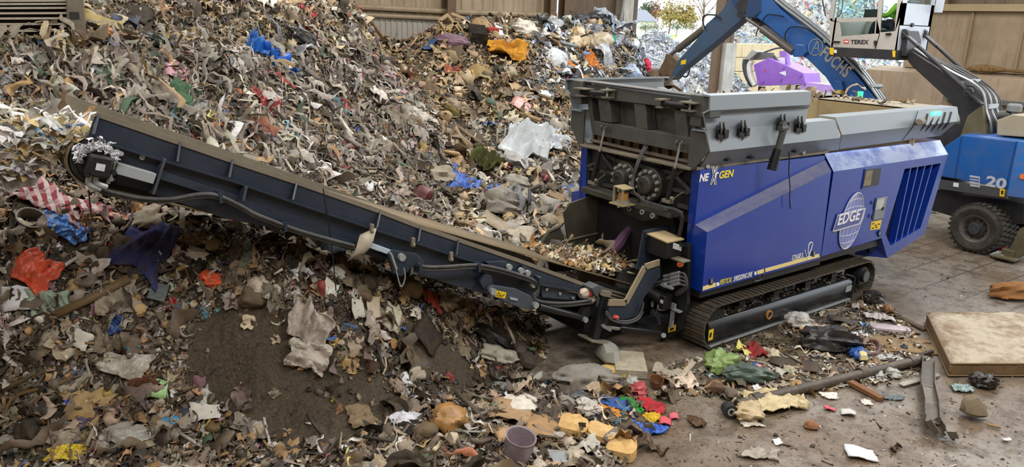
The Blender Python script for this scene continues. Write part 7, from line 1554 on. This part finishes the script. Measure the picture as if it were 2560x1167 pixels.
def g_sheet(w, h, r, bend=.12, tear=.12, na=7, nb=6, **k):
    u, v = np.meshgrid(np.linspace(-.5, .5, na), np.linspace(-.5, .5, nb), indexing='ij'); ph = r.uniform(0, 6, 3)
    c = bend*min(w, h)*(np.sin(u*4+ph[0])+.6*np.sin(v*5+ph[1]+u*2))
    ed = (np.abs(u) > .45) | (np.abs(v) > .45); x = u*w+np.where(ed, r.normal(0, tear*.35*w/2, u.shape), 0); y = v*h+np.where(ed, r.normal(0, tear*.35*h/2, u.shape), 0)
    return np.c_[x.ravel(), y.ravel(), (c+bend*min(w, h)+.03).ravel()], grid_faces(na, nb)
def g_stone(w, h, r, hi=.6, **k):
    V, F = g_bag(w, h, r, hi*.9, 9, 7, .06); V[:, :2] = np.sign(V[:, :2])*np.abs(V[:, :2]/[w/2, h/2])**.75*[w/2, h/2]*.95
    return V, F
def g_box(w, h, r, hi=.4, **k):
    z = hi*min(w, h); return np.array([(a*w/2, b*h/2, c*z) for a in (-1, 1) for b in (-1, 1) for c in (0, 1)]), [(0, 1, 3, 2), (4, 6, 7, 5), (0, 4, 5, 1), (2, 3, 7, 6), (0, 2, 6, 4), (1, 5, 7, 3)]
def g_slab(w, h, r, hi=.35, **k):
    """thick torn block with a rough outline"""
    n = 14; t = np.linspace(0, 2*PI, n, endpoint=False); sq = lambda c: np.sign(c)*np.abs(c)**.5
    x = sq(np.cos(t))*w/2*(1+r.normal(0, .07, n)); y = sq(np.sin(t))*h/2*(1+r.normal(0, .07, n)); z = hi*min(w, h)
    V = np.concatenate([np.c_[x*1.02, y*1.02, 0*t], np.c_[x, y, z*.75+0*t+r.normal(0, .06*z, n)], np.c_[x*.6, y*.6, z+r.normal(0, .08*z, n)], [[0, 0, z]]])
    F = [(k*n+i, k*n+(i+1) % n, (k+1)*n+(i+1) % n, (k+1)*n+i) for k in (0, 1) for i in range(n)]+[(2*n+i, 2*n+(i+1) % n, 3*n) for i in range(n)]+[tuple(range(n-1, -1, -1))]
    return V, F
def g_tub(w, h, r, hi=.8, **k):
    n = 20; z = hi*min(w, h); V = []; P = ((.8, 0), (.95, z*.5), (1., z), (1.05, z), (.93, z*.97), (.85, z*.5), (.75, .04*z), (.01, .04*z))
    for q, zz in P:
        for i in range(n): a = 2*PI*i/n; V.append((q*w/2*math.cos(a), q*h/2*math.sin(a), zz))
    return np.array(V), [(k*n+i, k*n+(i+1) % n, (k+1)*n+(i+1) % n, (k+1)*n+i) for k in range(len(P)-1) for i in range(n)]
def g_strip(w, h, r, na=8, nb=30, **k):
    u, v = np.meshgrid(np.linspace(-.5, .5, na), np.linspace(-.5, .5, nb), indexing='ij'); ph = r.uniform(0, 6, 4); sd = int(r.integers(1, 9999))
    wd = (1+.35*np.sin(v*7+ph[0])+.8*vnoise(v*9+3, u*0+2, sd))*np.clip(1.25-np.abs(v+.5*np.sin(ph[1]))*1.1, .3, 1.2)
    x = u*w*wd+.9*w*np.sin(v*4+ph[1])*.5+.5*w*vnoise(v*7+9, u*0+5, sd+1); y = v*h+.12*h*vnoise(u*5+2, u*0+1, sd+2)*(np.abs(v) > .4)
    c = w*(.5*(1-2*np.abs(vnoise(u*5+7, v*3+4, sd+3))*2)+.35*np.sin(v*8+ph[3])+.25*vnoise(u*9, v*16, sd+4))
    return np.c_[x.ravel(), y.ravel(), (c+.2*w).ravel()], grid_faces(na, nb)
GEN = dict(cloth=g_cloth, bag=g_bag, sheet=g_sheet, stone=g_stone, box=g_box, slab=g_slab, tub=g_tub, strip=g_strip)
THICK = dict(cloth=.012, sheet=.012, strip=.008)
t_ = NT('checked_cloth'); tc = t_.pos(); 
def wv(ax):
    w_ = t_.n('ShaderNodeTexWave', wave_type='BANDS', bands_direction=ax); w_.inputs['Scale'].default_value = 3.2; w_.inputs['Distortion'].default_value = 3.; w_.inputs['Detail'].default_value = 2; t_.l(tc, w_.inputs['Vector']); return t_.ramp(w_.outputs['Fac'], [(.5, 0.), (.62, 1.)])
q_ = t_.mix(wv('X'), t_.mix(wv('Z'), '#7d2430', '#a8787c'), '#b9a9a6'); t_.set(Base_Color=t_.mix(t_.ramp(t_.noise(6, 5, .7, tc), [(.5, 0.), (.75, .6)]), q_, '#5a4f44'), Roughness=.85); MO['checked'] = t_.m
def item(name, label, cat, gen, px, py, w, h, rot, col, mat='plastic', group=None, lift=0., sink=.25, conf=True, thick=None, **k):
    p, A, B, n, s, fs = frame(px, py, rot); r = np.random.default_rng(int(px*7+py))
    a = abs(math.sin(math.radians(rot))); W, Hh = w*s/((1-a)+a*fs), h*s/(a+(1-a)*fs)
    W, Hh = (min(W, w*s*2.4), min(Hh, h*s*2.4))
    V, Fc = GEN[gen](W, Hh, r, **k)
    M = np.array([A, B, n]); P = V @ M+np.array(p)
    if gen in ('cloth', 'strip', 'sheet') and conf and p.z > .05:
        P0 = (V*[1, 1, 0]) @ M+np.array(p); dz = np.clip(H(P0[:, 0], P0[:, 1])-P0[:, 2], -.15, .25); P[:, 2] += dz
    P[:, 2] += lift+(.03 if p.z > .05 and gen in ('cloth', 'strip', 'sheet') else 0)
    if p.z <= .05: P[:, 2] = np.maximum(P[:, 2], .012); 
    m = MB(); m.v = [tuple(v) for v in P]; m.f = Fc; o = m.build(name, MO[mat], None, ang=50 if gen in ('cloth', 'bag', 'strip') else 30)
    if gen in THICK: q = o.modifiers.new('solid', 'SOLIDIFY'); q.thickness = thick or THICK[gen]
    o.color = (*lin(col), 1); return tag(o, label, cat, group)
for row in IT:
    nm, lb, ct, gn, a, b, w_, h_, ro, cl, mt, kw = row
    if not cl: continue
    item(nm, lb, ct, gn, a, b, w_, h_, ro, cl, mt, **kw)
m = MB(); m.tube([N(a, b, 1.2) for a, b in ((1575, 570), (1560, 590), (1545, 612), (1522, 632), (1500, 640))], lambda t: .05+.04*math.sin(t*3), 8); o = m.build('purple_cloth', MO['cloth']); o.color = (*lin('#5a3a5e'), 1); tag(o, 'purple cloth being pulled down the dark discharge chute', 'cloth')
# --- countable repeats: rags and bags, one set of meshes copied
def heap_set(name, cat, label, group, reg, n, gens, size, cols, dens, seed, mat, hang=0.):
    r = np.random.default_rng(seed); protos = []
    for k in range(8):
        V, Fc = GEN[gens[k % len(gens)]](1., 1.*(1.9 if gens[k % len(gens)] == 'strip' else .8), r)
        if gens[k % len(gens)] == 'box': V *= [1.3, .3, .5]
        if gens[k % len(gens)] == 'strip': V[:, 0] *= .4; V[:, 2] *= .5
        me = bpy.data.meshes.new(name); me.from_pydata(V.tolist(), [], Fc); me.materials.append(MO[mat]); me.polygons.foreach_set('use_smooth', [gens[k % len(gens)] != 'box']*len(me.polygons)); protos.append(me)
    X, Y = sample(n, reg, dens, seed); Nn = NRM(X, Y); 
    for i in range(len(X)):
        n_ = Vector(Nn[i]); t1 = Vector((0, 0, 1)).cross(n_); t1 = t1.normalized() if t1.length > .1 else Vector((1, 0, 0)); t2 = n_.cross(t1)
        a = r.normal(0, .35) if r.random() < hang else r.uniform(0, 6.28); A = t1*math.cos(a)+t2*math.sin(a); B = n_.cross(A)
        s = size*r.lognormal(0, .3); z = float(H(X[i], Y[i]))
        M = Matrix((A*s, B*s, n_*s)).transposed().to_4x4(); M.translation = Vector((X[i], Y[i], max(z, 0)))
        o = bpy.data.objects.new(name, protos[i % 8]); COL.objects.link(o); o.matrix_world = M
        c = np.array(lin(cols[r.integers(0, len(cols))]))*r.lognormal(0, .18); o.color = (*np.clip(c, .004, .85), 1); tag(o, label, cat, group)
heap_set('dirty_rag', 'rag', 'dirty rag or film caught in the near heap under the conveyor', 'dirty rags in the near heap', (0,), 190, ('cloth', 'cloth', 'strip', 'bag'), .26, ('#8c8070', '#6a5d4d', '#a89c8a', '#4c4338', '#b5aa98', '#39332b', '#7a6a52'), dens_near, 41, 'cloth', .5)
heap_set('hanging_rag', 'rag', 'grey rag or film strip hanging down the tall terraced heap', 'rags hanging on the terraced heap', (1,), 240, ('strip', 'strip', 'cloth', 'strip'), .36, ('#a09a90', '#b8b2a8', '#857b6e', '#655c50', '#c3beb6', '#8f8678', '#3f3a33'), lambda px, py, z, d: np.where(py > 110, 1., .35), 42, 'cloth', .9)
heap_set('scrap_piece', 'scrap', 'tan board or rag jutting from the far heap', 'boards and rags in the far heap', (2,), 230, ('sheet', 'box', 'bag', 'sheet', 'cloth', 'strip', 'box', 'sheet'), .46, ('#9c8462', '#b89f78', '#7a6548', '#8d7f6c', '#5c4d3a', '#a89a84'), lambda px, py, z, d: np.where((px < 1340) | (py > 240), 1., .05), 43, 'card', .2)
heap_set('refuse_bag', 'bag', 'pale grey or blue refuse bag on the right shoulder of the far heap', 'refuse bags on the far heap', (2,), 80, ('bag', 'bag', 'cloth', 'strip'), .5, ('#c9cfd6', '#9ca6b2', '#6f757c', '#dfe2e6', '#8aa0bc', '#4a4d52', '#aeb2b6', '#b5a68c'), lambda px, py, z, d: np.where((px > 1330) & (px < 1585) & (py < 250), 1., .0), 44, 'plastic', .6)
# --- long and shaped things on the floor
def finish(o, col, label, cat, group=None): o.color = (*lin(col), 1); return tag(o, label, cat, group)
fz = lambda x, y, z=0.: U(x, y, 2, z)
e = empty('steel_pipe', fz(2060, 950), 'long grey steel pipe lying on the floor in front of the mattress', 'pipe')
a, b, c = fz(1842, 1012, .08), fz(2060, 958, .08), fz(2305, 898, .08)
m = MB(); m.tube([a, b, c], .068, 16); m.build('pipe', paint('old_pipe', '#4a423a', .55, .2, '#8a7a66', .5, 4), e)
for x, y in ((1890, 998), (2155, 932), (2278, 903)): q = fz(x, y, .08); d_ = (c-a).normalized(); m = MB(); m.ring(q-d_*.06, q+d_*.06, .088, .066, 18); m.build('pipe_collar', paint('old_pipe', '#4a423a', .55, .2, '#8a7a66', .5, 4), e)
m = MB(); d_ = (b-a).normalized(); m.cyl(a-d_*.004, a-d_*.001, .05, n=16); m.build('pipe_mouth', INK, e)
q = fz(1826, 1027, .09); e = empty('plastic_roll', fz(1826, 1030), 'small black ringed roll end left of the folded cream sack', 'roll')
m = MB(); dv = Vector((-.5, -.8, .1)).normalized(); m.ring(q-dv*.12, q+dv*.04, .085, .05, 18); m.build('roll', RUBBER, e); m = MB(); m.ring(q+dv*.03, q+dv*.045, .05, .03, 16); m.build('core', GALV, e)
# bent steel channel
e = empty('steel_channel', fz(2335, 1000), 'bent steel channel standing on the wet floor in front of the mattress', 'steel channel')
pts = [fz(2320, 905, .06)+Vector((0, 0, .02)), fz(2318, 965, .16), fz(2328, 1010, .1), fz(2330, 1055, .16), fz(2352, 1088, .05)]
chm = paint('bent_channel', '#6d665c', .4, .5, '#4e3a28', .5, 5)
m = MB()
for i in range(4):
    d_ = (pts[i+1]-pts[i]).normalized(); s_ = Vector((d_.y, -d_.x, 0)).normalized()
    m.bar(pts[i]-d_*.02, pts[i+1]+d_*.02, .16, .012)
    for k in (-1, 1): m.bar(pts[i]+s_*.08*k+Vector((0, 0, .04)), pts[i+1]+s_*.08*k+Vector((0, 0, .04)), .012, .09)
m.build('channel', chm, e, smooth=False)
m = MB(); q = pts[4]; m.prism([q+Vector((.02, -.1, 0)), q+Vector((.12, -.02, 0)), q+Vector((.1, .02, .1)), q+Vector((.0, -.06, .08))], (.05, -.08, .02)); m.build('crumpled_end', chm, e, smooth=False)
# mattress
MT_ = NT('stained_mattress'); p = MT_.pos(); n1 = MT_.noise(1.7, 6, .7, p); n2 = MT_.noise(6, 5, .7, p)
c1 = MT_.mix(MT_.ramp(n1, [(.46, 0.), (.62, .8)]), '#a99e8b', '#6b5034'); MT_.set(Base_Color=MT_.mix(MT_.ramp(n2, [(.5, 0.), (.75, .5)]), c1, '#4d3a26'), Roughness=.85)
e = empty('mattress', fz(2450, 850), 'stained white quilted mattress lying at the right edge of the floor', 'mattress')
A_, B_, C_ = fz(2318, 776, .26), fz(2378, 905, .24), fz(2640, 905, .24)
ex = (C_-B_); ex.z = 0; ey = (A_-B_); ey.z = 0
ex = ex.normalized()*2.1; 
V = []; na, nb = 40, 26
for i in range(na):
    for j in range(nb):
        u, v = i/(na-1), j/(nb-1); q = .04*math.sin(u*PI*7)*math.sin(v*PI*5); ed = min(u*2.1, (1-u)*2.1, v*1.4, (1-v)*1.4); z = .25+.02*math.sin(u*3)-.05*max(0, 1-ed/.08)**2-.035*max(0, math.cos(u*PI*8)*math.cos(v*PI*6))**4+.01*math.sin(u*21+v*13)
        V.append(tuple(Vector((B_.x, B_.y, 0))+ex*u+ey*v+Vector((0, 0, z))))
m = MB(); m.add(V, grid_faces(na, nb)); m.build('quilted_top', MT_.m, e)
base = [Vector((B_.x, B_.y, 0)), Vector((B_.x, B_.y, 0))+ex, Vector((B_.x, B_.y, 0))+ex+ey, Vector((B_.x, B_.y, 0))+ey]
m = MB(); m.prism([q+Vector((0, 0, .015)) for q in base], (0, 0, .2)); m.build('side_border', paint('brown_border', '#7d6546', .85, 0, '#4d3825', .7, 4), e, .04)
for z in (.215, .03): m = MB(); m.tube([q+Vector((0, 0, z)) for q in base+base[:1]], .014, 6, False); m.build('piping', paint('piping', '#7d6a4e', .8), e)
# planks, strips and hoses
def stick(name, label, cat, p0, p1, w_, h_, col, mat='card', group=None, z=(.03, .03)):
    m = MB(); m.bar(fz(*p0, z[0]) if len(p0) == 2 else Vector(p0), fz(*p1, z[1]) if len(p1) == 2 else Vector(p1), w_, h_); o = m.build(name, MO[mat], None, .004, smooth=False); return finish(o, col, label, cat, group)
stick('wooden_plank', 'red brown wooden plank below the long pipe', 'plank', (2125, 955), (2205, 998), .1, .06, '#7d5434', z=(.06, .035))
stick('wooden_board', 'thin dark wooden board behind the mattress corner', 'board', (2240, 786), (2312, 824), .1, .03, '#5d4a38')
stick('perforated_strip', 'perforated pale metal strip leaning behind the bent channel', 'metal strip', (2252, 962), (2345, 936), .09, .02, '#9a9282', 'metal')
stick('wood_splinter', 'short wood splinter right of the rubble block', 'splinter', (2468, 1060), (2502, 1068), .05, .02, '#8a6a42')
stick('pale_plank', 'pale wooden plank end between sacks and light green bag', 'plank', (1700, 945), (1735, 905), .08, .03, '#b8ad98')
m = MB(); m.tube([fz(a, b, .05) for a, b in ((2060, 850), (2100, 846), (2150, 852), (2185, 852), (2198, 866), (2190, 884), (2160, 882), (2120, 866))], .035, 8); finish(m.build('bent_tube', MO['plastic']), '#5d3a38', 'dark red bent tube curling right of the black bin bag', 'tube')
def line(name, label, cat, pts, r_, col, mat='plastic', off=.03):
    P_ = [HIT(a, b)+Vector((0, 0, off)) for a, b in pts]; m = MB(); m.tube(P_, r_, 6); return finish(m.build(name, MO[mat]), col, label, cat)
line('white_cable', 'thick pale cable winding from the grey tray down to the cardboard', 'cable', ((1232, 992), (1236, 1020), (1250, 1060), (1275, 1090), (1310, 1110)), .016, '#c6c0b4', off=.06)
line('white_cable', 'pale cable running along the bottom edge by the bucket', 'cable', ((1330, 1140), (1400, 1140), (1450, 1150), (1500, 1166)), .016, '#b5aea2', off=.06)
line('white_cable', 'thin cream cable hanging below the tan foam block', 'cable', ((955, 870), (962, 900), (965, 925), (957, 945)), .012, '#bdae90', off=.05)
line('branch', 'brown branch at the left edge, lower heap', 'branch', ((-20, 1000), (60, 965), (120, 940)), .03, '#5d4d36', 'card', .06)
line('branch', 'forked thin branch above the short blue tube', 'branch', ((10, 1055), (35, 1010), (80, 990), (130, 980), (180, 955)), .02, '#7a5f3e', 'card', .06)
line('steel_pole', 'long thin steel pole lying across the crest of the far heap', 'pole', ((1218, 60), (1345, 73)), .04, '#a9a49a', 'metal', .2)
line('wooden_pole', 'wooden plank leaning against the red board on the far heap', 'plank', ((1205, 62), (1250, 115)), .09, '#a39274', 'card', .2)
line('wooden_pole', 'thin stick leaning by the back wall at the left of the far heap', 'stick', ((925, 72), (958, 112)), .05, '#8d6e44', 'card', .35)
rt = np.random.default_rng(5); m = MB()
for k in range(14):
    q = fz(1965+rt.normal()*30, 852+rt.normal()*9, .04); a_ = rt.uniform(0, PI); d_ = Vector((math.cos(a_), math.sin(a_), rt.uniform(-.1, .2)))*rt.uniform(.2, .45); m.tube([q-d_, q+Vector((rt.normal()*.05, rt.normal()*.05, .05)), q+d_], .008, 5)
m.v = [(a, b, max(c, .006)) for a, b, c in m.v]
finish(m.build('twigs', MO['card']), '#5d523c', 'loose bundle of thin dry twigs in front of the crawler track', 'twigs')
# broken chair frame on the crest
e = empty('chair_frame', HIT(1125, 78), 'broken wooden chair frame on the crest of the far heap by the back wall', 'chair')
D_ = 12.6; wd = paint('chair_wood', '#a8916c', .7, 0, '#6d5a40', .4)
for q in (((1097, 52), (1120, 36)), ((1097, 52), (1112, 74)), ((1112, 74), (1140, 55)), ((1140, 55), (1160, 90)), ((1120, 40), (1150, 78)), ((1128, 34), (1160, 46))): m = MB(); m.bar(N(*q[0], D_), N(*q[1], D_), .1, .08); m.build('frame_rail', wd, e)
# caught on the conveyor hinge
m = MB(); P_ = [N(x, y, .36) for x, y in ((925, 580), (916, 592), (908, 610), (900, 628), (893, 645))]; s_ = Vector((.11, 0, .03))
vs = []
for q, dy in zip(P_, (.05, 0, -.03, -.02, .03)): vs += [q+Vector((0, dy, 0))-s_*.9, q+Vector((0, dy, 0))+s_]
m.add(vs, [(2*i, 2*i+1, 2*i+3, 2*i+2) for i in range(4)]); o = m.build('curved_board', MO['card'], None, ang=60); q = o.modifiers.new('solid', 'SOLIDIFY'); q.thickness = .015; finish(o, '#b5ab98', 'cream curved board caught on the hinge of the conveyor', 'board')
m = MB(); m.tube([N(a, b, .42) for a, b in ((1450, 738), (1465, 730), (1478, 722), (1472, 745), (1484, 742))], lambda t: .05+.03*math.sin(t*9), 8); finish(m.build('caught_rag', MO['cloth']), '#c3b5a6', 'pale rag caught beside the support leg top', 'rag')
m = MB(); m.lathe([(0, .05), (.04, .03), (.045, 0), (.03, -.04), (0, -.05)], N(1474, 733, .38), (0, 0, 1), 10); finish(m.build('red_wrapper', MO['plastic']), '#b8343c', 'small red wrapper in the rag beside the support leg top', 'wrapper')
# slatted steel panel at the top left
e = empty('slatted_panel', U(85, 100, 1, 5.75), 'grey slatted steel panel with a side post at the top left corner', 'panel')
SM = paint('weathered_steel', '#6f685c', .55, .3, '#3a352d', .5, 3); YP = 5.75
for y0 in (104, 92, 77, 60, 46, 33, 20, 10, 2, -8): a = U(-60, y0+.5, 1, YP); b = U(166, y0-.5, 1, YP); m = MB(); m.bar(a, b, .1, .028); m.build('slat', paint('bare_steel', '#a39b8c', .5, .2, '#5a5144', .5, 5), e)
m = MB(); a = U(-60, 104, 1, YP+.12); b = U(170, -60, 1, YP+.12); m.bb((a.x, YP+.1, a.z), (b.x, YP+.14, b.z)); m.build('backing', paint('panel_dark', '#2b2721', .8), e)
po = MB(); po.prism([U(a, b, 1, YP-.1) for a, b in ((165, -40), (205, -40), (218, 98), (190, 98), (168, 58))], (0, .25, 0)); pk = po.build('side_post', SM, e, .01, smooth=False)
m = MB(); m.box(U(186, 38, 1, YP-.11), (.12, .02, .09)); m.build('slot', INK, pk); m = MB(); m.prism([U(a, b, 1, YP-.11) for a, b in ((170, 60), (182, 55), (188, 92), (178, 95))], (0, -.01, 0)); m.build('slot', INK, pk, smooth=False)
# --- loose litter on the floor
r = np.random.default_rng(91)
def floor_pts(n, P, fn=None):
    xs = [q[0] for q in P]; ys = [q[1] for q in P]; x = r.uniform(min(xs), max(xs), n*4); y = r.uniform(min(ys), max(ys), n*4); k = poly_in(x, y, P); x, y = x[k][:n], y[k][:n]
    w = np.array([tuple(fz(a, b)) for a, b in zip(x, y)]); ok = H(w[:, 0], w[:, 1]) < .02; return w[ok, 0], w[ok, 1]
X, Y = floor_pts(2600, [(1690, 905), (1790, 880), (1960, 800), (2180, 745), (2260, 790), (2320, 870), (2330, 930), (2180, 960), (1990, 985), (1830, 1000), (1730, 985), (1650, 1000), (1640, 930)])
o = scatter('floor_litter', 'scattered small litter on the floor beside the crawler track', X, Y, r.uniform(.04, .13, len(X)), dict(sheet=3, strip=2, flake=5, stick=1.5, lump=1), pal([('#857866', 3), ('#a59a86', 2.5), ('#5d5142', 3), ('#b9ae9a', 1.6), ('#d5d2ca', 1.2), ('#3a332b', 2), ('#8a6f4c', 1.5)], .05), seed=92, flat=.75, lift=.012, Z=np.zeros(len(X)), NN=np.tile([0, 0, 1.], (len(X), 1)), cat='litter')
X, Y = floor_pts(900, [(1640, 1000), (2320, 940), (2560, 900), (2560, 1167), (1600, 1167)])
X2, Y2 = floor_pts(260, [(2180, 700), (2400, 560), (2560, 620), (2560, 740), (2300, 760)])
X, Y = np.r_[X, X2], np.r_[Y, Y2]
o = scatter('floor_crumbs', 'sparse crumbs and chips on the open concrete floor', X, Y, r.uniform(.012, .05, len(X)), dict(flake=4, stick=1, lump=2), palette([('#5d5040', 3), ('#3d342a', 3), ('#9a8d78', 2), ('#c9c4ba', .8), ('#7a4a38', .6)]), seed=93, flat=.8, lift=.006, Z=np.zeros(len(X)), NN=np.tile([0, 0, 1.], (len(X), 1)), cat='litter')
